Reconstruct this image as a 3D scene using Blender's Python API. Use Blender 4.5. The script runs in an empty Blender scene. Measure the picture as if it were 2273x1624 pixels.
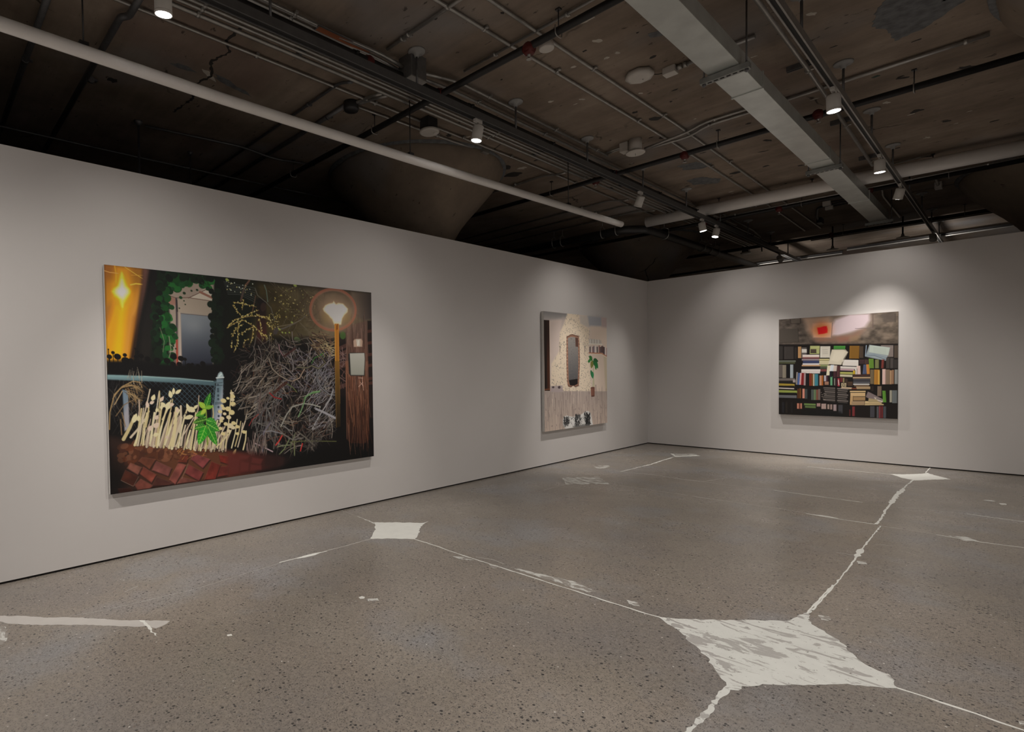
import bpy, bmesh, math, random
import numpy as np
from mathutils import Vector, Matrix

# ---------------------------------------------------------------- camera, world, exposure
scene = bpy.context.scene
C = scene.collection
CAM = dict(loc=(5.150703, -11.728338, 1.603839), yaw=-0.860534, pitch=-0.023889, roll=-0.015786,
           focal=1219.605, shift=(-282.786, 41.042))
cam_data = bpy.data.cameras.new('camera')
cam = bpy.data.objects.new('camera', cam_data)
C.objects.link(cam)
cy_, sy_ = math.cos(CAM['yaw']), math.sin(CAM['yaw'])
cp_, sp_ = math.cos(CAM['pitch']), math.sin(CAM['pitch'])
fwd = Vector((sy_ * cp_, cy_ * cp_, sp_))
r0 = Vector((cy_, -sy_, 0.0))
u0 = r0.cross(fwd)
right = r0 * math.cos(CAM['roll']) + u0 * math.sin(CAM['roll'])
up = -r0 * math.sin(CAM['roll']) + u0 * math.cos(CAM['roll'])
cam.matrix_world = Matrix(((right.x, up.x, -fwd.x, CAM['loc'][0]), (right.y, up.y, -fwd.y, CAM['loc'][1]),
                           (right.z, up.z, -fwd.z, CAM['loc'][2]), (0, 0, 0, 1)))
cam_data.sensor_width = 36.0
cam_data.lens = CAM['focal'] / 2273 * 36.0
cam_data.shift_x = -CAM['shift'][0] / 2273
cam_data.shift_y = CAM['shift'][1] / 2273
cam_data.clip_start = 0.05
scene.camera = cam

world = bpy.data.worlds.new('world')
world.use_nodes = True
world.node_tree.nodes['Background'].inputs[0].default_value = (0.9, 0.95, 1.0, 1)
world.node_tree.nodes['Background'].inputs[1].default_value = 0.0
scene.world = world
vs = scene.view_settings
vs.view_transform = 'Standard'
vs.look = 'None'
vs.exposure = 0.0
vs.gamma = 1.0
vs.use_curve_mapping = False
SPOT_COLOR = (1.0, 0.93, 0.86)
scene.cycles.use_denoising = True
scene.cycles.max_bounces = 8
scene.cycles.diffuse_bounces = 6
scene.cycles.sample_clamp_indirect = 3.0
WALL_TOP = 3.4
CEIL = 4.6

# ---------------------------------------------------------------- materials
def lin(c):
    return tuple(((v / 255) / 12.92 if v / 255 <= 0.04045 else ((v / 255 + 0.055) / 1.055) ** 2.4) for v in c[:3]) + (1.0,)

class Mat:
    """small helper round one node tree with a Principled surface"""
    def __init__(s, name, rough=0.6, metal=0.0, spec=0.5):
        s.m = bpy.data.materials.new(name)
        s.m.use_nodes = True
        s.nt = s.m.node_tree
        s.p = s.nt.nodes['Principled BSDF']
        s.p.inputs['Roughness'].default_value = rough
        s.p.inputs['Metallic'].default_value = metal
        s.p.inputs['Specular IOR Level'].default_value = spec
        s.co = None
    def n(s, kind, **kw):
        nd = s.nt.nodes.new(kind)
        for k, v in kw.items():
            setattr(nd, k, v)
        return nd
    def link(s, a, b):
        s.nt.links.new(a, b)
    def coord(s, scale=(1, 1, 1), rot=(0, 0, 0)):
        if s.co is None:
            s.co = s.n('ShaderNodeNewGeometry')
        mp = s.n('ShaderNodeMapping')
        mp.inputs['Scale'].default_value = scale
        mp.inputs['Rotation'].default_value = rot
        s.link(s.co.outputs['Position'], mp.inputs['Vector'])
        return mp.outputs['Vector']
    def noise(s, scale, detail=4, rough=0.55, vec=None, dist=0.0):
        nd = s.n('ShaderNodeTexNoise')
        nd.inputs['Scale'].default_value = scale
        nd.inputs['Detail'].default_value = detail
        nd.inputs['Roughness'].default_value = rough
        nd.inputs['Distortion'].default_value = dist
        s.link(vec if vec is not None else s.coord(), nd.inputs['Vector'])
        return nd.outputs['Fac']
    def ramp(s, fac, stops):
        r = s.n('ShaderNodeValToRGB')
        e = r.color_ramp.elements
        while len(e) > 1:
            e.remove(e[-1])
        e[0].position, e[0].color = stops[0][0], stops[0][1]
        for p, c in stops[1:]:
            k = e.new(p)
            k.color = c
        s.link(fac, r.inputs['Fac'])
        return r.outputs['Color']
    def mask(s, fac, lo, hi):
        r = s.n('ShaderNodeMapRange')
        r.inputs['From Min'].default_value = lo
        r.inputs['From Max'].default_value = hi
        s.link(fac, r.inputs['Value'])
        return r.outputs['Result']
    def math(s, op, a, b):
        m = s.n('ShaderNodeMath', operation=op)
        for i, v in enumerate((a, b)):
            if isinstance(v, (int, float)):
                m.inputs[i].default_value = v
            else:
                s.link(v, m.inputs[i])
        return m.outputs[0]
    def mix(s, fac, a, b, mode='MIX'):
        m = s.n('ShaderNodeMix', data_type='RGBA', blend_type=mode)
        for i, v in ((0, fac), (6, a), (7, b)):
            if isinstance(v, (int, float)):
                m.inputs[i].default_value = v
            elif isinstance(v, tuple):
                m.inputs[i].default_value = v
            else:
                s.link(v, m.inputs[i])
        return m.outputs[2]
    def color(s, sock):
        if isinstance(sock, tuple):
            s.p.inputs['Base Color'].default_value = sock
        else:
            s.link(sock, s.p.inputs['Base Color'])
        return s
    def rough(s, sock):
        s.link(sock, s.p.inputs['Roughness'])
        return s
    def bump(s, sock, strength=0.2, dist=0.01):
        b = s.n('ShaderNodeBump')
        b.inputs['Strength'].default_value = strength
        b.inputs['Distance'].default_value = dist
        s.link(sock, b.inputs['Height'])
        s.link(b.outputs['Normal'], s.p.inputs['Normal'])
        return s

def plain(name, c, rough=0.5, metal=0.0, vary=0.12, scale=14.0, spec=0.5):
    """paint or metal with a little uneven tone"""
    m = Mat(name, rough, metal, spec)
    a = tuple(v * (1 - vary) for v in c) + (1,)
    b = tuple(min(1, v * (1 + vary)) for v in c) + (1,)
    m.color(m.ramp(m.noise(scale, 3), [(0.3, a), (0.7, b)]))
    return m.m

M = {}
# painted wall board
w = Mat('wall_paint', 0.72, 0, 0.3)
w.color(w.ramp(w.noise(0.9, 3), [(0.3, (0.64, 0.622, 0.612, 1)), (0.7, (0.66, 0.642, 0.632, 1))]))
w.bump(w.noise(160, 2), 0.05, 0.002)
M['wall'] = w.m
M['reveal'] = plain('recess_black', (0.012, 0.010, 0.009), 0.8)
# ground and polished concrete floor
f = Mat('ground_concrete', 0.3, 0, 0.5)
warm = f.ramp(f.noise(0.55, 5, 0.6), [(0.32, (0.205, 0.19, 0.178, 1)), (0.5, (0.25, 0.222, 0.19, 1)), (0.68, (0.30, 0.27, 0.235, 1))])
cool = f.mix(f.mask(f.noise(0.9, 4, 0.6, f.coord((1, 1, 1), (0, 0, 0.7))), 0.52, 0.68), warm, (0.255, 0.25, 0.25, 1))
fine = f.mix(0.6, cool, f.ramp(f.noise(46, 3, 0.7), [(0.3, (0.62, 0.62, 0.62, 1)), (0.7, (1.28, 1.26, 1.24, 1))]), 'MULTIPLY')
v1 = f.n('ShaderNodeTexVoronoi'); v1.inputs['Scale'].default_value = 58; f.link(f.coord(), v1.inputs['Vector'])
sep1 = f.n('ShaderNodeSeparateColor'); f.link(v1.outputs['Color'], sep1.inputs[0])
size1 = f.math('MULTIPLY', sep1.outputs[1], 0.5)
inside1 = f.mask(f.math('SUBTRACT', size1, v1.outputs['Distance']), -0.02, 0.07)
dark1 = f.math('MULTIPLY', inside1, f.mask(sep1.outputs[0], 0.38, 0.46))
stone = f.mix(dark1, fine, f.ramp(sep1.outputs[2], [(0.0, (0.05, 0.047, 0.046, 1)), (0.5, (0.11, 0.105, 0.10, 1)), (0.8, (0.17, 0.14, 0.12, 1)), (1.0, (0.20, 0.19, 0.18, 1))]))
v2 = f.n('ShaderNodeTexVoronoi'); v2.inputs['Scale'].default_value = 120; f.link(f.coord(), v2.inputs['Vector'])
sep2 = f.n('ShaderNodeSeparateColor'); f.link(v2.outputs['Color'], sep2.inputs[0])
dark2 = f.math('MULTIPLY', f.mask(v2.outputs['Distance'], 0.42, 0.3), f.mask(sep2.outputs[0], 0.42, 0.5))
grit = f.mix(f.math('MULTIPLY', dark2, 0.75), stone, (0.085, 0.08, 0.078, 1))
v3 = f.n('ShaderNodeTexVoronoi'); v3.inputs['Scale'].default_value = 34; f.link(f.coord(), v3.inputs['Vector'])
sep3 = f.n('ShaderNodeSeparateColor'); f.link(v3.outputs['Color'], sep3.inputs[0])
pale = f.math('MULTIPLY', f.mask(v3.outputs['Distance'], 0.2, 0.12), f.mask(sep3.outputs[0], 0.95, 0.97))
grit = f.mix(pale, grit, (0.55, 0.53, 0.5, 1))
chalk = f.math('MULTIPLY', f.mask(f.noise(1.3, 6, 0.72, f.coord((1, 1, 1), (0, 0, 2.1))), 0.64, 0.76), f.mask(f.noise(60, 2), 0.45, 0.6))
f.color(f.mix(f.math('MULTIPLY', chalk, 0.35), grit, (0.45, 0.44, 0.43, 1)))
f.rough(f.ramp(f.noise(1.6, 4), [(0.3, (0.23, 0.23, 0.23, 1)), (0.7, (0.36, 0.36, 0.36, 1))]))
M['floor'] = f.m
# the pale filler trowelled into the joints
def filler(name, worn, base=(0.66, 0.675, 0.645)):
    m = Mat(name, 0.45)
    c = m.ramp(m.noise(9, 4), [(0.3, tuple(v * 0.93 for v in base) + (1,)), (0.7, base + (1,))])
    if worn:
        st = m.mask(m.noise(5.5, 5, 0.6, m.coord((1, 2.6, 1), (0, 0, -0.9)), 0.8), worn[0], worn[1])
        c = m.mix(m.math('MULTIPLY', st, worn[2]), c, worn[3])
        c = m.mix(m.mask(m.noise(30, 5, 0.75), 0.61, 0.66), c, (0.16, 0.15, 0.14, 1))
    m.color(c)
    return m.m
M['white'] = filler('filler_white', None, (0.76, 0.77, 0.73))
M['grey'] = filler('filler_grey', None, (0.52, 0.50, 0.475))
M['mottled'] = filler('filler_mottled', (0.53, 0.57, 0.9, (0.36, 0.35, 0.335, 1)))
M['worn'] = filler('filler_worn', (0.47, 0.52, 1.0, (0.28, 0.26, 0.235, 1)), (0.60, 0.605, 0.575))
# raw board-marked concrete overhead
def concrete(name, dark, pale_, streak=True):
    m = Mat(name, 0.85, 0, 0.25)
    base = m.ramp(m.noise(1.1, 6, 0.62), [(0.3, dark), (0.55, tuple((a + b) / 2 for a, b in zip(dark, pale_))), (0.72, pale_)])
    if streak:
        s1 = m.ramp(m.noise(1.0, 5, 0.6, m.coord((0.7, 9, 1))), [(0.3, (0.62, 0.62, 0.62, 1)), (0.7, (1.22, 1.2, 1.18, 1))])
        base = m.mix(0.4, base, s1, 'MULTIPLY')
    base = m.mix(m.mask(m.noise(0.5, 3, 0.5, m.coord((1, 1, 1), (0, 0, 1.3))), 0.55, 0.7), base, (0.24, 0.23, 0.23, 1))
    red = m.mask(m.noise(0.8, 4, 0.5, m.coord((1, 1, 1), (0, 0, 2.6))), 0.56, 0.66)
    base = m.mix(m.math('MULTIPLY', red, 0.5), base, (0.22, 0.155, 0.13, 1))
    spots = m.mask(m.noise(9, 4, 0.6, m.coord((1, 1.8, 1))), 0.66, 0.72)
    base = m.mix(m.math('MULTIPLY', spots, 0.75), base, (0.03, 0.025, 0.02, 1))
    wv = m.n('ShaderNodeTexVoronoi', feature='DISTANCE_TO_EDGE'); wv.inputs['Scale'].default_value = 0.42
    nz = m.n('ShaderNodeTexNoise'); nz.inputs['Scale'].default_value = 3.0; nz.inputs['Detail'].default_value = 5
    m.link(m.coord(), nz.inputs['Vector'])
    ad = m.n('ShaderNodeVectorMath', operation='MULTIPLY_ADD'); ad.inputs[1].default_value = (0.3, 0.3, 0.3)
    m.link(nz.outputs['Color'], ad.inputs[0]); m.link(m.coord(), ad.inputs[2]); m.link(ad.outputs[0], wv.inputs['Vector'])
    crack = m.math('MULTIPLY', m.mask(wv.outputs['Distance'], 0.006, 0.002), m.mask(m.noise(0.9, 2), 0.6, 0.66))
    base = m.mix(m.math('MULTIPLY', crack, 0.8), base, (0.02, 0.017, 0.015, 1))
    m.color(base)
    m.bump(m.noise(14, 6, 0.65), 0.35, 0.015)
    return m.m
M['ceiling'] = concrete('raw_concrete', (0.17, 0.132, 0.10, 1), (0.36, 0.295, 0.24, 1))
M['column'] = concrete('column_concrete', (0.15, 0.12, 0.095, 1), (0.28, 0.225, 0.17, 1), False)
M['stain_dark'] = plain('spall_dark', (0.03, 0.027, 0.025), 0.9)
M['stain_pale'] = plain('spall_pale', (0.5, 0.46, 0.40), 0.9)
M['stain_slate'] = plain('spall_slate', (0.13, 0.135, 0.14), 0.9, vary=0.3)
M['stain_green'] = plain('paint_green', (0.05, 0.09, 0.07), 0.9)
# services
M['galv'] = plain('galvanised_tube', (0.42, 0.41, 0.39), 0.38, 0.75)
M['galv_dark'] = plain('galvanised_dull', (0.16, 0.16, 0.165), 0.45, 0.6)
M['duct'] = plain('duct_sheet', (0.58, 0.61, 0.59), 0.34, 0.5, 0.1, 5)
M['duct_side'] = plain('duct_strut', (0.30, 0.31, 0.30), 0.5, 0.4)
M['black_pipe'] = plain('black_steel', (0.018, 0.017, 0.017), 0.42, 0.2)
M['iron'] = plain('cast_iron', (0.05, 0.05, 0.052), 0.4, 0.4)
M['red'] = plain('red_fitting', (0.11, 0.012, 0.010), 0.5)
M['white_pipe'] = plain('white_jacket', (0.86, 0.84, 0.82), 0.32, 0, 0.03, 6)
M['grey_track'] = plain('track_grey', (0.10, 0.10, 0.10), 0.45, 0.2)
M['silver_track'] = plain('track_silver', (0.26, 0.25, 0.235), 0.4, 0.4)
M['slot'] = plain('slot_black', (0.008, 0.008, 0.008), 0.7)
M['white_metal'] = plain('lamp_white', (0.66, 0.64, 0.61), 0.42, 0, 0.03)
M['disc'] = plain('canopy_grey', (0.30, 0.30, 0.295), 0.5, 0, 0.05)
M['white_plastic'] = plain('plastic_white', (0.60, 0.57, 0.53), 0.45, 0, 0.04)
M['box_steel'] = plain('box_steel', (0.20, 0.20, 0.20), 0.42, 0.6)
M['orange'] = plain('orange_marking', (0.30, 0.09, 0.03), 0.6)
M['canvas'] = plain('primed_canvas', (0.60, 0.585, 0.565), 0.8, 0, 0.04, 30)
M['wood'] = plain('stretcher_wood', (0.32, 0.22, 0.13), 0.7)
lm = Mat('lit_lens', 0.4)
lm.color((0.9, 0.9, 0.9, 1))
lm.p.inputs['Emission Color'].default_value = (1.0, 0.97, 0.92, 1)
lm.p.inputs['Emission Strength'].default_value = 14.0
lm.m.cycles.emission_sampling = 'NONE'
M['lens'] = lm.m
M['lens_off'] = plain('lens_dull', (0.35, 0.34, 0.32), 0.3)

# ---------------------------------------------------------------- mesh building
class MB:
    """collects boxes, tubes and lathed shapes in world coordinates and links them as one mesh object"""
    def __init__(s):
        s.bm = bmesh.new()
    def box(s, x0, y0, z0, x1, y1, z1, bevel=0.0, mtx=None):
        vs_ = [s.bm.verts.new(p) for p in ((x0, y0, z0), (x1, y0, z0), (x1, y1, z0), (x0, y1, z0), (x0, y0, z1), (x1, y0, z1), (x1, y1, z1), (x0, y1, z1))]
        fs = [s.bm.faces.new([vs_[i] for i in q]) for q in ((3, 2, 1, 0), (4, 5, 6, 7), (0, 1, 5, 4), (1, 2, 6, 5), (2, 3, 7, 6), (3, 0, 4, 7))]
        if mtx is not None:
            for v in vs_:
                v.co = mtx @ v.co
        if bevel:
            es = list({e for f_ in fs for e in f_.edges})
            bmesh.ops.bevel(s.bm, geom=es, offset=bevel, segments=2, profile=0.5, affect='EDGES')
        return s
    def tube(s, pts, r, n=10, caps=True):
        pts = [Vector(p) for p in pts]
        rings = []
        rr = r if isinstance(r, (list, tuple)) else [r] * len(pts)
        d0 = (pts[1] - pts[0]).normalized()
        side = d0.cross(Vector((0, 0, 1)))
        if side.length < 1e-3:
            side = Vector((1, 0, 0))
        side.normalize()
        for i, p in enumerate(pts):
            a = (p - pts[i - 1]).normalized() if i else (pts[1] - p).normalized()
            b = (pts[i + 1] - p).normalized() if i < len(pts) - 1 else a
            t = (a + b)
            t = t.normalized() if t.length > 1e-6 else a
            side = (side - t * side.dot(t)).normalized()
            nn = t.cross(side)
            k = 1.0 / max(0.5, t.dot(b))
            rings.append([s.bm.verts.new(p + (side * math.cos(q) + nn * math.sin(q)) * rr[i] * (k if 0 < i < len(pts) - 1 else 1)) for q in (2 * math.pi * j / n for j in range(n))])
        for A_, B_ in zip(rings, rings[1:]):
            for j in range(n):
                f_ = s.bm.faces.new((A_[j], A_[(j + 1) % n], B_[(j + 1) % n], B_[j]))
                f_.smooth = True
        if caps:
            s.bm.faces.new(rings[0][::-1]); s.bm.faces.new(rings[-1])
        return s
    def lathe(s, prof, mtx=None, n=24, caps=True):
        """prof: (radius, height) from one end to the other, round local Z"""
        rings = []
        for r, h in prof:
            rings.append([s.bm.verts.new((r * math.cos(2 * math.pi * j / n), r * math.sin(2 * math.pi * j / n), h)) for j in range(n)])
        for A_, B_ in zip(rings, rings[1:]):
            for j in range(n):
                f_ = s.bm.faces.new((A_[j], A_[(j + 1) % n], B_[(j + 1) % n], B_[j]))
                f_.smooth = True
        if caps:
            s.bm.faces.new(rings[0][::-1]); s.bm.faces.new(rings[-1])
        if mtx is not None:
            for rg in rings:
                for v in rg:
                    v.co = mtx @ v.co
        return s
    def prism(s, poly, z0, z1):
        lo = [s.bm.verts.new((x, y, z0)) for x, y in poly]
        hi = [s.bm.verts.new((x, y, z1)) for x, y in poly]
        n = len(poly)
        s.bm.faces.new(lo[::-1]); s.bm.faces.new(hi)
        for i in range(n):
            s.bm.faces.new((lo[i], lo[(i + 1) % n], hi[(i + 1) % n], hi[i]))
        return s
    def build(s, name, mat, parent=None, loc=None, smooth=False):
        me = bpy.data.meshes.new(name)
        bmesh.ops.recalc_face_normals(s.bm, faces=s.bm.faces[:])
        if loc is None and parent is None:
            loc = (0, 0, 0)
        off = Vector(loc) if loc is not None else Vector((0, 0, 0))
        if parent is not None and loc is None:
            off = world_of(parent)
        for v in s.bm.verts:
            v.co -= off
        s.bm.to_mesh(me)
        s.bm.free()
        me.materials.append(M[mat] if isinstance(mat, str) else mat)
        o = bpy.data.objects.new(name, me)
        C.objects.link(o)
        if parent is not None:
            o.parent = parent
            o.location = off - world_of(parent)
        else:
            o.location = off
        return o

def world_of(o):
    p = Vector(o.location)
    while o.parent is not None:
        o = o.parent
        p += Vector(o.location)
    return p

def tag(o, label, cat, group=None, kind=None):
    o['label'] = label
    o['category'] = cat
    if group:
        o['group'] = group
    if kind:
        o['kind'] = kind
    return o

def thing(name, loc, label, cat, group=None):
    o = bpy.data.objects.new(name, None)
    o.empty_display_size = 0.1
    o.location = loc
    C.objects.link(o)
    return tag(o, label, cat, group)

def struct(name, mb, mat, label=None, cat=None):
    o = mb.build(name, mat)
    o['kind'] = 'structure'
    if label:
        o['label'] = label
        o['category'] = cat
    return o

def fillet(pts, rad=0.12, n=5):
    """rounds the corners of a polyline the way a bent tube runs"""
    P_ = [Vector(p) for p in pts]
    out = [P_[0]]
    for i in range(1, len(P_) - 1):
        a, b, c = P_[i - 1], P_[i], P_[i + 1]
        k = min(rad, (a - b).length * 0.45, (c - b).length * 0.45)
        p, q = b + (a - b).normalized() * k, b + (c - b).normalized() * k
        for j in range(n + 1):
            t = j / n
            out.append(p * (1 - t) ** 2 + b * 2 * t * (1 - t) + q * t * t)
    out.append(P_[-1])
    return out

# ---------------------------------------------------------------- floor joints and repairs, outlines in metres
FLOOR_PATCHES = [
('mottled',[(3.642,-8.142),(3.749,-8.052),(3.901,-7.912),(4.084,-7.724),(4.194,-7.615),(4.223,-7.502),(4.254,-7.35),(4.26,-7.313),(4.279,-7.495),(4.334,-7.574),(4.442,-7.666),(4.509,-7.743),(4.522,-7.8),(4.591,-7.888),(4.668,-7.944),(4.716,-7.952),(4.738,-8.032),(4.761,-8.079),(4.699,-8.132),(4.586,-8.212),(4.446,-8.388),(4.33,-8.505),(4.242,-8.619),(4.246,-8.674),(4.216,-8.697),(4.209,-8.843),(4.221,-8.978),(4.212,-9.099),(4.209,-9.207),(4.205,-9.343),(4.189,-9.345),(4.19,-9.212),(4.193,-9.084),(4.193,-8.981),(4.191,-8.913),(4.188,-8.813),(4.191,-8.668),(4.117,-8.573),(4.01,-8.43),(3.906,-8.342),(3.815,-8.253),(3.695,-8.181)]),
('white',[(0.334,-8.021),(0.547,-8.035),(0.662,-8.041),(0.85,-7.847),(1.032,-7.685),(1.029,-7.599),(1.07,-7.706),(1.155,-7.852),(1.284,-7.993),(1.377,-8.132),(1.221,-8.267),(1.079,-8.436),(0.972,-8.318),(0.841,-8.179),(0.703,-8.069)]),
('grey',[(0.634,-11.371),(0.673,-11.323),(0.769,-11.218),(0.923,-11.087),(1.084,-10.912),(1.268,-10.764),(1.405,-10.627),(1.537,-10.497),(1.563,-10.528),(1.581,-10.599),(1.52,-10.623),(1.441,-10.715),(1.215,-10.922),(1.015,-11.146),(0.848,-11.298),(0.775,-11.333),(0.723,-11.379)]),
('white',[(1.386,-10.643),(1.413,-10.617),(1.539,-10.619),(1.705,-10.63),(1.666,-10.636),(1.525,-10.634)]),
('worn',[(0.727,-4.517),(0.915,-4.298),(1.096,-4.097),(1.221,-4.244),(1.437,-4.466),(1.247,-4.665),(1.027,-4.904),(0.898,-4.721)]),
('white',[(0.903,-1.135),(0.953,-1.123),(1.062,-1.309),(1.188,-1.157),(1.299,-0.985),(1.394,-1.061),(1.213,-1.315),(1.112,-1.459)]),
('worn',[(0.973,-1.105),(1.122,-0.981),(1.235,-0.857),(1.307,-0.96),(1.197,-1.181),(1.068,-1.303)]),
('worn',[(0.617,-3.376),(0.613,-3.218),(0.721,-3.085),(0.785,-3.159),(0.787,-3.382),(0.723,-3.457)]),
('white',[(3.905,-1.016),(4.055,-0.901),(4.196,-0.696),(4.247,-0.546),(4.321,-0.688),(4.513,-0.953),(4.356,-1.139),(4.196,-1.386),(4.062,-1.277)]),
('white',[(2.08,-9.363),(2.078,-9.333),(2.104,-9.325),(2.122,-9.346),(2.107,-9.37)]),
('worn',[(2.132,-9.347),(2.183,-9.273),(2.22,-9.292),(2.179,-9.356)]),
('worn',[(2.453,-8.089),(2.636,-8.049),(2.885,-8.001),(3.015,-7.999),(3.171,-8.047),(3.126,-8.108),(2.878,-8.1),(2.612,-8.1)]),
('worn',[(1.947,-8.235),(2.05,-8.168),(2.142,-8.173),(2.078,-8.241)]),
('worn',[(2.284,-8.162),(2.361,-8.135),(2.39,-8.193),(2.339,-8.21)]),
('worn',[(3.375,-8.028),(3.431,-8.006),(3.482,-8.063),(3.413,-8.083)]),
('worn',[(0.802,-11.386),(0.901,-11.312),(1.039,-11.319),(1.166,-11.356),(1.161,-11.418)]),
('worn',[(4.276,-5.929),(4.329,-5.9),(4.35,-5.981),(4.298,-6.01)]),
('worn',[(4.306,-7.37),(4.357,-7.348),(4.375,-7.407),(4.336,-7.441)]),
('worn',[(4.71,-4.477),(4.825,-4.425),(4.905,-4.538),(4.814,-4.601)]),
('white',[(1.967,-10.303),(1.979,-10.278),(2.002,-10.283),(1.989,-10.308)]),
('worn',[(4.862,-2.314),(4.945,-2.273),(4.97,-2.354),(4.889,-2.395)]),
('white',[(4.983,-2.424),(5.029,-2.398),(5.042,-2.467),(4.996,-2.493)]),
('worn',[(5.148,-8.027),(5.173,-8.009),(5.173,-8.044),(5.153,-8.058)]),
]
FLOOR_LINES = [
(0.012,[(1.368,-8.134),(1.639,-8.133),(1.887,-8.148),(2.293,-8.152),(2.703,-8.148),(3.098,-8.146),(3.52,-8.147),(3.683,-8.131)]),
(0.014,[(4.756,-8.08),(4.854,-8.08),(5.024,-8.09),(5.165,-8.106),(5.272,-8.12)]),
(0.012,[(4.254,-7.395),(4.252,-7.204),(4.257,-6.991),(4.261,-6.694)]),
(0.012,[(4.263,-7.311),(4.27,-6.872),(4.268,-6.406),(4.266,-6.17),(4.253,-5.649),(4.247,-5.097),(4.243,-4.526)]),
(0.02,[(4.202,-4.475),(4.202,-4.162),(4.176,-3.55),(4.158,-2.712),(4.163,-1.956),(4.18,-1.373)]),
(0.05,[(4.178,-3.348),(4.158,-2.712),(4.168,-2.149)]),
(0.04,[(4.25,-5.822),(4.253,-5.649),(4.252,-5.504)]),
(0.012,[(4.232,-0.56),(4.233,0.042)]),
(0.014,[(3.634,-4.457),(3.848,-4.486),(4.056,-4.481),(4.197,-4.48)]),
(0.03,[(3.701,-4.461),(3.776,-4.446),(3.854,-4.453),(3.907,-4.467)]),
(0.03,[(4.019,-4.478),(4.104,-4.481)]),
(0.007,[(4.235,-4.511),(4.402,-4.512),(4.633,-4.523)]),
(0.012,[(4.633,-4.523),(4.782,-4.537),(4.924,-4.55),(5.167,-4.51)]),
(0.006,[(2.286,-4.421),(2.656,-4.464),(3.006,-4.439),(3.331,-4.415),(3.631,-4.442)]),
(0.008,[(1.366,-3.369),(1.899,-3.431),(2.547,-3.431),(3.073,-3.377)]),
(0.01,[(3.073,-3.377),(3.336,-3.4),(3.639,-3.411),(3.95,-3.424)]),
(0.008,[(4.252,-3.443),(4.49,-3.373),(4.774,-3.312)]),
(0.012,[(4.774,-3.312),(4.969,-3.328),(5.168,-3.33)]),
(0.014,[(2.949,-1.089),(3.214,-1.078),(3.606,-1.054),(3.923,-1.031)]),
(0.006,[(1.912,-3.465),(2.246,-3.44),(2.36,-3.022),(2.382,-2.874)]),
(0.005,[(4.125,-5.796),(4.243,-5.774)]),
(0.006,[(4.301,-5.268),(4.419,-5.237)]),
(0.008,[(0.676,-8.053),(0.493,-8.036),(0.334,-8.021)]),
(0.004,[(0.334,-8.021),(0.013,-8.003)]),
(0.008,[(1.079,-8.43),(1.083,-8.603),(1.085,-8.77),(1.077,-8.941)]),
(0.012,[(1.084,-8.946),(1.08,-9.062),(1.068,-9.153),(1.058,-9.323),(1.054,-9.413)]),
(0.05,[(1.078,-9.002),(1.08,-9.087),(1.076,-9.175),(1.071,-9.251)]),
(0.003,[(1.006,-10.962),(1.058,-10.78),(1.13,-10.205),(1.068,-9.408),(1.068,-9.236)]),
(0.006,[(1.024,-4.898),(1.025,-5.183),(1.02,-5.444)]),
(0.03,[(1.106,-1.465),(1.124,-2.084),(1.156,-2.555),(1.135,-2.847)]),
(0.012,[(1.135,-2.847),(1.125,-3.181),(1.107,-3.484)]),
(0.006,[(1.435,-4.468),(1.636,-4.45),(1.98,-4.452),(2.49,-4.442),(2.874,-4.436),(3.236,-4.468)]),
(0.006,[(0.974,-3.416),(1.107,-3.484),(1.571,-3.406)]),
(0.004,[(0.822,-10.578),(0.769,-10.468)]),
(0.004,[(1.035,-7.154),(1.036,-7.074)]),
(0.005,[(2.1,-8.103),(2.23,-8.052),(2.373,-8.067)]),
]

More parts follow.
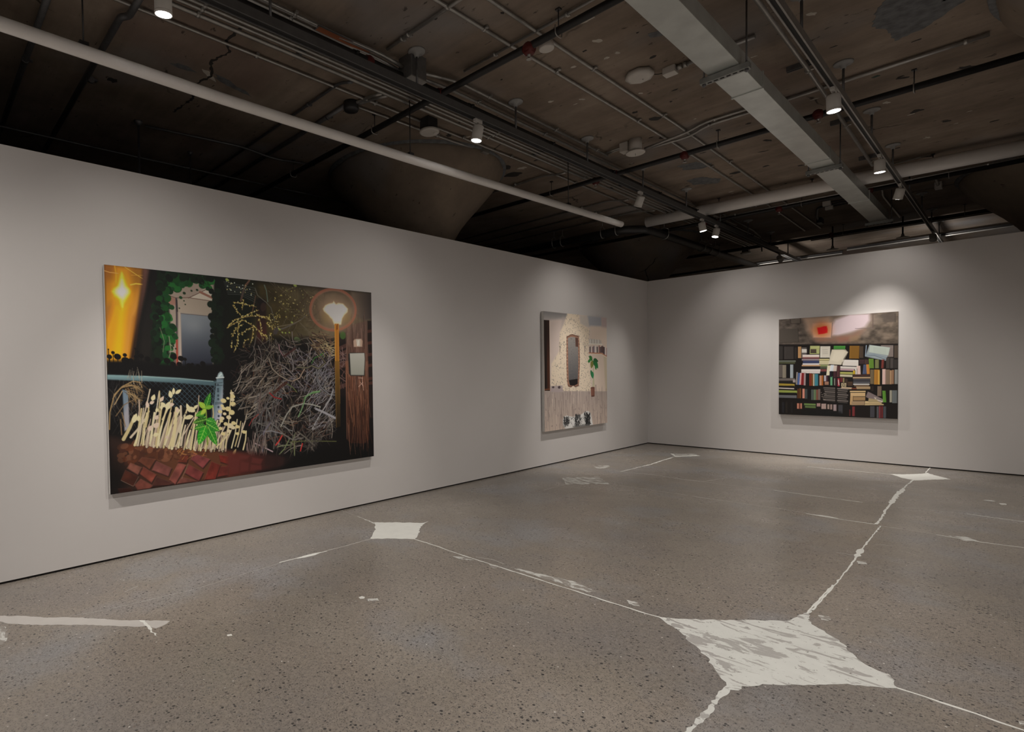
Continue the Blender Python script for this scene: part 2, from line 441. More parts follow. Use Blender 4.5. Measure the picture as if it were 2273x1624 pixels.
# ---------------------------------------------------------------- brushwork of the three paintings, in millimetres
GARDEN_STROKES = [
["P",[-4,-6,3041,-5,3039,1974,-4,1967],[9,9,10],0,1],
["G",[-7,-9,316,-5,300,155,267,351,240,538,199,815,-7,905],[54,23],[168,104,38],[73,718],[214,150,30],25,1],
["P",[80,-1,213,-8,199,298,133,359,87,306],[220,150,45],40,.7],
["P",[-7,353,54,308,73,334,-1,518],[150,98,52],30,.7],
["P",[93,361,166,357,133,773,47,774],[228,176,20],30,.85],
["P",[73,334,109,346,54,544,-5,739,-5,636],[222,160,24],25,.8],
["P",[54,308,83,313,12,518,-5,546],[196,120,36],20,.7],
["P",[213,326,295,163,254,437,213,539,166,766,139,773],[190,132,66],35,.8],
["P",[226,5,316,3,309,126,226,197],[150,104,36],30,.7],
["P",[-5,1,80,2,73,125,-5,132],[140,84,40],30,.7],
["L",[83,2,93,74,90,145],10.8,[232,170,50],.7,10.8],
["P",[226,439,288,321,226,645,179,787],[120,66,20],20,.6],
["W",[133,225],114,211,[255,190,20],.75,2],
["P",[139,42,154,76,172,137,186,172,210,205,203,234,172,286,152,322,136,380,119,331,113,290,73,265,53,224,67,195,100,172,113,136,126,78],[255,196,30],10,1],
["P",[139,59,149,118,164,166,193,192,198,220,166,272,146,309,137,351,126,303,116,272,83,250,66,223,83,198,113,171,125,121],[255,226,110],14,1],
["P",[139,119,156,174,179,200,179,225,146,274,119,268,93,235,93,207,119,177],[255,250,212],18,1],
["L",[-1,52,41,62,109,64],6.1,[232,168,90],1,6.1],
["L",[166,4,226,40,316,93],5.1,[236,190,80],1,5.1],
["L",[209,153,254,139,316,141],11.5,[240,190,70],1,11.5],
["L",[216,68,316,60],4.2,[220,170,70],.8,4.2],
["G",[316,-5,379,-4,336,217,281,436,226,787,186,808,240,538,300,155],[347,14],[104,72,64],[247,609],[40,24,16],14,1],
["G",[375,-3,537,-2,464,310,364,823,254,844,281,536,350,187],[428,20],[16,14,16],[322,679],[26,24,22],30,1],
["G",[464,-2,1036,-1,1044,431,970,871,464,882,378,823,435,385],[464,457],[12,30,16],[1003,433],[6,14,8],40,1],
["P",[526,210,618,143,787,61,970,68,958,357,945,848,551,897,526,749,544,453],[152,138,126],10,1],
["P",[526,218,600,242,603,301,566,311,526,291],[150,112,98],10,1],
["P",[717,230,897,121,958,178,946,245],[190,182,168],6,1],
["P",[618,248,717,230,946,245,945,381,618,375],[158,146,132],6,1],
["L",[717,230,905,128],7,[92,66,58],1,7],
["L",[830,165,954,213],22,[140,98,84],1,22],
["L",[526,218,600,238,717,226,950,243],6,[98,72,62],1,6],
["L",[522,210,618,145],6.8,[30,40,30],1,6.8],
["G",[642,374,950,389,937,855,642,899],[786,412],[116,124,132],[810,885],[30,34,46],5,1],
["W",[763,482],126,99,[132,138,142],.5,2],
["L",[630,375,629,891],15,[168,156,146],1,15],
["L",[642,378,950,390],5.6,[96,88,84],1,5.6],
["L",[603,242,605,391,600,615],16.5,[70,62,66],1,16.5],
["L",[600,615,597,891],18.8,[146,62,50],1,18.8],
["L",[609,256,611,361],9,[34,30,30],1,9],
["B",[435,224,526,210,537,380,596,600,544,860,435,874,407,532],70,3,18.2,41,[[20,72,34],[14,58,26],[24,88,36],[10,44,20],[30,96,40],[16,66,24]],.8,1],
["B",[450,128,596,26,954,38,970,115,787,84,618,151,522,210,464,251],60,4,21,45,[[20,72,34],[14,58,26],[24,88,36],[10,44,20],[30,96,40],[16,66,24]],.85,1],
["B",[763,63,905,35,970,123,889,129],10,5,16,32,[[20,72,34],[14,58,26],[24,88,36],[10,44,20],[30,96,40],[16,66,24]],.9,1],
["B",[921,142,1036,133,1035,825,929,848,937,514],70,6,19.8,41,[[10,24,14],[6,16,10],[12,30,16]],.9,1],
["B",[450,4,970,6,921,72,596,41,464,178,393,387,393,750,450,750],80,7,18.8,44,[[10,24,14],[6,16,10],[12,30,16],[12,40,20]],.9,1],
["E",574,155,16.8,14.3,.4,[18,62,30],1],
["E",679,188,15,12.8,.4,[26,48,28],1],
["E",748,160,10.5,8.9,.4,[26,48,28],1],
["E",802,148,12.8,10.2,.4,[26,48,28],1],
["E",645,231,16.5,14,.4,[18,62,30],1],
["E",559,326,27,23,.4,[18,62,30],1],
["E",478,318,19.5,16.6,.4,[18,62,30],1],
["E",511,226,22,19.1,.4,[18,62,30],1],
["E",853,78,11.2,9.5,.4,[26,48,28],1],
["E",865,96,10.4,8.8,.4,[26,48,28],1],
["E",845,113,9.6,8.2,.4,[26,48,28],1],
["E",686,292,7.2,6.1,.4,[26,48,28],1],
["E",675,259,7.5,6.4,.4,[26,48,28],1],
["E",630,330,7.5,6.4,.4,[26,48,28],1],
["E",559,660,12,10.2,.4,[26,48,28],1],
["E",566,679,10.5,8.9,.4,[26,48,28],1],
["E",574,534,8.4,7.1,.4,[26,48,28],1],
["E",581,548,7.5,6.4,.4,[26,48,28],1],
["E",588,600,26,22,.4,[18,62,30],1],
["E",551,697,13.5,11.5,.4,[26,48,28],1],
["E",588,704,9,7.6,.4,[26,48,28],1],
["E",493,772,28,24,.4,[18,62,30],1],
["L",[450,516,464,559,486,639,471,735],5.1,[150,140,120],.7,5.1],
["L",[529,594,544,712,526,786],6.8,[150,140,126],.8,6.8],
["P",[-7,815,226,815,464,845,686,854,1044,848,1256,873,3040,1024,3039,1974,-7,1966],[9,9,11],18,1],
["E",22,781,23,18.7,.5,[8,7,8],1],
["L",[22,781,27,891],6.1,[8,7,8],1,6.1],
["E",51,746,15.6,13.4,.5,[8,7,8],1],
["L",[51,746,56,892],6.1,[8,7,8],1,6.1],
["E",86,780,31,25,.5,[8,7,8],1],
["L",[86,780,92,892],6.1,[8,7,8],1,6.1],
["E",146,766,18.2,15.7,.5,[8,7,8],1],
["L",[146,766,151,893],6.1,[8,7,8],1,6.1],
["E",152,815,38,30,.5,[8,7,8],1],
["L",[152,815,158,893],6.1,[8,7,8],1,6.1],
["E",193,815,23,22,.5,[8,7,8],1],
["L",[193,815,198,893],6.3,[8,7,8],1,6.3],
["E",15,718,6.5,5.6,.5,[8,7,8],1],
["L",[15,718,20,891],6.1,[8,7,8],1,6.1],
["E",233,709,9.8,7.8,.5,[8,7,8],1],
["L",[233,709,239,894],6.1,[8,7,8],1,6.1],
["E",254,737,13,11.2,.5,[8,7,8],1],
["L",[254,737,259,894],6.3,[8,7,8],1,6.3],
["E",236,780,18.2,14.6,.5,[8,7,8],1],
["L",[236,780,242,894],6.3,[8,7,8],1,6.3],
["E",566,779,32,25,.5,[8,7,8],1],
["L",[566,779,572,898],6.8,[8,7,8],1,6.8],
["E",633,794,30,24,.5,[8,7,8],1],
["L",[633,794,639,899],6.5,[8,7,8],1,6.5],
["E",577,760,12,9.6,.5,[8,7,8],1],
["L",[577,760,583,898],6.8,[8,7,8],1,6.8],
["E",507,816,33,26,.5,[8,7,8],1],
["L",[507,816,513,897],6.8,[8,7,8],1,6.8],
["E",671,801,18,14.4,.5,[8,7,8],1],
["L",[671,801,677,899],6.8,[8,7,8],1,6.8],
["E",559,846,28,22,.5,[8,7,8],1],
["L",[559,846,565,898],6.3,[8,7,8],1,6.3],
["E",618,846,26,20,.5,[8,7,8],1],
["L",[618,846,624,898],6.8,[8,7,8],1,6.8],
["E",709,862,30,24,.5,[8,7,8],1],
["L",[709,862,715,899],7,[8,7,8],1,7],
["E",740,847,15,12,.5,[8,7,8],1],
["L",[740,847,746,900],6.8,[8,7,8],1,6.8],
["E",841,843,29,23,.5,[8,7,8],1],
["L",[841,843,848,901],6.8,[8,7,8],1,6.8],
["E",794,862,21,15.6,.5,[8,7,8],1],
["L",[794,862,800,900],7.2,[8,7,8],1,7.2],
["E",281,773,24,19,.5,[8,7,8],1],
["L",[281,773,286,894],6.5,[8,7,8],1,6.5],
["E",336,801,28,24,.5,[8,7,8],1],
["L",[336,801,342,895],6.3,[8,7,8],1,6.3],
["E",421,816,35,28,.5,[8,7,8],1],
["L",[421,816,427,896],6.5,[8,7,8],1,6.5],
["T",[6,960,266,965,311,1022,221,1223,31,1427,6,1409],90,11,46,170,1.5,3.9,[[88,86,84],[60,56,58],[120,112,100],[46,44,46]],[-2.4,-.8],.4,1],
["L",[242,988,474,1237],5.6,[62,84,94],.85,5.6],
["L",[426,993,197,1222],5.2,[62,80,92],.75,5.2],
["L",[285,989,520,1239],5.6,[62,84,94],.85,5.6],
["L",[472,994,240,1224],5.4,[62,80,92],.75,5.4],
["L",[330,990,567,1242],5.8,[62,84,94],.85,5.8],
["L",[519,995,284,1226],5.4,[62,80,92],.75,5.4],
["L",[375,991,615,1244],5.8,[62,84,94],.85,5.8],
["L",[566,996,328,1229],5.6,[62,80,92],.75,5.6],
["L",[420,992,663,1247],5.8,[62,84,94],.85,5.8],
["L",[613,997,373,1231],5.6,[62,80,92],.75,5.6],
["L",[466,994,712,1250],5.8,[62,84,94],.85,5.8],
["L",[661,998,418,1234],5.6,[62,80,92],.75,5.6],
["L",[512,995,761,1252],6,[62,84,94],.85,6],
["L",[710,999,464,1236],5.6,[62,80,92],.75,5.6],
["L",[559,996,811,1255],6,[62,84,94],.85,6],
["L",[759,1001,511,1239],5.6,[62,80,92],.75,5.6],
["L",[607,997,861,1258],6.1,[62,84,94],.85,6.1],
["L",[809,1002,557,1241],6,[62,80,92],.75,6],
["L",[655,998,913,1260],6.1,[62,84,94],.85,6.1],
["L",[860,1003,605,1244],5.6,[62,80,92],.75,5.6],
["L",[703,999,964,1263],6.3,[62,84,94],.85,6.3],
["L",[911,1004,653,1246],6,[62,80,92],.75,6],
["L",[753,1000,1017,1266],6.1,[62,84,94],.85,6.1],
["L",[963,1005,702,1249],5.8,[62,80,92],.75,5.8],
["L",[802,1002,1070,1269],6.1,[62,84,94],.85,6.1],
["L",[1015,1007,751,1252],5.8,[62,80,92],.75,5.8],
["L",[853,1003,1124,1272],6.1,[62,84,94],.85,6.1],
["L",[1068,1008,801,1254],6,[62,80,92],.75,6],
["L",[904,1004,1178,1275],6.5,[62,84,94],.85,6.5],
["L",[1122,1009,851,1257],6,[62,80,92],.75,6],
["L",[956,1005,1233,1278],6.5,[62,84,94],.85,6.5],
["L",[1176,1011,902,1260],6.1,[62,80,92],.75,6.1],
["L",[1008,1006,1289,1281],6.5,[62,84,94],.85,6.5],
["L",[1231,1012,954,1263],6.1,[62,80,92],.75,6.1],
["L",[24,1197,206,1519],3.9,[120,112,96],.5,3.9],
["L",[169,1220,31,1442],3.6,[110,104,92],.4,3.6],
["L",[67,1199,251,1523],3.9,[120,112,96],.5,3.9],
["L",[213,1222,74,1445],3.7,[110,104,92],.4,3.7],
["L",[110,1201,296,1528],3.8,[120,112,96],.5,3.8],
["L",[258,1225,117,1449],3.9,[110,104,92],.4,3.9],
["L",[154,1204,342,1532],3.9,[120,112,96],.5,3.9],
["L",[304,1227,161,1453],3.8,[110,104,92],.4,3.8],
["L",[198,1206,389,1536],3.9,[120,112,96],.5,3.9],
["L",[350,1230,206,1457],3.8,[110,104,92],.4,3.8],
["L",[243,1208,436,1541],3.9,[120,112,96],.5,3.9],
["L",[396,1232,251,1460],3.9,[110,104,92],.4,3.9],
["L",[288,1211,483,1545],4,[120,112,96],.5,4],
["L",[444,1235,296,1464],3.9,[110,104,92],.4,3.9],
["P",[304,1029,532,1020,373,1159,266,1154],[7,9,12],40,.9],
["P",[1048,990,1178,1019,1178,1275,1048,1268],[8,9,11],12,.95],
["G",[-1,931,296,947,613,972,971,1012,971,1059,613,1022,296,996,-1,976],[452,953],[120,152,156],[451,1017],[72,96,104],6,1],
["L",[-1,931,296,947,971,1012],5.4,[28,36,38],1,5.4],
["L",[296,953,613,978,939,1013],6.8,[156,186,186],.8,6.8],
["G",[119,1063,165,1080,169,1407,126,1427],[125,1202],[108,128,144],[165,1220],[150,150,158],6,1],
["G",[973,988,1043,994,1030,1267,975,1591,921,1577,935,1262],[957,1246],[104,126,136],[1020,1266],[178,178,192],6,1],
["P",[980,967,993,937,1013,920,1032,926,1044,955,1046,987,975,989],[156,178,182],6,1],
["L",[971,980,1048,976],10.8,[196,206,208],1,10.8],
["L",[1002,963,1021,946],14.4,[206,220,220],.8,14.4],
["L",[953,1031,1030,1028],6.1,[60,74,80],1,6.1],
["L",[953,1057,1030,1054],6.1,[60,74,80],1,6.1],
["L",[953,1220,1030,1218],6.3,[60,74,80],1,6.3],
["L",[953,1233,1030,1231],6.3,[60,74,80],1,6.3],
["E",986,1049,10.8,11.9,0,[58,72,82],1],
["E",986,1088,10.8,11.9,0,[58,72,82],1],
["E",986,1109,10.8,12.6,0,[58,72,82],1],
["E",986,1152,10.8,12.6,0,[58,72,82],1],
["E",986,1187,10.8,11.9,0,[58,72,82],1],
["E",986,1264,10.8,12.6,0,[58,72,82],1],
["E",986,1308,10.8,11.9,0,[58,72,82],1],
["E",986,1351,10.8,11.9,0,[58,72,82],1],
["E",957,1044,10.8,11.9,0,[28,34,38],1],
["L",[953,1035,922,1261,908,1550],6.8,[90,120,130],.7,6.8],
["L",[38,1144,96,1058,169,1021,266,1052],4.5,[158,132,92],.9,2.2],
["L",[39,1142,97,1057,172,1022,291,1055],4.5,[128,104,70],.9,2.2],
["L",[40,1141,98,1056,174,1023,293,1058],4.5,[170,148,108],.9,2.2],
["L",[41,1139,99,1055,177,1024,270,1059],4.5,[158,132,92],.9,2.2],
["L",[42,1137,100,1055,180,1024,243,1061],4.6,[128,104,70],.9,2.3],
["L",[42,1135,101,1054,183,1025,237,1063],4.5,[170,148,108],.9,2.2],
["L",[43,1134,102,1053,186,1026,257,1066],4.5,[158,132,92],.9,2.2],
["L",[44,1132,104,1052,189,1026,286,1070],4.5,[128,104,70],.9,2.2],
["L",[45,1130,105,1051,191,1027,296,1072],4.6,[170,148,108],.9,2.3],
["L",[46,1128,106,1050,194,1028,278,1074],4.5,[158,132,92],.9,2.2],
["L",[47,1127,107,1049,197,1028,249,1076],4.6,[128,104,70],.9,2.3],
["L",[47,1125,108,1049,200,1029,236,1077],4.6,[170,148,108],.9,2.3],
["L",[48,1123,109,1048,203,1030,250,1080],4.5,[158,132,92],.9,2.2],
["L",[49,1122,110,1047,206,1030,278,1084],4.6,[128,104,70],.9,2.3],
["L",[50,1120,111,1046,209,1031,296,1087],4.6,[170,148,108],.9,2.3],
["L",[51,1118,112,1045,211,1032,285,1089],4.5,[158,132,92],.9,2.2],
["L",[51,1116,114,1044,214,1032,257,1090],4.6,[128,104,70],.9,2.3],
["L",[52,1115,115,1043,217,1033,237,1092],4.6,[170,148,108],.9,2.3],
["L",[53,1113,116,1043,220,1034,243,1095],4.5,[158,132,92],.9,2.2],
["L",[54,1111,117,1042,223,1034,270,1098],4.6,[128,104,70],.9,2.3],
["L",[55,1109,118,1041,226,1035,293,1101],4.6,[170,148,108],.9,2.3],
["L",[56,1108,119,1040,229,1036,291,1104],4.6,[158,132,92],.9,2.3],
["L",[56,1106,120,1039,232,1037,265,1105],4.5,[128,104,70],.9,2.2],
["L",[57,1104,121,1038,234,1037,240,1107],4.8,[170,148,108],.9,2.4],
["L",[58,1102,123,1037,237,1038,238,1109],4.6,[158,132,92],.9,2.3],
["L",[59,1101,124,1037,240,1039,262,1112],4.5,[128,104,70],.9,2.2],
["L",[6,1402,13,1257,53,1106,117,1039,206,995,266,1005,281,1052],9.3,[150,126,88],1,9.3],
["L",[53,1191,117,1078],8.2,[168,146,110],1,8.2],
["L",[60,1291,132,1195,206,1159],7.5,[120,100,74],1,7.5],
["L",[96,1324,103,1456],10.1,[120,96,70],1,10.1],
["L",[110,1263,136,1389],7.2,[140,116,84],1,7.2],
["T",[161,1017,296,1037,311,1133,206,1230,161,1126],50,12,45,112,3,6,[[132,106,72],[104,82,56],[160,136,98]],[.3,1.6],.5,1],
["T",[169,909,296,910,281,989,169,986],9,13,60,120,3.8,5.2,[[160,150,130],[120,112,100]],[-1.9,-1.1],.2,1],
["G",[6,1470,132,1512,531,1590,825,1644,1358,1770,1358,1968,6,1958],[38,1657],[40,26,22],[531,1631],[92,56,38],30,1],
["B",[74,1530,825,1628,825,1712,373,1703,74,1738],90,14,17.6,48,[[104,66,46],[84,48,32],[122,78,56],[70,40,30],[96,50,30]],.7,.8],
["W",[24,1846],145,198,[10,8,8],.9,2],
["W",[38,1519],116,76,[44,30,26],.7,2],
["P",[709,1748,739,1697,895,1769,820,1845],[18,12,12],8,1],
["P",[705,1741,734,1690,890,1762,816,1838],[124,62,62],6,1],
["L",[705,1741,734,1690,890,1762],4.2,[158,96,96],.5,4.2],
["N",[705,1741,734,1690,890,1762,816,1838],.16,60,60,1110,6],
["P",[503,1911,597,1759,659,1800,556,1963],[18,12,12],8,1],
["P",[499,1904,592,1752,655,1793,552,1956],[126,70,62],6,1],
["L",[499,1904,592,1752,655,1793],4.2,[160,104,96],.5,4.2],
["N",[499,1904,592,1752,655,1793,552,1956],.16,60,60,860,6],
["P",[646,1869,688,1795,825,1888,781,1962],[18,12,12],8,1],
["P",[642,1861,684,1788,820,1880,777,1955],[110,52,50],6,1],
["L",[642,1861,684,1788,820,1880],4.2,[144,86,84],.5,4.2],
["N",[642,1861,684,1788,820,1880,777,1955],.16,60,60,1035,6],
["P",[833,1957,908,1792,998,1837,944,1968],[18,12,12],8,1],
["P",[829,1949,904,1785,993,1830,939,1960],[108,42,34],6,1],
["L",[829,1949,904,1785,993,1830],4.2,[142,76,68],.5,4.2],
["N",[829,1949,904,1785,993,1830,939,1960],.16,60,60,1255,6],
["P",[354,1802,392,1727,527,1808,495,1877],[18,12,12],8,1],
["P",[350,1796,388,1720,523,1801,491,1870],[120,70,64],6,1],
["L",[350,1796,388,1720,523,1801],4,[154,104,98],.5,4],
["N",[350,1796,388,1720,523,1801,491,1870],.16,60,60,670,6],
["P",[239,1815,281,1765,388,1851,346,1917],[18,12,12],8,1],
["P",[236,1809,277,1759,385,1844,342,1910],[122,62,50],6,1],
["L",[236,1809,277,1759,385,1844],3.8,[156,96,84],.5,3.8],
["N",[236,1809,277,1759,385,1844,342,1910],.16,60,60,520,6],
["P",[143,1760,172,1717,266,1768,232,1830],[18,12,12],8,1],
["P",[139,1753,169,1710,262,1761,228,1823],[116,72,60],6,1],
["L",[139,1753,169,1710,262,1761],3.7,[150,106,94],.5,3.7],
["N",[139,1753,169,1710,262,1761,228,1823],.16,60,60,390,6],
["P",[92,1854,128,1774,232,1842,191,1922],[18,12,12],8,1],
["P",[88,1847,125,1767,228,1835,187,1915],[72,36,26],6,1],
["L",[88,1847,125,1767,228,1835],3.6,[106,70,60],.5,3.6],
["N",[88,1847,125,1767,228,1835,187,1915],.16,60,60,320,6],
["P",[239,1709,269,1677,388,1711,330,1791],[18,12,12],8,1],
["P",[236,1703,266,1671,385,1704,327,1785],[108,62,46],6,1],
["L",[236,1703,266,1671,385,1704],3.8,[142,96,80],.5,3.8],
["N",[236,1703,266,1671,385,1704,327,1785],.16,60,60,520,6],
["P",[984,1736,1112,1772,1094,1844,998,1807],[18,12,12],8,1],
["P",[980,1729,1108,1765,1089,1837,993,1799],[112,40,32],6,1],
["L",[980,1729,1108,1765,1089,1837],4.4,[146,74,66],.5,4.4],
["N",[980,1729,1108,1765,1089,1837,993,1799],.16,60,60,1425,6],
["P",[1112,1785,1202,1813,1183,1948,1089,1940],[18,12,12],8,1],
["P",[1108,1778,1197,1806,1178,1940,1084,1932],[98,38,28],6,1],
["L",[1108,1778,1197,1806,1178,1940],4.5,[132,72,62],.5,4.5],
["N",[1108,1778,1197,1806,1178,1940,1084,1932],.16,60,60,1565,6],
["P",[202,1916,254,1868,361,1947,330,1962,224,1962],[18,12,12],8,1],
["P",[198,1909,251,1862,357,1940,327,1955,221,1955],[112,62,52],6,1],
["L",[198,1909,251,1862,357,1940],3.8,[146,96,86],.5,3.8],
["N",[198,1909,251,1862,357,1940,327,1955,221,1955],.16,60,60,470,6],
["P",[350,1945,392,1867,539,1948,503,1960],[18,12,12],8,1],
["P",[346,1938,388,1860,535,1941,499,1952],[78,44,38],6,1],
["L",[346,1938,388,1860,535,1941],4,[112,78,72],.5,4],
["N",[346,1938,388,1860,535,1941,499,1952],.16,60,60,665,6],
["P",[572,1957,617,1902,769,1963,692,1960],[18,12,12],8,1],
["P",[568,1950,613,1895,764,1955,688,1953],[110,64,56],6,1],
["L",[568,1950,613,1895,764,1955],4.1,[144,98,90],.5,4.1],
["N",[568,1950,613,1895,764,1955,688,1953],.16,60,60,945,6],
["P",[1211,1806,1317,1809,1336,1946,1201,1946],[18,12,12],8,1],
["P",[1206,1798,1312,1801,1332,1938,1197,1938],[64,30,26],6,1],
["L",[1206,1798,1312,1801,1332,1938],4.7,[98,64,60],.5,4.7],
["N",[1206,1798,1312,1801,1332,1938,1197,1938],.16,60,60,1670,6],
["P",[584,1758,625,1697,692,1704,667,1776],[18,12,12],8,1],
["P",[580,1751,621,1690,688,1697,663,1769],[96,46,34],6,1],
["L",[580,1751,621,1690,688,1697],4.1,[130,80,68],.5,4.1],
["N",[580,1751,621,1690,688,1697,663,1769],.16,60,60,960,6],
["P",[998,1850,1080,1860,1071,1946,961,1949],[18,12,12],8,1],
["P",[993,1843,1075,1853,1066,1938,957,1941],[104,44,38],6,1],
["L",[993,1843,1075,1853,1066,1938],4.5,[138,78,72],.5,4.5],
["N",[993,1843,1075,1853,1066,1938,957,1941],.16,60,60,1440,6],
["P",[63,1927,165,1934,187,1968,78,1967],[18,12,12],8,1],
["P",[60,1920,161,1927,183,1962,74,1960],[44,18,12],6,1],
["L",[60,1920,161,1927,183,1962],3.9,[78,52,46],.5,3.9],
["N",[60,1920,161,1927,183,1962,74,1960],.16,60,60,280,6],
["W",[904,1635],107,52,[86,38,26],.6,2],
["T",[515,1605,895,1652,895,1720,531,1721],40,15,26,76,4.2,9.3,[[150,92,54],[170,120,70],[96,50,28],[60,34,22]],[-.9,.4],.4,1],
["L",[88,1851,187,1917,232,1839],4.5,[150,120,104],.7,4.5],
["L",[613,1911,675,1779],7.4,[130,108,92],.7,7.4],
["L",[212,1557,276,1413,338,1266],30,[30,26,24],.8,30],
["L",[208,1556,264,1412,334,1266],23,[206,194,150],1,16.3],
["L",[225,1556,245,1398,273,1240],20,[190,176,130],1,14.1],
["L",[217,1539,252,1398,288,1257],13.9,[214,204,166],1,9.8],
["L",[232,1562,261,1477,287,1391],21,[30,26,24],.8,21],
["L",[228,1562,259,1477,283,1391],13.9,[176,158,138],1,9.8],
["L",[239,1563,268,1400,295,1236],21,[30,26,24],.8,21],
["L",[235,1562,266,1400,291,1235],13.5,[196,184,160],1,9.4],
["L",[256,1562,296,1471,335,1380],13.9,[160,140,124],1,9.8],
["L",[265,1551,281,1462,294,1372],17.2,[30,26,24],.8,17.2],
["L",[261,1551,278,1461,290,1372],10.8,[206,194,150],1,7.6],
["L",[277,1563,294,1422,316,1281],17.6,[190,176,130],1,12.3],
["L",[281,1559,297,1418,320,1277],10.8,[214,204,166],1,7.6],
["L",[297,1564,326,1451,352,1338],17.8,[30,26,24],.8,17.8],
["L",[293,1563,320,1451,348,1337],11.2,[176,158,138],1,7.8],
["L",[312,1582,330,1497,346,1412],28,[30,26,24],.8,28],
["L",[308,1582,321,1497,342,1411],20,[196,184,160],1,14.1],
["L",[316,1576,338,1493,378,1410],16.5,[160,140,124],1,11.5],
["L",[339,1553,375,1448,407,1341],21,[30,26,24],.8,21],
["L",[335,1552,371,1447,404,1341],14.4,[206,194,150],1,10.1],
["L",[340,1562,360,1458,378,1353],18.4,[30,26,24],.8,18.4],
["L",[337,1561,356,1457,374,1352],10.8,[190,176,130],1,7.6],
["L",[345,1569,368,1427,387,1283],30,[30,26,24],.8,30],
["L",[342,1569,359,1426,383,1283],24,[214,204,166],1,16.8],
["L",[354,1575,397,1424,437,1271],28,[30,26,24],.8,28],
["L",[350,1575,393,1424,433,1270],21,[176,158,138],1,14.6],
["L",[369,1586,389,1480,409,1374],23,[196,184,160],1,16.3],
["L",[387,1561,408,1445,426,1328],27,[30,26,24],.8,27],
["L",[383,1561,400,1445,422,1328],20,[160,140,124],1,14.1],
["L",[401,1594,449,1427,493,1259],27,[30,26,24],.8,27],
["L",[398,1593,436,1426,489,1259],21,[206,194,150],1,14.6],
["L",[392,1577,416,1416,443,1254],24,[190,176,130],1,16.8],
["L",[407,1574,421,1491,443,1407],24,[214,204,166],1,16.8],
["L",[428,1595,478,1456,525,1314],25,[30,26,24],.8,25],
["L",[424,1595,470,1455,521,1314],17.6,[176,158,138],1,12.3],
["L",[423,1583,468,1436,528,1288],17.6,[196,184,160],1,12.3],
["L",[435,1600,483,1481,527,1361],25,[30,26,24],.8,25],
["L",[431,1599,472,1480,523,1361],18.1,[160,140,124],1,12.7],
["L",[460,1596,498,1444,532,1292],26,[30,26,24],.8,26],
["L",[456,1595,493,1444,528,1292],17.6,[206,194,150],1,12.3],
["L",[456,1603,506,1446,569,1288],18.1,[190,176,130],1,12.7],
["L",[474,1579,544,1426,612,1270],28,[30,26,24],.8,28],
["L",[470,1578,526,1424,608,1270],21,[214,204,166],1,15],
["L",[488,1591,549,1459,607,1325],31,[30,26,24],.8,31],
["L",[484,1591,536,1458,603,1324],24,[176,158,138],1,16.8],
["L",[498,1607,549,1472,598,1335],19.6,[30,26,24],.8,19.6],
["L",[494,1607,540,1472,594,1335],11.2,[196,184,160],1,7.8],
["L",[504,1584,535,1436,559,1285],11.2,[160,140,124],1,7.8],
["L",[509,1614,549,1529,587,1444],29,[30,26,24],.8,29],
["L",[505,1613,533,1528,583,1444],21,[206,194,150],1,15],
["L",[526,1596,571,1462,613,1327],22,[30,26,24],.8,22],
["L",[522,1596,559,1461,609,1327],15.3,[190,176,130],1,10.7],
["L",[534,1621,602,1465,667,1306],31,[30,26,24],.8,31],
["L",[530,1620,583,1463,663,1306],26,[214,204,166],1,17.8],
["L",[551,1588,583,1460,612,1330],31,[30,26,24],.8,31],
["L",[547,1588,572,1459,608,1330],26,[176,158,138],1,17.8],
["L",[550,1601,592,1472,631,1341],28,[30,26,24],.8,28],
["L",[546,1601,584,1471,627,1340],21,[196,184,160],1,15],
["L",[567,1627,620,1458,680,1288],18.1,[160,140,124],1,12.7],
["L",[578,1603,630,1439,680,1272],26,[30,26,24],.8,26],
["L",[574,1602,624,1438,676,1272],18.7,[206,194,150],1,13.1],
["L",[588,1609,612,1510,632,1411],29,[30,26,24],.8,29],
["L",[584,1608,609,1510,628,1411],21,[190,176,130],1,15],
["L",[594,1616,629,1468,662,1318],26,[30,26,24],.8,26],
["L",[590,1616,618,1467,658,1318],18.1,[214,204,166],1,12.7],
["L",[624,1617,656,1513,685,1408],19.6,[30,26,24],.8,19.6],
["L",[620,1617,653,1513,680,1408],11.9,[176,158,138],1,8.3],
["L",[618,1598,643,1508,665,1418],29,[30,26,24],.8,29],
["L",[614,1597,632,1507,660,1417],21,[196,184,160],1,14.6],
["L",[645,1633,668,1532,689,1430],23,[30,26,24],.8,23],
["L",[641,1632,658,1531,685,1430],14.8,[160,140,124],1,10.4],
["L",[646,1642,701,1516,754,1389],19.6,[30,26,24],.8,19.6],
["L",[641,1641,685,1515,750,1389],11.9,[206,194,150],1,8.3],
["L",[652,1631,705,1496,756,1359],19,[30,26,24],.8,19],
["L",[647,1630,692,1495,751,1358],11.5,[190,176,130],1,8.1],
["L",[673,1630,692,1549,708,1468],30,[30,26,24],.8,30],
["L",[669,1629,679,1548,704,1467],21,[214,204,166],1,15],
["L",[683,1615,733,1497,780,1378],33,[30,26,24],.8,33],
["L",[679,1614,725,1497,776,1378],25,[176,158,138],1,17.3],
["L",[693,1629,738,1462,780,1294],30,[30,26,24],.8,30],
["L",[689,1628,731,1462,776,1293],21,[196,184,160],1,15],
["L",[710,1631,747,1479,781,1325],19.6,[30,26,24],.8,19.6],
["L",[706,1630,737,1478,777,1325],11.9,[160,140,124],1,8.3],
["L",[707,1643,738,1476,766,1307],29,[30,26,24],.8,29],
["L",[703,1643,734,1475,762,1306],22,[206,194,150],1,15.5],
["L",[735,1638,774,1519,810,1399],19.6,[30,26,24],.8,19.6],
["L",[730,1637,760,1518,806,1399],12.2,[190,176,130],1,8.6],
["L",[738,1649,762,1505,777,1360],22,[214,204,166],1,15.5],
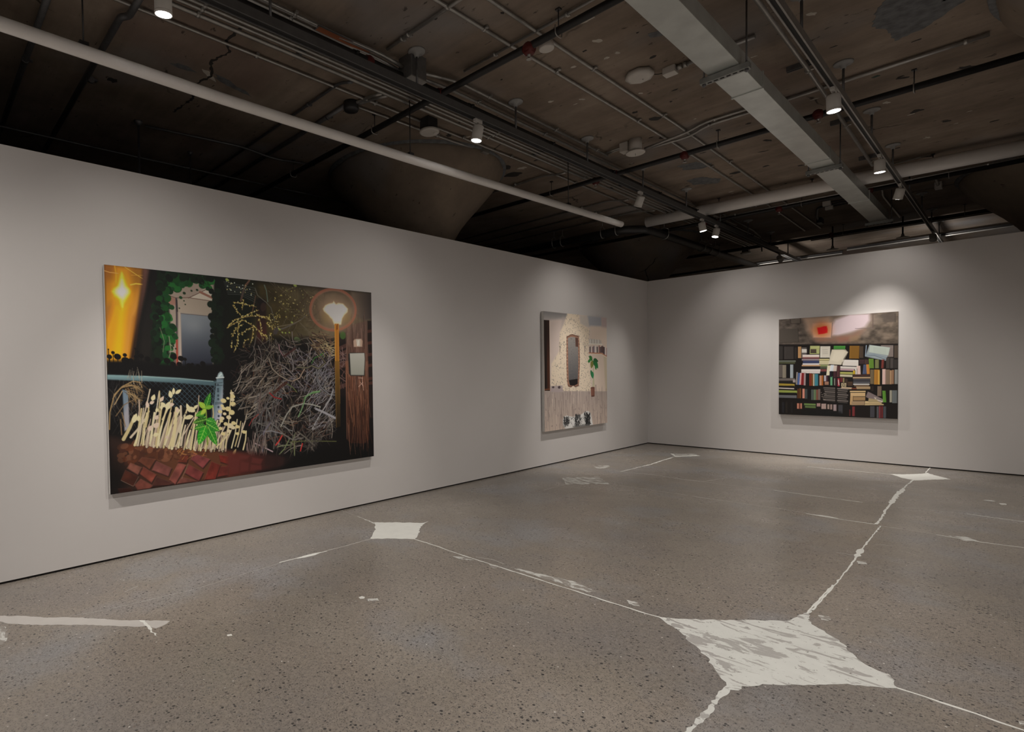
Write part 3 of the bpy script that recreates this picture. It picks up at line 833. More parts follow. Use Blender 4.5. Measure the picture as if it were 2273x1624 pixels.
["L",[751,1620,777,1499,800,1377],19.6,[30,26,24],.8,19.6],
["L",[746,1620,763,1498,795,1377],11.9,[176,158,138],1,8.3],
["L",[748,1656,763,1587,795,1519],22,[196,184,160],1,15.5],
["L",[761,1643,805,1538,845,1430],26,[30,26,24],.8,26],
["L",[757,1643,796,1537,841,1430],18.7,[160,140,124],1,13.1],
["L",[785,1661,806,1593,824,1524],27,[30,26,24],.8,27],
["L",[781,1660,798,1592,819,1524],18.7,[206,194,150],1,13.1],
["L",[787,1652,811,1525,832,1397],27,[30,26,24],.8,27],
["L",[783,1651,805,1524,828,1396],18.7,[190,176,130],1,13.1],
["L",[802,1665,839,1566,872,1466],26,[30,26,24],.8,26],
["L",[798,1665,826,1565,867,1466],18.7,[214,204,166],1,13.1],
["L",[822,1642,878,1512,931,1381],27,[30,26,24],.8,27],
["L",[818,1642,865,1511,927,1381],18.7,[176,158,138],1,13.1],
["L",[816,1630,846,1546,872,1462],19.6,[30,26,24],.8,19.6],
["L",[812,1630,832,1545,868,1462],11.9,[196,184,160],1,8.3],
["L",[839,1643,878,1519,913,1394],26,[30,26,24],.8,26],
["L",[835,1643,868,1518,909,1394],19.2,[160,140,124],1,13.5],
["L",[849,1651,908,1531,963,1409],30,[30,26,24],.8,30],
["L",[845,1651,892,1530,959,1409],23,[206,194,150],1,15.9],
["L",[850,1676,898,1569,942,1461],23,[30,26,24],.8,23],
["L",[846,1676,885,1568,937,1461],15.7,[190,176,130],1,11],
["L",[880,1652,930,1525,978,1395],31,[30,26,24],.8,31],
["L",[875,1652,922,1524,974,1395],23,[214,204,166],1,15.9],
["L",[879,1652,931,1548,980,1442],27,[30,26,24],.8,27],
["L",[875,1652,921,1547,976,1442],19.2,[176,158,138],1,13.5],
["L",[896,1674,913,1585,926,1494],20,[30,26,24],.8,20],
["L",[892,1674,901,1583,921,1494],12.6,[196,184,160],1,8.8],
["L",[906,1684,935,1575,961,1465],31,[30,26,24],.8,31],
["L",[902,1684,932,1575,957,1465],23,[160,140,124],1,15.9],
["L",[921,1665,938,1570,952,1474],24,[30,26,24],.8,24],
["L",[917,1665,924,1569,948,1474],15.7,[206,194,150],1,11],
["L",[939,1687,972,1593,1001,1498],20,[30,26,24],.8,20],
["L",[934,1686,958,1591,997,1497],12.6,[190,176,130],1,8.8],
["L",[936,1659,952,1563,963,1465],26,[30,26,24],.8,26],
["L",[932,1659,938,1561,959,1465],18.7,[214,204,166],1,13.1],
["L",[941,1670,966,1545,987,1420],28,[30,26,24],.8,28],
["L",[937,1669,960,1545,983,1420],19.2,[176,158,138],1,13.5],
["L",[971,1662,983,1586,992,1510],24,[30,26,24],.8,24],
["L",[966,1662,978,1586,987,1510],15.7,[196,184,160],1,11],
["L",[987,1688,1011,1576,1031,1463],28,[30,26,24],.8,28],
["L",[983,1688,1006,1576,1027,1463],19.2,[160,140,124],1,13.5],
["L",[994,1666,1025,1589,1053,1511],21,[30,26,24],.8,21],
["L",[990,1666,1015,1588,1048,1510],12.2,[206,194,150],1,8.6],
["L",[1013,1662,1041,1599,1066,1534],32,[30,26,24],.8,32],
["L",[1008,1662,1026,1597,1062,1534],23,[190,176,130],1,16.4],
["L",[1021,1700,1072,1599,1119,1496],20,[30,26,24],.8,20],
["L",[1017,1699,1065,1598,1115,1496],12.6,[214,204,166],1,8.8],
["L",[1014,1683,1057,1572,1096,1460],31,[30,26,24],.8,31],
["L",[1010,1682,1040,1570,1092,1459],23,[176,158,138],1,16.4],
["L",[1026,1682,1033,1597,1051,1513],12.6,[196,184,160],1,8.8],
["L",[1049,1696,1058,1621,1082,1546],19.2,[160,140,124],1,13.5],
["L",[117,1496,171,1399,213,1301],31,[190,176,130],1,25],
["L",[176,1485,242,1413,296,1338],19.5,[196,184,160],1,15.6],
["L",[251,1437,306,1255,350,1070],13.2,[196,184,160],1,10.5],
["L",[243,1334,255,1248,254,1162],13.9,[176,158,138],1,11.2],
["L",[304,1402,325,1316,334,1229],17,[190,176,130],1,13.6],
["L",[365,1406,403,1253,428,1097],12.4,[196,184,160],1,9.9],
["L",[420,1274,432,1182,432,1089],12.8,[190,176,130],1,10.2],
["L",[451,1348,498,1262,532,1175],13.2,[206,194,150],1,10.6],
["L",[499,1352,530,1260,548,1167],11.2,[190,176,130],1,9],
["L",[564,1602,657,1478,739,1351],12.8,[196,184,160],1,10.2],
["L",[764,1370,786,1258,795,1145],11.4,[176,158,138],1,9.1],
["L",[535,1591,564,1422,580,1251],33,[206,194,150],1,26],
["L",[605,1474,620,1356,621,1236],24,[196,184,160],1,19.2],
["L",[957,1649,1037,1584,1103,1515],14,[206,194,150],1,11.2],
["L",[975,1453,1000,1421,1011,1387],12.6,[214,204,166],1,10.1],
["L",[1048,1667,1092,1388,1122,1106],13.5,[206,194,150],1,10.8],
["L",[1112,1674,1153,1537,1178,1398],13.5,[214,204,166],1,10.8],
["L",[1178,1671,1214,1556,1235,1438],12.6,[196,184,160],1,10.1],
["L",[1235,1704,1262,1613,1273,1521],16.6,[206,194,150],1,13.3],
["L",[1225,1517,1267,1413,1293,1308],13.9,[196,184,160],1,11.1],
["L",[1150,1660,1190,1540,1216,1419],12.9,[190,176,130],1,10.4],
["L",[904,1670,982,1566,1048,1459],15.7,[196,184,160],1,12.6],
["L",[921,1415,933,1330,930,1244],13.1,[190,176,130],1,10.5],
["F",198,1362,231,1277,22,[216,204,164],0],
["F",243,1350,247,1295,15.5,[216,204,164],0],
["F",365,1175,388,1116,19.2,[216,204,164],0],
["F",327,1237,319,1173,16.5,[206,188,170],0],
["F",342,1198,385,1181,15.5,[206,188,170],0],
["F",436,1186,468,1136,15.5,[206,188,170],0],
["F",400,1281,408,1234,12.8,[216,204,164],0],
["F",444,1259,447,1211,13.9,[216,204,164],0],
["F",536,1158,523,1086,19.8,[216,204,164],0],
["F",556,1127,560,1061,14.4,[216,204,164],0],
["F",572,1119,631,1081,16.5,[216,204,164],0],
["F",491,1262,520,1188,27,[216,204,164],0],
["F",475,1237,443,1189,21,[216,204,164],0],
["F",515,1223,562,1211,17.6,[206,188,170],0],
["F",756,1294,683,1247,26,[216,204,164],0],
["F",739,1335,641,1352,21,[216,204,164],0],
["F",705,1299,675,1211,18.7,[216,204,164],0],
["F",739,1268,785,1232,14.8,[216,204,164],0],
["F",327,1443,360,1392,20,[206,188,170],0],
["F",373,1415,421,1377,24,[206,188,170],0],
["F",365,1486,417,1474,19.2,[216,204,164],0],
["F",483,1529,494,1491,12.8,[206,188,170],0],
["F",580,1292,598,1247,14.8,[206,188,170],0],
["F",389,1344,414,1305,18.6,[206,188,170],0],
["E",1039,1205,31,22,.3,[214,198,146],1],
["E",1085,1183,18,13.3,.3,[214,198,146],1],
["E",1131,1137,25,17.2,.3,[220,200,164],1],
["E",1136,1167,27,19.7,.3,[214,198,146],1],
["E",1131,1198,25,17.2,.3,[220,200,164],1],
["E",1138,1242,31,24,.3,[214,198,146],1],
["E",1025,1254,18,13.3,.3,[214,198,146],1],
["E",1039,1280,22,16.8,.3,[214,198,146],1],
["E",1085,1287,31,24,.3,[214,198,146],1],
["E",1122,1324,32,25,.3,[214,198,146],1],
["E",1002,1309,23,17.2,.3,[214,198,146],1],
["E",1048,1333,19.8,14.6,.3,[220,200,164],1],
["E",1089,1370,27,19.7,.3,[220,200,164],1],
["E",1020,1375,25,17.2,.3,[220,200,164],1],
["E",1011,1400,21,14.6,.3,[214,198,146],1],
["E",1057,1433,23,18.3,.3,[214,198,146],1],
["E",1002,1473,22,15.9,.3,[214,198,146],1],
["E",1029,1527,25,17.2,.3,[214,198,146],1],
["E",1103,1454,34,25,.3,[220,200,164],1],
["E",1140,1431,27,18.6,.3,[214,198,146],1],
["E",1131,1474,27,18.6,.3,[220,200,164],1],
["E",1089,1506,25,17.2,.3,[220,200,164],1],
["E",1178,1469,25,17.2,.3,[214,198,146],1],
["E",1178,1539,21,15.4,.3,[214,198,146],1],
["E",1249,1528,26,17.2,.3,[214,198,146],1],
["F",1122,1753,1160,1687,14.4,[190,176,120],0],
["L",[868,1615,864,1377,860,1275],14,[120,140,60],1,14],
["F",855,1274,908,1123,33,[34,110,36],[150,210,90]],
["F",860,1300,820,1213,22,[90,140,40],[150,210,90]],
["F",860,1300,756,1335,29,[70,140,44],[150,210,90]],
["F",860,1342,766,1411,32,[40,110,36],[150,210,90]],
["F",860,1376,734,1398,36,[46,92,30],[150,210,90]],
["F",855,1376,964,1422,38,[52,136,46],[150,210,90]],
["F",860,1410,989,1496,44,[40,124,40],[150,210,90]],
["F",860,1436,742,1455,37,[50,120,40],[150,210,90]],
["F",855,1436,781,1610,48,[40,150,36],[150,210,90]],
["F",877,1446,961,1632,40,[40,128,36],[150,210,90]],
["F",855,1266,791,1205,26,[150,180,60],[150,210,90]],
["F",851,1266,938,1253,22,[110,160,50],[150,210,90]],
["F",860,1275,807,1328,20,[170,190,70],[150,210,90]],
["G",[1175,-2,1600,7,2211,14,2940,10,2940,446,2476,586,1861,600,1581,606,1275,636,1421,229],[1492,288],[58,50,26],[2211,247],[104,94,74],60,1],
["P",[1069,0,1387,2,1421,229,1275,636,1069,678],[12,20,12],60,.9],
["W",[1959,118],241,152,[84,76,56],.6,2],
["W",[2108,509],207,120,[112,104,74],.5,2],
["W",[1728,324],250,164,[72,62,30],.6,2],
["N",[1404,8,2934,10,2934,484,1404,610],.18,120,120,31,40],
["G",[2632,15,2940,10,2940,316,2816,341,2632,277],[2655,176],[104,92,80],[2922,169],[58,52,50],20,1],
["G",[1417,193,1465,178,1518,194,1527,655,1412,665],[1439,291],[26,18,16],[1509,527],[72,38,34],14,1],
["E",1474,209,54,35,.2,[20,16,14],1],
["E",1492,264,31,48,.2,[64,46,38],.7],
["L",[1246,217,1284,89,1343,6],21,[86,66,56],1,21],
["L",[1343,10,1284,66],6.4,[124,88,70],1,6.4],
["L",[1369,319,1408,158],10.2,[98,70,50],1,10.2],
["T",[1545,4,2263,9,2210,506,1545,591],110,16,54,233,2.7,7.2,[[70,64,48],[98,92,78],[60,40,30],[120,110,88],[50,46,40]],None,.5,.8],
["L",[1636,499,1728,472,1861,417,1968,353,2048,290],17.4,[100,96,92],.9,5.2],
["L",[1654,458,1813,427,1939,380],9,[120,112,92],.9,9],
["L",[1627,516,1636,491],51,[72,66,64],1,51],
["L",[1929,406,1998,462,2058,511,2159,533],11.1,[104,96,78],1,11.1],
["L",[1510,39,1532,93,1545,205],11.9,[92,108,96],1,11.9],
["L",[1404,79,1430,149,1527,214,1581,267,1618,394],10.2,[92,90,80],1,10.2],
["L",[1069,46,1233,62,1404,79],7.4,[66,70,70],.8,7.4],
["L",[1075,65,1233,78,1404,103],7.2,[66,70,70],.8,7.2],
["L",[1082,84,1233,93,1404,127],7.4,[66,70,70],.8,7.4],
["L",[1088,104,1233,109,1404,151],7.2,[66,70,70],.8,7.2],
["L",[1095,123,1233,124,1404,175],7.4,[66,70,70],.8,7.4],
["L",[1101,142,1233,140,1404,198],7.4,[66,70,70],.8,7.4],
["L",[1108,162,1233,156,1404,222],7.2,[66,70,70],.8,7.2],
["L",[1167,238,1275,246,1413,269],10.7,[138,116,70],1,5.8],
["L",[1158,269,1216,335,1267,387],10.7,[138,116,70],1,5.8],
["L",[1267,379,1343,336,1439,299],11,[138,116,70],1,5.9],
["L",[1117,463,1183,406,1284,378,1421,356,1581,396],10.7,[138,116,70],1,5.8],
["L",[1093,494,1167,446,1267,410,1386,468,1509,560,1617,638],11,[138,116,70],1,5.9],
["L",[1216,420,1208,521,1200,645],10.7,[138,116,70],1,5.8],
["L",[1142,577,1191,491,1267,449],10.4,[138,116,70],1,5.6],
["L",[1241,551,1301,503,1378,468],10.4,[138,116,70],1,5.6],
["L",[1378,476,1360,579,1326,690],11,[138,116,70],1,5.9],
["L",[1447,386,1465,529,1483,656],11,[138,116,70],1,5.9],
["L",[1509,544,1527,655,1617,670],11,[138,116,70],1,5.9],
["L",[1208,591,1191,661,1158,731],10.4,[138,116,70],1,5.6],
["L",[1134,685,1142,616],10.1,[138,116,70],1,5.4],
["L",[1258,675,1284,612,1326,596],10.4,[138,116,70],1,5.6],
["L",[1527,431,1618,492],11,[138,116,70],1,5.9],
["L",[1275,207,1258,309],10.7,[138,116,70],1,5.8],
["L",[1430,355,1545,366,1581,412],11,[138,116,70],1,5.9],
["L",[1563,526,1599,622],11,[138,116,70],1,5.9],
["E",1179,243,8.8,4.8,.2,[206,190,112],1],
["E",1177,244,9.3,4.8,2.2,[188,176,96],1],
["E",1214,234,9.3,4.8,1.8,[220,210,150],1],
["E",1234,242,9.3,4.5,.5,[206,190,112],1],
["E",1251,240,9.3,4.8,2.2,[188,176,96],1],
["E",1289,252,9.3,4.8,1.6,[206,190,112],1],
["E",1296,243,9.3,4.5,.1,[188,176,96],1],
["E",1308,251,9.3,4.8,1,[220,210,150],1],
["E",1340,263,9.3,4.8,1.6,[206,190,112],1],
["E",1368,253,9.3,4.8,.1,[188,176,96],1],
["E",1385,256,9.3,4.5,1.5,[220,210,150],1],
["E",1172,269,8.8,4.8,.5,[206,190,112],1],
["E",1183,288,9.3,4.8,2.2,[188,176,96],1],
["E",1198,304,9.3,4.8,2.4,[220,210,150],1],
["E",1198,326,9.3,4.5,2.9,[206,190,112],1],
["E",1207,338,9.3,4.8,2.1,[206,190,112],1],
["E",1232,351,9.3,4.5,1.5,[188,176,96],1],
["E",1261,367,9.3,4.5,2.5,[220,210,150],1],
["E",1263,385,9.3,4.5,2.7,[206,190,112],1],
["E",1285,367,9.3,4.8,2.8,[188,176,96],1],
["E",1311,355,9.3,4.5,.7,[220,210,150],1],
["E",1319,349,9.3,4.8,.5,[206,190,112],1],
["E",1355,328,9.3,4.8,2.7,[206,190,112],1],
["E",1362,334,9.3,4.8,2.1,[188,176,96],1],
["E",1391,316,9.3,4.8,2,[220,210,150],1],
["E",1417,302,9.9,4.8,.6,[206,190,112],1],
["E",1118,469,8.8,4.8,1.9,[206,190,112],1],
["E",1123,453,8.8,4.8,2.2,[188,176,96],1],
["E",1161,426,8.8,4.5,2.2,[220,210,150],1],
["E",1155,422,8.8,4.5,.8,[206,190,112],1],
["E",1176,412,8.8,4.5,.3,[206,190,112],1],
["E",1204,406,8.8,4.5,.7,[188,176,96],1],
["E",1215,401,9.3,4.5,1.3,[220,210,150],1],
["E",1249,377,9.3,4.8,1.1,[206,190,112],1],
["E",1254,385,9.3,4.8,.2,[188,176,96],1],
["E",1296,366,9.3,4.5,2.2,[206,190,112],1],
["E",1293,368,9.3,4.8,2.4,[188,176,96],1],
["E",1320,362,9.3,4.8,2.1,[220,210,150],1],
["E",1349,356,9.3,4.5,3,[206,190,112],1],
["E",1365,352,9.9,4.8,1,[188,176,96],1],
["E",1401,362,9.9,4.8,.3,[220,210,150],1],
["E",1417,344,9.3,4.8,1.3,[206,190,112],1],
["E",1451,364,9.9,4.8,2.7,[188,176,96],1],
["E",1474,372,9.3,4.8,2.1,[220,210,150],1],
["E",1488,365,9.9,4.8,2,[206,190,112],1],
["E",1507,368,9.9,4.8,1.3,[188,176,96],1],
["E",1546,374,9.9,4.8,1.8,[220,210,150],1],
["E",1555,388,9.9,4.8,.4,[206,190,112],1],
["E",1105,487,8.8,4.5,1.8,[206,190,112],1],
["E",1109,470,9.3,4.8,1.7,[188,176,96],1],
["E",1120,459,9.3,4.8,.1,[220,210,150],1],
["E",1139,448,9.3,4.5,1.9,[206,190,112],1],
["E",1167,453,8.8,4.5,2.8,[206,190,112],1],
["E",1200,430,8.8,4.8,1.3,[188,176,96],1],
["E",1200,431,8.8,4.8,1.9,[220,210,150],1],
["E",1234,426,9.3,4.8,.8,[206,190,112],1],
["E",1244,416,9.3,4.5,0,[188,176,96],1],
["E",1254,407,9.3,4.5,.3,[206,190,112],1],
["E",1292,412,9.3,4.8,.3,[188,176,96],1],
["E",1298,422,9.3,4.8,.7,[220,210,150],1],
["E",1327,436,9.3,4.8,.9,[206,190,112],1],
["E",1350,440,9.3,4.8,2.7,[188,176,96],1],
["E",1379,460,9.3,4.8,1.3,[220,210,150],1],
["E",1387,467,9.3,4.8,.2,[206,190,112],1],
["E",1401,479,9.9,4.8,.5,[188,176,96],1],
["E",1410,498,9.3,4.8,1.1,[220,210,150],1],
["E",1439,513,9.9,4.8,1.8,[206,190,112],1],
["E",1450,528,9.9,4.8,1.1,[188,176,96],1],
["E",1460,535,9.9,4.8,.3,[220,210,150],1],
["E",1486,551,9.9,4.8,2,[206,190,112],1],
["E",1496,556,9.3,4.8,1.2,[206,190,112],1],
["E",1527,564,9.9,4.8,1.8,[188,176,96],1],
["E",1533,579,9.9,4.8,1.1,[220,210,150],1],
["E",1576,587,9.9,4.8,2.3,[206,190,112],1],
["E",1572,611,9.9,4.8,1.2,[188,176,96],1],
["E",1598,627,9.9,5.1,1.2,[220,210,150],1],
["E",1206,411,9.3,4.5,.2,[206,190,112],1],
["E",1224,441,9.3,4.5,2.9,[188,176,96],1],
["E",1218,449,9.3,4.5,2,[220,210,150],1],
["E",1219,483,8.8,4.5,1.5,[206,190,112],1],
["E",1206,498,9.3,4.5,2.4,[188,176,96],1],
["E",1202,520,9.3,4.5,1.4,[206,190,112],1],
["E",1219,545,8.8,4.8,2.8,[188,176,96],1],
["E",1214,556,9.3,4.5,.7,[220,210,150],1],
["E",1204,576,8.8,4.8,1.3,[206,190,112],1],
["E",1207,610,9.3,4.5,1.8,[188,176,96],1],
["E",1209,614,9.3,4.5,1.1,[220,210,150],1],
["E",1155,567,8.8,4.8,1.3,[206,190,112],1],
["E",1140,550,9.3,4.5,2.7,[188,176,96],1],
["E",1175,543,8.8,4.5,.4,[220,210,150],1],
["E",1166,518,9.3,4.5,2,[206,190,112],1],
["E",1186,505,9.3,4.5,1.6,[188,176,96],1],
["E",1181,490,9.3,4.5,2.8,[206,190,112],1],
["E",1217,470,9.3,4.5,1.5,[188,176,96],1],
["E",1235,463,8.8,4.5,2.7,[220,210,150],1],
["E",1247,462,9.3,4.5,1.2,[206,190,112],1],
["E",1255,554,9.3,4.8,1.7,[206,190,112],1],
["E",1251,532,9.3,4.5,.1,[188,176,96],1],
["E",1283,524,9.3,4.8,.5,[220,210,150],1],
["E",1301,500,9.3,4.8,1.2,[206,190,112],1],
["E",1325,500,9.9,4.8,2.1,[188,176,96],1],
["E",1338,493,9.3,4.5,1,[220,210,150],1],
["E",1365,478,9.3,4.5,2.3,[206,190,112],1],
["E",1387,468,9.9,4.8,1.9,[206,190,112],1],
["E",1372,498,9.3,4.8,2.9,[188,176,96],1],
["E",1375,505,9.3,4.8,1.4,[220,210,150],1],
["E",1373,543,9.3,4.8,2,[206,190,112],1],
["E",1373,546,9.3,4.8,2.8,[188,176,96],1],
["E",1367,579,9.3,4.8,2.7,[206,190,112],1],
["E",1365,587,9.9,4.8,2.4,[188,176,96],1],
["E",1356,608,9.9,4.5,2.2,[220,210,150],1],
["E",1346,626,9.3,4.8,2.4,[206,190,112],1],
["E",1328,653,9.3,4.8,1.3,[188,176,96],1],
["E",1325,671,9.3,4.5,1.4,[220,210,150],1],
["E",1439,394,9.9,4.8,.2,[206,190,112],1],
["E",1436,404,9.9,4.8,2.5,[188,176,96],1],
["E",1457,430,9.9,4.8,1.5,[220,210,150],1],
["E",1460,441,9.9,4.8,.8,[206,190,112],1],
["E",1458,455,9.3,4.8,.2,[188,176,96],1],
["E",1467,479,9.9,4.8,2.3,[220,210,150],1],
["E",1471,504,9.3,4.8,2,[206,190,112],1],
["E",1473,534,9.9,4.8,.4,[206,190,112],1],
["E",1458,545,9.9,4.8,1.4,[188,176,96],1],
["E",1465,559,9.9,4.8,1.7,[220,210,150],1],
["E",1487,587,9.9,4.8,1.6,[206,190,112],1],
["E",1473,610,9.9,4.8,2.6,[188,176,96],1],
["E",1474,636,9.9,4.8,1.5,[220,210,150],1],
["E",1510,550,9.9,4.8,.2,[206,190,112],1],
["E",1522,559,9.9,4.8,1.9,[188,176,96],1],
["E",1525,589,9.9,4.8,1.2,[220,210,150],1],
["E",1530,599,9.9,4.8,1.9,[206,190,112],1],
["E",1520,631,9.9,4.8,2.6,[188,176,96],1],
["E",1536,655,9.9,5.1,.9,[206,190,112],1],
["E",1542,656,9.9,4.8,.7,[188,176,96],1],
["E",1566,670,9.9,4.8,.3,[220,210,150],1],
["E",1604,661,9.9,4.8,1.1,[206,190,112],1],
["E",1203,580,9.3,4.8,1.4,[206,190,112],1],
["E",1194,611,8.8,4.5,.9,[188,176,96],1],
["E",1207,644,9.3,4.5,1.3,[220,210,150],1],
["E",1195,667,9.3,4.8,1,[206,190,112],1],
["E",1172,671,9.3,4.5,.6,[188,176,96],1],
["E",1179,691,9.3,4.5,1.1,[220,210,150],1],
["E",1174,706,9.3,4.5,2.4,[206,190,112],1],
["E",1137,680,9.3,4.8,2.5,[206,190,112],1],
["E",1132,667,9.3,4.5,2.8,[188,176,96],1],
["E",1139,640,9.3,4.8,2.8,[220,210,150],1],
["E",1265,678,9.3,4.8,2.6,[206,190,112],1],
["E",1278,657,9.3,4.8,2.9,[188,176,96],1],
["E",1269,634,9.3,4.5,2,[220,210,150],1],
["E",1280,608,9.3,4.8,.5,[206,190,112],1],
["E",1317,599,9.3,4.5,1.4,[188,176,96],1],
["E",1539,421,9.9,4.8,2.9,[206,190,112],1],
["E",1534,431,9.9,4.8,1.1,[188,176,96],1],
["E",1559,461,9.9,5.1,2.6,[220,210,150],1],
["E",1589,463,9.9,4.8,1.6,[206,190,112],1],
["E",1592,484,9.9,4.8,1.2,[188,176,96],1],
["E",1269,208,9.3,4.5,.5,[206,190,112],1],
["E",1267,234,9.3,4.8,.3,[188,176,96],1],
["E",1259,240,9.3,4.8,.8,[220,210,150],1],
["E",1263,261,9.3,4.8,1,[206,190,112],1],
["E",1255,282,9.3,4.5,1.8,[188,176,96],1],
["E",1425,350,9.9,4.8,2.3,[206,190,112],1],
["E",1440,348,9.9,4.8,2.6,[188,176,96],1],
["E",1474,363,9.3,4.8,.4,[220,210,150],1],
["E",1499,366,9.9,4.8,1,[206,190,112],1],
["E",1530,363,9.9,4.8,1.2,[188,176,96],1],
["E",1560,360,9.9,4.8,1.4,[206,190,112],1],
["E",1561,375,9.9,4.8,2.5,[188,176,96],1],
["E",1572,396,9.9,4.8,1.6,[220,210,150],1],
["E",1577,533,9.9,4.8,2.5,[206,190,112],1],
["E",1569,541,9.9,4.8,1.6,[188,176,96],1],
["E",1564,554,10.4,4.8,3,[220,210,150],1],
["E",1574,590,9.9,4.8,2,[206,190,112],1],
["E",1604,591,9.9,4.8,.9,[188,176,96],1],
["B",[1545,301,1691,326,1673,490,1545,462],40,17,4.2,7.6,[[206,190,112],[188,176,96],[220,210,150]],.6,1],
["B",[1069,23,1387,18,1404,159,1069,130],30,18,4.1,7.4,[[196,206,190],[190,180,120]],.8,1],
["B",[1618,38,2108,22,2159,301,1636,394],70,19,4.6,10.1,[[170,160,90],[120,120,70],[190,176,120]],.7,1],
["E",1105,23,18.7,14.1,.4,[150,164,84],1],
["E",1876,8,23,15.4,.4,[150,164,84],1],
["E",1828,406,15.2,10.2,.4,[150,164,84],1],
["E",1677,486,15.2,10.2,.4,[150,164,84],1],
["E",1890,591,44,31,.4,[110,130,84],1],
["E",2023,634,34,24,.4,[110,130,84],1],
["E",1948,690,36,24,.4,[110,130,84],1],
["E",1710,517,12.6,9.5,.4,[150,164,84],1],
["E",1747,520,11.4,8.2,.4,[150,164,84],1],
["E",1794,515,11.4,7.7,.4,[150,164,84],1],
["P",[1275,675,1421,625,1618,589,1861,600,2108,569,2368,589,2389,1225,2399,1776,2158,1821,1580,1760,1334,1396,1216,1156,1191,923],[12,11,12],50,.96],
["T",[1267,691,1430,633,1627,597,1861,600,2108,577,2379,606,2389,1116,2389,1555,2209,1757,1860,1806,1544,1732,1369,1478,1249,1235,1199,1001],430,21,61,227,4.4,9.6,[[60,54,52],[48,40,38],[72,64,60],[52,30,26]],None,.6,.9],
["T",[1267,691,1430,633,1627,597,1861,600,2108,577,2379,606,2389,1116,2389,1555,2209,1757,1860,1806,1544,1732,1369,1478,1249,1235,1199,1001],420,22,61,262,6.1,12.2,[[118,112,102],[92,86,80],[140,132,122],[74,66,60],[104,92,78],[58,50,50],[126,118,114],[84,56,44],[52,46,44]],None,.55,1],
["T",[1200,885,1672,832,1672,1175,1317,1395,1199,1156],130,23,64,192,7.2,12,[[118,112,102],[92,86,80],[140,132,122],[74,66,60],[104,92,78]],[-1,-.2],.3,1],
["T",[1673,686,2368,677,2368,1203,1672,1175],110,24,55,203,5.5,10.1,[[120,116,122],[96,90,100],[134,126,120]],None,.5,1],
["T",[2007,893,2379,852,2378,1554,2057,1530],110,25,57,227,4.7,9.4,[[150,148,150],[116,116,122],[98,94,100]],[-1.3,-.4],.4,1],
["T",[1403,1164,1672,1175,1617,1578,1386,1558],60,26,102,272,6.8,13.6,[[110,108,106],[80,78,80],[96,84,80]],[1.3,2.2],.3,1],
["L",[1545,792,1581,897,1654,962,1766,1022,1822,1032],21,[16,14,14],.8,21],
["L",[1545,792,1581,897,1654,962,1766,1022,1822,1032],13.1,[150,138,124],1,13.1],
["L",[1663,849,1738,882,1813,949,1958,1102],20,[16,14,14],.8,20],
["L",[1663,849,1738,882,1813,949,1958,1102],12.2,[128,120,118],1,12.2],
["L",[1794,717,1832,833,1832,899,1823,932],19.8,[16,14,14],.8,19.8],
["L",[1794,717,1832,833,1832,899,1823,932],11.7,[140,134,134],1,11.7],
["L",[2128,911,2138,1039,2189,1110,2293,1191,2368,1203],22,[16,14,14],.8,22],
["L",[2128,911,2138,1039,2189,1110,2293,1191,2368,1203],13.2,[118,118,122],1,13.2],
["L",[1822,1032,1909,1000,1958,926,1978,901],19.4,[16,14,14],.8,19.4],
["L",[1822,1032,1909,1000,1958,926,1978,901],11.1,[172,150,130],1,11.1],
["L",[1880,883,2007,893,2067,868,2159,903,2252,834],22,[16,14,14],.8,22],
["L",[1880,883,2007,893,2067,868,2159,903,2252,834],13.8,[108,104,84],1,13.8],
["L",[2057,638,2138,714,2252,834],22,[16,14,14],.8,22],
["L",[2057,638,2138,714,2252,834],13.2,[98,92,72],1,13.2],
["L",[1663,645,1673,702,1710,759],19.5,[16,14,14],.8,19.5],
["L",[1663,645,1673,702,1710,759],11.9,[150,120,124],1,11.9],
["L",[1747,611,1766,660,1832,675],21,[16,14,14],.8,21],
["L",[1747,611,1766,660,1832,675],13.1,[118,110,108],1,13.1],
["L",[2067,842,2108,782,2159,765],10.4,[60,110,50],1,10.4],
["L",[2179,756,2221,730,2231,765],10.4,[50,130,50],1,10.4],
["L",[1728,1046,1822,1098,1870,1149],10.1,[96,110,64],1,10.1],
["L",[1958,1220,2057,1173,2158,1160],10.1,[80,130,70],1,10.1],
["L",[1599,1147,1691,1077,1747,1046],30,[74,36,28],.7,30],
["L",[1861,683,1728,767],23,[64,30,26],.7,23],
["L",[1545,1147,1596,1195,1680,1217],10.7,[150,30,34],1,10.7],
["L",[1305,1468,1344,1408,1413,1359],8.5,[140,56,54],1,8.5],
["L",[1606,1694,1648,1652,1680,1604],15,[190,60,54],1,15],
["L",[1902,1790,1918,1744,1930,1712],12.5,[190,50,50],1,12.5],
["L",[1364,1653,1453,1698,1565,1759],13.3,[170,150,156],1,13.3],
["L",[1627,1715,1701,1708,1787,1712,1808,1667,1841,1594],12,[112,118,92],1,12],
["L",[1643,1796,1701,1750,1765,1654],12,[112,124,88],1,12],
["L",[1787,1679,1963,1686,2447,1737],10.5,[88,92,56],1,10.5],
["L",[1830,1688,1828,1830],12.3,[112,120,84],1,12.3],
["L",[1781,1693,1785,1787],10,[84,92,66],1,10],
["L",[1669,1505,1744,1379,1809,1308,1952,1277,2054,1292,2170,1327],14.6,[150,150,142],1,14.6],
["L",[1701,1498,1765,1550,1809,1563],11.2,[120,120,118],1,11.2],
["L",[1885,1417,1941,1315,1986,1202,2077,1157,2170,1151],13.6,[112,150,104],1,13.6],
["L",[2112,1344,2217,1389,2386,1470],24,[150,150,156],1,24],
["L",[2060,1564,2100,1499,2193,1378,2313,1236,2349,1137],15.3,[150,150,152],1,15.3],
["L",[1473,1545,1555,1542,1680,1581],10.7,[130,130,136],1,10.7],
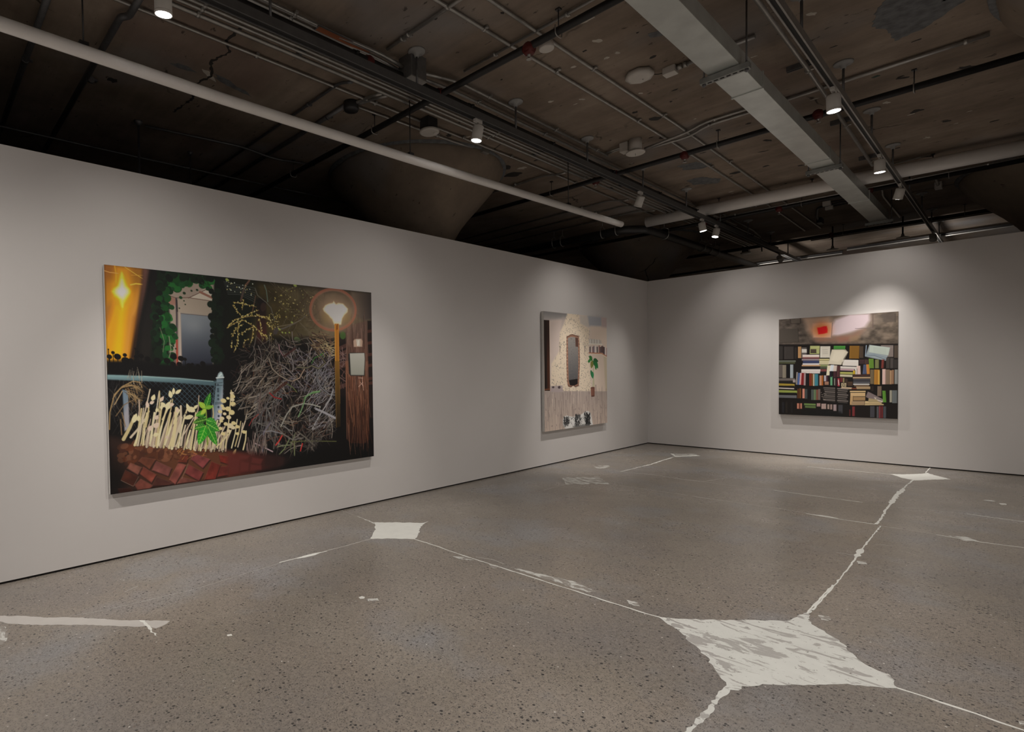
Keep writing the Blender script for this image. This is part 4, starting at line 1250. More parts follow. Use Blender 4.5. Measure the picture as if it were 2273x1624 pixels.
["L",[1545,1459,1617,1510,1701,1592,1808,1658,1941,1651],11.7,[110,108,104],1,11.7],
["L",[1324,1774,1354,1670,1373,1555],12.9,[150,138,132],1,12.9],
["L",[1448,1761,1463,1653,1468,1544,1545,1459],13.6,[104,100,112],1,13.6],
["L",[1874,1578,1963,1643,2088,1751],16.7,[96,92,84],1,16.7],
["L",[2088,1751,2217,1606],11,[64,58,54],1,11],
["L",[2042,1766,2077,1809],14.6,[120,112,104],1,14.6],
["T",[1266,1581,1473,1599,1514,1786,1266,1723],40,27,57,161,7.6,14.2,[[128,116,108],[104,88,84],[84,70,66]],[-1.8,-1.2],.2,1],
["T",[1963,1451,2374,1469,2386,1671,1986,1780],60,28,43,172,4.3,8.6,[[70,66,62],[52,46,44],[96,92,88]],None,.5,1],
["G",[1068,1703,1305,1745,1617,1797,1874,1863,1896,1942,1068,1955],[1124,1822],[92,40,34],[1765,1898],[22,16,16],30,1],
["P",[1078,1747,1110,1751,1096,1863,1068,1859],[92,42,38],9,.85],
["P",[1115,1769,1199,1796,1171,1925,1096,1915],[92,42,38],9,.85],
["P",[1190,1751,1305,1772,1276,1805,1180,1794],[92,42,38],9,.85],
["P",[1334,1793,1453,1825,1423,1876,1319,1845],[92,42,38],9,.85],
["P",[1209,1823,1295,1843,1285,1922,1199,1919],[92,42,38],9,.85],
["P",[1314,1863,1433,1886,1433,1931,1305,1924],[92,42,38],9,.85],
["P",[1483,1783,1575,1811,1575,1903,1473,1900],[44,26,24],9,.85],
["P",[1627,1817,1701,1835,1690,1917,1617,1918],[44,26,24],9,.85],
["P",[1896,1818,2385,1781,2915,1823,2915,1960,1896,1952,1680,1944],[6,6,6],40,1],
["P",[2380,1058,2902,1092,2922,1940,2385,1821],[9,8,9],10,1],
["P",[2390,500,2542,496,2542,1228,2389,1221],[26,18,18],20,.9],
["L",[2443,676,2542,639],44,[84,56,50],.8,44],
["L",[2443,746,2542,710],46,[84,56,50],.8,46],
["L",[2443,870,2542,835],46,[84,56,50],.8,46],
["L",[2443,888,2542,853],46,[84,56,50],.8,46],
["L",[2443,1118,2542,1085],46,[84,56,50],.8,46],
["P",[2862,338,2934,335,2932,1504,2861,1499],[30,22,20],8,1],
["L",[2862,467,2934,456],35,[78,46,38],.8,35],
["L",[2862,606,2933,595],36,[78,46,38],.8,36],
["L",[2862,744,2933,734],36,[78,46,38],.8,36],
["L",[2862,873,2933,864],36,[78,46,38],.8,36],
["L",[2862,1029,2933,1022],35,[78,46,38],.8,35],
["L",[2862,1085,2933,1077],36,[78,46,38],.8,36],
["T",[2444,640,2542,639,2542,1121,2443,1118],24,29,60,179,6,11.9,[[120,96,92],[92,66,60]],None,.4,1],
["T",[2108,492,2379,501,2379,764,2108,680],50,30,76,208,6.6,15.1,[[140,120,90],[112,92,72],[84,64,52],[160,146,110]],[-.5,.9],.3,1],
["E",2498,524,42,45,.2,[60,104,44],.8],
["G",[2542,406,2632,394,2862,338,2867,1242,2861,1683,2541,1710],[2700,491],[92,72,64],[2699,1307],[116,66,46],8,1],
["G",[2529,817,2865,818,2864,1755,2794,1795,2586,1770,2525,1723],[2690,973],[124,82,62],[2689,1697],[44,24,18],6,1],
["P",[2561,1287,2848,1301,2848,1617,2560,1594],[48,28,20],90,.6],
["T",[2554,406,2862,375,2862,1223,2553,1210],130,33,122,387,4.1,9.2,[[70,50,44],[132,104,92],[60,40,34],[104,80,70]],[1.5,1.6],.1,.7],
["T",[2536,1001,2862,1007,2861,1765,2535,1735],120,34,137,433,4.6,10.3,[[140,90,62],[40,24,18],[88,52,38],[150,108,86]],[1.5,1.6],.1,.6],
["L",[2536,919,2532,1714],6.8,[150,110,90],.6,6.8],
["L",[2716,1118,2781,1068],8.3,[196,164,150],.8,8.3],
["L",[2742,1067,2781,1110],8.3,[196,164,150],.8,8.3],
["L",[2768,1016,2788,1162],8.3,[196,164,150],.8,8.3],
["L",[2716,1015,2782,1016],8.2,[196,164,150],.8,8.2],
["P",[2649,583,2666,564,2769,555,2785,580,2780,648,2654,653],[176,150,132],6,1],
["P",[2688,564,2751,562,2746,644,2700,636],[190,184,172],8,1],
["L",[2723,581,2711,636],14.2,[214,206,196],1,14.2],
["P",[2570,741,2598,719,2815,719,2822,790,2809,994,2598,988,2575,961],[40,40,38],5,1],
["G",[2593,728,2810,722,2815,790,2799,984,2604,979],[2700,736],[172,172,164],[2688,971],[148,150,140],5,1],
["E",2583,746,6.9,5.1,0,[24,24,22],1],
["E",2583,790,6.9,5.4,0,[24,24,22],1],
["E",2583,835,6.9,5.4,0,[24,24,22],1],
["E",2583,880,6.6,5.4,0,[24,24,22],1],
["E",2583,925,6.6,5.4,0,[24,24,22],1],
["W",[2401,254],368,264,[150,124,104],.8,2.2],
["L",[2691,219,2687,257,2675,294,2655,329,2628,362,2594,391,2555,417,2512,437,2466,453,2417,463,2368,468,2320,467,2273,460,2229,448,2188,431,2152,409,2122,384,2098,355,2080,323,2069,290,2066,255,2069,220,2080,185,2098,152,2122,120,2153,91,2188,66,2229,44,2273,27,2320,15,2369,8,2418,7,2466,11,2512,22,2556,38,2594,59,2628,84,2655,114,2675,147,2687,182,2691,219],31,[172,104,82],.75,31],
["L",[2671,220,2667,256,2656,290,2637,323,2612,354,2580,382,2544,406,2503,425,2460,440,2414,450,2368,454,2323,453,2278,447,2237,435,2199,419,2165,399,2136,375,2114,348,2097,318,2087,287,2083,254,2087,221,2097,188,2114,157,2137,127,2165,100,2199,76,2237,55,2279,39,2323,28,2369,22,2415,21,2460,25,2504,35,2544,50,2581,70,2612,94,2637,122,2656,153,2667,186,2671,220],21,[150,116,98],.5,21],
["W",[2401,254],231,167,[168,140,120],.8,2.2],
["W",[2273,322],95,95,[140,120,74],.6,2],
["W",[2543,317],89,98,[134,110,60],.5,2],
["W",[2411,271],187,132,[230,200,150],.55,2.2],
["P",[2231,237,2263,196,2315,173,2363,164,2379,141,2395,161,2411,175,2444,158,2510,163,2576,215,2570,253,2526,287,2493,328,2476,400,2379,404,2352,344,2326,328,2305,303,2242,262],[255,240,196],9,1],
["P",[2263,235,2294,199,2369,176,2422,191,2499,177,2554,218,2509,270,2466,356,2390,360,2358,317,2284,269],[255,252,236],16,1],
["G",[2385,395,2444,393,2441,1227,2380,1224],[2411,412],[190,124,48],[2411,1205],[120,84,26],4,1],
["L",[2390,413,2385,1221],7.8,[228,170,70],.8,7.8],
["L",[2437,411,2435,1029],6.8,[216,156,60],.6,6.8],
["L",[2427,402,2422,455],11.9,[110,50,20],.8,11.9],
["L",[2411,412,2407,465],7.7,[90,40,20],.7,7.7],
["G",[2381,817,2442,817,2445,1565,2381,1575],[2411,837],[124,88,32],[2410,1542],[34,26,12],4,1],
["L",[2384,817,2383,1570],6.7,[150,116,60],.6,6.7],
["L",[2439,817,2443,1302],5.6,[150,116,60],.5,5.6],
]
MIRROR_STROKES = [
["P",[-23,-8,2116,-6,2120,2019,-19,1979],[198,184,172],0,1],
["G",[-23,-8,723,-3,723,104,-23,157],[286,-10],[112,112,112],[287,145],[164,158,156],20,1],
["P",[182,149,611,94,475,593,289,1154,171,1150],[186,172,166],40,.8],
["P",[556,66,751,72,723,256,502,308],[164,154,150],30,.6],
["P",[1371,-4,1914,-5,1882,169,1433,185],[148,150,156],24,1],
["P",[1128,8,1402,3,1418,202,1129,180],[176,172,166],24,.7],
["P",[1865,-3,2099,-5,2083,196,1882,186],[172,156,154],20,1],
["P",[1495,183,2083,196,2102,1382,1529,1357],[200,184,170],30,.8],
["P",[1949,713,2100,714,2102,1382,2017,1379],[176,166,140],24,.7],
["P",[723,-18,1069,-36,1128,149,1433,233,1403,649,1498,1355,558,1329,184,1282,209,859,448,653,474,339,611,169],[208,194,174],20,1],
["B",[723,-3,1069,-20,1128,165,1464,264,1434,713,1529,1357,558,1329,189,1268,235,830,448,653,474,339,611,169],620,41,7.1,13.7,[[126,120,112],[148,140,130],[104,100,96]],.6,.75],
["G",[-21,1295,2119,1380,2120,2019,-19,1979],[839,1326],[158,146,140],[840,1940],[186,170,158],6,1],
["T",[-8,1303,2102,1391,2103,2001,-7,1951],230,42,86,364,4.3,12.8,[[128,114,112],[140,126,120],[204,190,178],[112,100,98]],[1.5,1.6],.05,.75],
["L",[17,1307,13,1939],4.2,[128,114,110],.6,4.2],
["L",[89,1310,86,1946],4.2,[128,114,110],.6,4.2],
["L",[161,1313,159,1952],4.3,[128,114,110],.6,4.3],
["L",[234,1317,234,1959],4.3,[128,114,110],.6,4.3],
["L",[307,1320,309,1966],4.4,[128,114,110],.6,4.4],
["L",[382,1324,385,1974],4.3,[128,114,110],.6,4.3],
["L",[457,1327,461,1981],4.5,[128,114,110],.6,4.5],
["L",[534,1330,539,1988],4.5,[128,114,110],.6,4.5],
["L",[611,1334,617,1995],4.6,[128,114,110],.6,4.6],
["L",[689,1338,697,2003],4.5,[128,114,110],.6,4.5],
["L",[767,1341,777,2010],4.6,[128,114,110],.6,4.6],
["L",[847,1345,859,2018],4.6,[128,114,110],.6,4.6],
["L",[928,1349,941,2026],4.7,[128,114,110],.6,4.7],
["L",[1009,1352,1024,2033],4.8,[128,114,110],.6,4.8],
["L",[1092,1356,1108,2041],4.8,[128,114,110],.6,4.8],
["L",[1176,1360,1193,2049],4.9,[128,114,110],.6,4.9],
["L",[1260,1364,1280,2057],4.9,[128,114,110],.6,4.9],
["L",[1346,1368,1367,2066],4.8,[128,114,110],.6,4.8],
["L",[1432,1372,1455,2074],4.9,[128,114,110],.6,4.9],
["L",[1520,1376,1544,2082],5,[128,114,110],.6,5],
["L",[1608,1380,1635,2091],5,[128,114,110],.6,5],
["L",[1698,1384,1727,2099],5.1,[128,114,110],.6,5.1],
["L",[1789,1388,1819,2108],5.1,[128,114,110],.6,5.1],
["L",[1881,1392,1913,2117],5.2,[128,114,110],.6,5.2],
["L",[1974,1397,2008,2126],5.2,[128,114,110],.6,5.2],
["L",[2068,1401,2105,2135],5.2,[128,114,110],.6,5.2],
["B",[5,1318,2085,1398,2086,1983,6,1924],26,43,15,32,[[120,104,104],[136,120,116]],.5,.5],
["P",[189,1224,544,1223,558,1336,189,1319],[160,148,148],6,1],
["E",262,1245,37,17.4,0,[70,60,62],1],
["E",444,1252,43,24,0,[74,62,66],1],
["P",[2,142,161,143,168,1302,10,1295],[26,14,8],4,1],
["G",[84,146,161,143,166,1282,91,1278],[92,421],[40,20,12],[144,858],[66,34,18],8,1],
["L",[17,1275,163,1274],19.4,[112,66,42],1,19.4],
["P",[690,401,752,385,808,363,880,356,967,372,1070,377,1093,510,1100,869,1071,1149,1056,1242,954,1254,881,1228,810,1256,725,1237,691,1137,682,864],[142,106,88],4,1],
["L",[690,401,752,385,808,363,880,356,967,372,1070,377,1093,510,1100,869,1071,1149,1056,1242,954,1254,881,1228,810,1256,725,1237,691,1137,682,864,690,401],19.6,[104,74,62],1,19.6],
["G",[723,416,837,393,967,400,1055,432,1059,869,1030,1179,925,1214,776,1224,742,1154,730,865],[894,405],[136,132,128],[896,1113],[84,84,86],4,1],
["P",[753,1139,1035,1120,1030,1210,925,1234,781,1229],[14,11,10],4,1],
["P",[964,403,1052,409,1058,565,970,558],[84,58,50],4,1],
["B",[735,423,952,403,1046,588,1035,1117,742,1139],200,44,5.5,9.5,[[104,102,100],[76,76,78],[122,120,116]],.7,.6],
["E",693,439,16.8,12.4,0,[176,138,116],1],
["E",1081,432,18,12.4,0,[168,128,104],1],
["E",704,497,16.8,12,0,[176,138,116],1],
["E",1070,488,17.7,12.4,0,[168,128,104],1],
["E",693,555,16.8,12,0,[176,138,116],1],
["E",1082,544,17.7,12.4,0,[168,128,104],1],
["E",704,612,16.8,12.4,0,[176,138,116],1],
["E",1070,600,17.7,12.8,0,[168,128,104],1],
["E",693,670,16.8,12,0,[176,138,116],1],
["E",1082,657,17.7,12.4,0,[168,128,104],1],
["E",704,728,17.1,12,0,[176,138,116],1],
["E",1070,713,18,12.4,0,[168,128,104],1],
["E",693,785,16.8,12.4,0,[176,138,116],1],
["E",1082,769,18,12.4,0,[168,128,104],1],
["E",705,843,16.8,12,0,[176,138,116],1],
["E",1070,825,18,12.4,0,[168,128,104],1],
["E",693,901,17.1,12,0,[176,138,116],1],
["E",1082,881,18,12.4,0,[168,128,104],1],
["E",705,959,16.8,12,0,[176,138,116],1],
["E",1071,937,17.7,12.4,0,[168,128,104],1],
["E",694,1016,16.8,12,0,[176,138,116],1],
["E",1082,994,18,12.4,0,[168,128,104],1],
["E",705,1074,16.8,12,0,[176,138,116],1],
["E",1071,1050,17.7,12.4,0,[168,128,104],1],
["E",694,1131,16.8,12.4,0,[176,138,116],1],
["E",1083,1106,17.7,12.4,0,[168,128,104],1],
["E",705,1189,17.1,12.4,0,[176,138,116],1],
["E",1071,1162,17.7,12.4,0,[168,128,104],1],
["L",[458,503,459,578],10.1,[124,116,110],1,10.1],
["L",[502,503,497,578],10.1,[132,124,116],1,10.1],
["L",[480,570,475,652],18.3,[108,100,96],1,18.3],
["L",[470,652,464,697],10.2,[140,130,122],1,10.2],
["L",[1261,484,1262,563],10.9,[124,116,110],1,10.9],
["L",[1310,483,1304,562],11.1,[132,124,116],1,11.1],
["L",[1286,555,1280,642],19.6,[108,100,96],1,19.6],
["L",[1274,642,1268,689],11,[140,130,122],1,11],
["P",[1418,425,1496,408,1869,430,1876,491,1434,492],[178,172,164],6,.9],
["P",[1449,422,1505,421,1505,491,1449,492],[196,192,186],2,1],
["L",[1512,424,1512,491],9,[136,128,122],1,9],
["P",[1543,420,1600,419,1600,490,1543,491],[196,192,186],2,1],
["L",[1606,422,1607,490],9.1,[136,128,122],1,9.1],
["P",[1638,418,1696,417,1696,489,1638,489],[196,192,186],2,1],
["L",[1703,420,1703,488],9.2,[136,128,122],1,9.2],
["P",[1735,416,1793,415,1794,487,1735,488],[196,192,186],2,1],
["L",[1800,418,1800,487],9.3,[136,128,122],1,9.3],
["L",[1421,502,1899,502],16.3,[222,212,202],1,16.3],
["P",[1440,553,1471,553,1471,659,1440,659],[62,48,48],2,1],
["P",[1474,540,1499,540,1499,658,1474,659],[150,140,138],2,1],
["P",[1502,527,1540,526,1540,658,1503,658],[196,186,182],2,1],
["P",[1543,552,1572,552,1572,658,1544,658],[104,70,70],2,1],
["P",[1575,539,1619,538,1620,658,1575,658],[120,112,122],2,1],
["P",[1623,525,1693,524,1693,658,1623,658],[206,196,190],2,1],
["P",[1696,550,1729,550,1729,658,1697,658],[40,34,36],2,1],
["P",[1732,537,1771,537,1771,658,1732,658],[172,160,156],2,1],
["P",[1774,523,1807,523,1807,658,1774,658],[138,92,86],2,1],
["P",[1810,549,1863,549,1863,657,1810,658],[86,70,74],2,1],
["P",[1866,536,1896,535,1896,657,1866,657],[62,48,48],2,1],
["P",[1899,522,1942,521,1942,657,1899,657],[150,140,138],2,1],
["P",[1945,548,1979,548,1979,657,1946,657],[196,186,182],2,1],
["P",[1889,535,1915,538,1916,664,1889,657],[62,48,48],2,1],
["P",[1915,540,1942,543,1942,674,1916,667],[104,70,70],2,1],
["P",[1942,545,1969,548,1969,684,1942,677],[40,34,36],2,1],
["P",[1969,549,1995,552,1996,694,1969,687],[86,70,74],2,1],
["P",[1995,554,2022,557,2023,704,1996,697],[196,186,182],2,1],
["P",[2022,559,2049,562,2050,714,2023,707],[206,196,190],2,1],
["P",[2049,564,2076,567,2077,724,2050,717],[138,92,86],2,1],
["L",[1418,665,1869,667,2077,724],16.5,[164,104,74],1,16.5],
["L",[1434,681,1869,684,2070,744],11.8,[214,196,178],1,11.8],
["L",[1566,858,1573,1036,1548,1293],15.7,[130,150,96],1,15.7],
["L",[1598,1134,1592,1295],11.3,[150,160,110],1,11.3],
["F",1544,794,1560,906,40,[72,110,44],0],
["F",1544,794,1419,721,45,[40,104,44],0],
["F",1544,802,1494,944,54,[110,110,50],0],
["F",1575,794,1706,925,50,[24,92,46],0],
["F",1639,810,1744,948,46,[20,104,50],0],
["F",1575,778,1753,817,36,[28,80,40],0],
["F",1655,876,1669,973,36,[30,112,52],0],
["F",1481,793,1374,825,31,[36,110,48],0],
["F",1481,970,1550,1128,40,[36,104,60],0],
["F",1544,1003,1562,1132,36,[30,120,70],0],
["G",[1472,1293,1618,1299,1612,1449,1491,1443],[1482,1355],[128,84,70],[1611,1360],[104,66,54],4,1],
["E",1545,1293,76,14.4,0,[96,60,50],1],
["E",1551,1445,64,12.8,0,[84,52,42],1],
["P",[545,1808,587,1752,670,1740,839,1771,1013,1765,1161,1748,1252,1715,1374,1703,1473,1747,1505,1838,1546,1970,1014,1970,642,1980,554,1899],[206,206,204],8,1],
["T",[573,1766,754,1780,754,1871,587,1947],90,45,25,70,8.2,14.3,[[24,24,26],[60,62,64]],[.5,2.6],.4,1],
["T",[926,1762,1131,1770,1102,1947,926,1947],90,46,30,87,8.7,17.4,[[18,18,20],[70,72,74]],[.9,2.2],.4,1],
["T",[1252,1739,1451,1753,1436,1960,1282,1963],110,47,31,89,11.1,20,[[16,16,18],[48,50,52]],[.9,2.2],.4,1],
["T",[782,1782,1252,1786,1252,1960,754,1947],60,48,17,51,5.1,8.6,[[90,92,94],[40,40,42]],None,.4,1],
["G",[840,1932,1374,1939,1405,1970,897,1963],[1132,1918],[120,120,118],[1132,1981],[70,70,70],8,.8],
["B",[754,1825,955,1795,955,1934,783,1935],12,49,17,38,[[214,214,212]],.7,.8],
]
BOOKS_STROKES = [
["P",[-7,-11,1559,-2,1559,1688,-7,1684],[20,17,16],0,1],
["G",[-7,-11,1559,-2,1559,527,-7,455],[54,134],[84,76,70],[1471,366],[96,86,76],0,1],
["N",[-7,-11,1559,-2,1559,527,-7,455],.25,70,50,61,10],
["P",[331,-5,1254,0,1274,168,1153,334,913,401,640,429,482,335,378,200],[150,134,122],60,.8],
["P",[343,-4,707,-1,773,227,729,322,527,338,412,217,378,85],[190,160,138],40,.8],
["P",[729,182,783,68,966,-6,1214,3,1219,111,1163,214,1029,272,816,334,740,322],[206,190,196],26,1],
["P",[482,364,751,351,966,336,1071,275,1153,253,1071,369,859,440,550,424],[140,106,90],40,.8],
["P",[805,354,966,350,966,432,838,439],[150,100,84],30,.6],
["P",[976,364,1091,330,1091,452,976,446],[150,122,92],30,.6],
["P",[482,108,740,113,731,364,491,350],[214,178,152],14,.8],
["W",[606,223],145,148,[240,120,60],.9,2.6],
["P",[544,183,584,179,629,164,671,164,682,221,679,274,629,288,561,295,552,240],[204,24,26],10,1],
["P",[559,198,662,185,665,255,573,270],[222,20,28],12,1],
["L",[747,114,734,367,493,353],6.2,[112,96,98],1,6.2],
["L",[1257,7,1257,227,1259,240],10.5,[96,82,78],1,10.5],
["L",[1039,229,1259,236],5.8,[104,92,90],1,5.8],
["L",[164,3,176,87,313,92,310,1],7.9,[58,50,46],1,7.9],
["P",[176,11,301,7,301,82,182,79],[104,96,88],8,.6],
["P",[5,175,278,172,284,411,11,412],[76,70,64],8,1],
["L",[278,176,286,411,11,412],6.6,[54,48,44],1,6.6],
["P",[1364,17,1529,19,1519,161,1374,150],[84,76,70],14,.8],
["L",[1519,31,1519,161],5.6,[60,54,50],1,5.6],
["W",[1314,92],60,106,[128,118,108],.6,2],
["P",[-7,440,1559,501,1559,1688,-7,1684],[22,18,17],8,1],
["K",[5,471,61,473,61,709,5,707],[48,45,43],1],
["K",[77,481,218,487,218,706,77,702],[56,52,50],1],
["K",[230,503,266,504,266,700,230,699],[40,37,36],1],
["K",[278,490,325,492,325,690,278,688],[172,134,92],1],
["K",[328,507,401,510,401,692,328,690],[92,88,86],1],
["K",[331,536,401,539,401,603,331,601],[200,198,192],0],
["K",[448,483,579,489,573,630,441,626],[166,172,116],0],
["K",[453,541,533,544,533,608,453,605],[70,62,52],0],
["K",[586,497,722,503,718,695,582,691],[196,192,180],1],
["K",[766,498,917,505,913,563,762,557],[64,128,56],0],
["K",[970,507,1095,513,1091,719,966,716],[122,88,34],1],
["K",[1096,520,1143,522,1143,710,1096,709],[70,58,48],1],
["K",[1354,515,1500,522,1500,707,1354,703],[120,110,106],0],
["K",[1510,525,1558,527,1558,722,1510,720],[72,62,54],1],
["K",[343,633,573,640,573,685,343,679],[214,196,188],0],
["K",[343,679,573,685,573,708,343,702],[120,70,70],0],
["K",[331,704,573,711,573,742,331,736],[130,120,124],0],
["K",[348,736,573,742,573,790,348,785],[52,60,92],0],
["K",[343,782,578,787,578,815,343,811],[196,194,198],0],
["K",[331,808,595,813,595,838,331,834],[176,142,108],0],
["K",[343,840,590,844,590,886,343,883],[20,20,24],0],
["K",[325,883,590,886,590,960,325,958],[196,188,184],0],
["K",[573,708,707,712,707,747,573,743],[170,164,120],0],
["K",[573,743,707,747,707,812,573,810],[186,180,146],0],
["K",[590,814,690,816,690,844,590,842],[128,140,92],0],
["K",[584,842,685,844,685,882,584,880],[70,76,60],0],
["K",[590,885,673,886,673,928,590,927],[110,60,60],0],
["K",[584,931,673,932,673,960,584,960],[24,22,26],0],
["K",[881,730,1081,743,1081,845,881,833],[206,202,196],0],
["K",[848,840,1060,854,1060,895,848,881],[198,192,186],0],
["K",[838,881,1029,892,1029,922,838,911],[168,140,148],0],
["K",[821,931,1013,940,1013,981,821,972],[150,152,86],0],
["K",[848,978,1008,987,1008,1022,848,1014],[180,174,150],0],
["K",[1059,836,1106,837,1112,976,1065,976],[204,180,172],1],
["K",[1039,884,1065,884,1065,976,1039,976],[200,196,190],1],
["K",[1016,913,1041,914,1041,973,1016,973],[190,160,40],1],
["P",[1214,501,1461,556,1450,627,1413,764,1168,691],[140,152,158],4,1],
["P",[1224,509,1460,559,1442,679,1209,618],[172,184,176],4,1],
["L",[1171,684,1274,674,1413,744],6.8,[70,86,106],1,6.8],
["L",[1178,657,1274,654,1423,718],5.7,[100,120,140],1,5.7],
["L",[1178,510,1168,684],9.5,[150,170,190],1,9.5],
["L",[1264,547,1413,576],4.4,[146,156,150],.7,4.4],
["L",[1264,564,1413,594],4.4,[146,156,150],.7,4.4],
["L",[1264,582,1413,613],4.4,[146,156,150],.7,4.4],
["L",[1264,599,1413,631],4.4,[146,156,150],.7,4.4],
["L",[1264,616,1413,649],4.5,[146,156,150],.7,4.5],
["L",[1264,634,1413,668],4.4,[146,156,150],.7,4.4],
["P",[740,559,918,566,950,609,891,730,865,819,696,802,718,670],[196,190,172],5,1],
["P",[773,581,913,594,881,716,816,770,729,740],[206,200,182],16,1],
["L",[897,566,950,609,902,731,875,813],6,[140,132,112],1,6],
["L",[618,561,685,561],5,[120,116,108],.8,5],
["L",[618,597,685,596],5,[120,116,108],.8,5],
["L",[618,625,685,624],5,[120,116,108],.8,5],
["K",[3,796,54,797,54,1025,3,1025],[92,86,82],1],
["K",[54,804,109,805,109,1033,54,1033],[128,122,108],1],
["K",[113,798,164,799,164,1026,113,1025],[14,14,16],1],
["K",[166,799,212,800,212,1036,166,1036],[150,160,166],1],
["K",[-7,722,246,728,246,760,-7,754],[92,98,88],0],
["K",[-7,754,236,760,236,789,-7,784],[70,74,52],0],
["K",[-7,1040,236,1040,236,1084,-7,1085],[100,94,90],0],
["K",[-7,1089,212,1088,212,1127,-7,1129],[30,28,28],0],
["K",[-7,1129,230,1139,230,1180,-7,1171],[150,130,52],0],
["K",[-7,1172,224,1169,224,1199,-7,1202],[24,22,24],0],
["K",[-7,1203,224,1212,224,1233,-7,1225],[180,172,168],0],
["K",[-7,1248,266,1255,266,1299,-7,1293],[130,142,70],0],
["K",[-7,1296,254,1291,254,1326,-7,1332],[14,14,16],0],
["K",[-7,1335,260,1337,260,1387,-7,1385],[92,94,98],0],
["K",[206,1062,246,1062,246,1113,206,1113],[150,140,138],1],
["K",[257,931,279,932,269,1149,248,1149],[132,126,122],1],
["K",[281,946,313,946,301,1151,269,1152],[70,92,140],1],
["K",[310,946,337,946,325,1151,298,1151],[190,150,150],1],
["K",[331,946,372,947,360,1155,319,1155],[116,28,32],1],
["K",[365,947,392,947,387,1162,360,1162],[150,128,130],1],
["K",[389,954,436,954,436,1161,389,1162],[18,16,20],1],
["K",[438,954,470,955,470,1168,438,1169],[112,42,24],1],
["K",[470,962,491,962,491,1168,470,1168],[110,70,30],1],
["K",[491,965,510,965,510,1172,491,1172],[170,166,150],1],
["K",[513,965,559,965,559,1167,513,1168],[56,116,130],1],
["K",[561,990,578,991,578,1160,561,1160],[26,24,26],1],
["K",[578,993,609,993,609,1160,578,1160],[170,128,104],1],
["K",[609,991,629,991,629,1159,609,1160],[150,84,30],1],
["K",[638,991,668,991,668,1089,638,1089],[160,154,162],1],
["K",[671,991,693,991,693,1103,671,1103],[60,34,44],1],
["K",[646,1096,701,1096,701,1152,646,1152],[140,104,86],0],
["K",[723,1009,751,1009,751,1158,723,1158],[92,150,112],1],
["K",[773,1040,786,1040,786,1158,773,1158],[120,122,112],1],
["K",[789,1033,811,1033,811,1165,789,1165],[50,28,36],1],
["K",[818,1040,846,1040,846,1178,818,1178],[150,46,60],1],
["K",[854,1026,881,1026,881,1102,854,1102],[100,40,44],1],
["K",[886,1033,907,1033,907,1109,886,1109],[130,116,82],1],
["K",[918,1047,950,1047,950,1156,918,1156],[56,44,36],1],
["K",[865,1118,929,1118,929,1184,865,1185],[164,152,124],0],
["K",[950,1095,1008,1094,1008,1169,950,1170],[66,50,38],0],
["E",897,1151,21,28,0,[112,100,78],1],
["E",897,1151,9.5,12.6,0,[170,160,130],1],
["L",[827,1068,836,1150],10.9,[190,180,176],1,10.9],
["K",[683,823,728,824,712,991,668,991],[206,198,172],1],
["K",[725,817,773,818,759,922,712,921],[196,204,214],1],
["K",[712,921,740,921,740,1019,712,1019],[22,22,34],1],
["K",[766,824,812,825,805,922,759,922],[190,178,168],1],
["K",[764,922,801,922,801,1026,764,1026],[60,34,40],1],
["K",[812,832,850,833,843,1019,805,1019],[74,44,46],1],
["K",[1013,981,1244,982,1244,1006,1013,1006],[70,46,40],0],
["K",[1013,1017,1239,1017,1239,1046,1013,1047],[160,138,112],0],
["K",[1018,1053,1234,1053,1234,1086,1018,1087],[60,60,66],0],
["K",[1018,1094,1224,1093,1224,1120,1018,1121],[84,86,92],0],
["K",[1018,1128,1219,1127,1219,1147,1018,1149],[196,194,190],0],
["K",[1029,1153,1214,1151,1214,1169,1029,1172],[120,100,80],0],
["K",[1055,1175,1229,1173,1229,1217,1055,1220],[152,130,100],0],
["K",[859,1185,1003,1191,1003,1221,859,1215],[176,156,130],0],
["K",[997,1197,1060,1196,1060,1223,997,1224],[96,50,34],0],
["K",[1145,818,1196,819,1184,973,1132,972],[70,80,108],1],
["K",[1179,816,1218,816,1224,973,1186,973],[184,122,52],1],
["K",[1091,736,1153,737,1153,811,1091,810],[58,42,44],0],
["K",[1158,737,1209,739,1209,812,1158,811],[66,48,46],1],
["K",[1208,725,1268,727,1274,880,1214,879],[92,128,48],1],
["K",[1286,741,1332,742,1332,881,1286,880],[110,116,74],1],
["K",[1365,743,1394,743,1388,882,1359,881],[110,52,46],1],
["K",[1418,715,1461,716,1461,883,1418,882],[62,58,55],1],
["K",[1466,722,1505,723,1505,883,1466,883],[70,65,63],1],
["K",[1510,746,1553,748,1553,884,1510,883],[52,48,46],1],
["K",[1229,899,1274,900,1274,1133,1229,1133],[104,92,70],1],
["K",[1276,900,1341,901,1339,1139,1274,1139],[160,112,44],1],
["K",[1324,914,1344,914,1344,1139,1324,1139],[190,150,70],1],
["K",[1372,895,1413,895,1413,1136,1372,1136],[204,172,164],1],
["K",[1415,902,1461,902,1461,1135,1415,1136],[122,104,88],1],
["K",[1461,915,1486,916,1486,1135,1461,1135],[160,130,100],1],
["K",[1486,909,1510,909,1510,1131,1486,1131],[140,108,84],1],
["K",[1517,903,1554,903,1554,1130,1517,1131],[128,130,128],1],
["K",[272,1221,295,1221,295,1387,272,1388],[82,48,26],1],
["K",[301,1213,325,1213,325,1386,301,1387],[104,64,30],1],
["K",[343,1220,375,1220,375,1385,343,1386],[190,128,112],1],
["K",[378,1227,412,1226,412,1391,378,1392],[56,64,66],1],
["K",[418,1219,459,1218,459,1397,418,1398],[16,16,20],1],
["K",[464,1232,499,1232,499,1410,464,1411],[70,78,76],1],
["K",[499,1232,533,1231,533,1409,499,1410],[90,110,80],1],
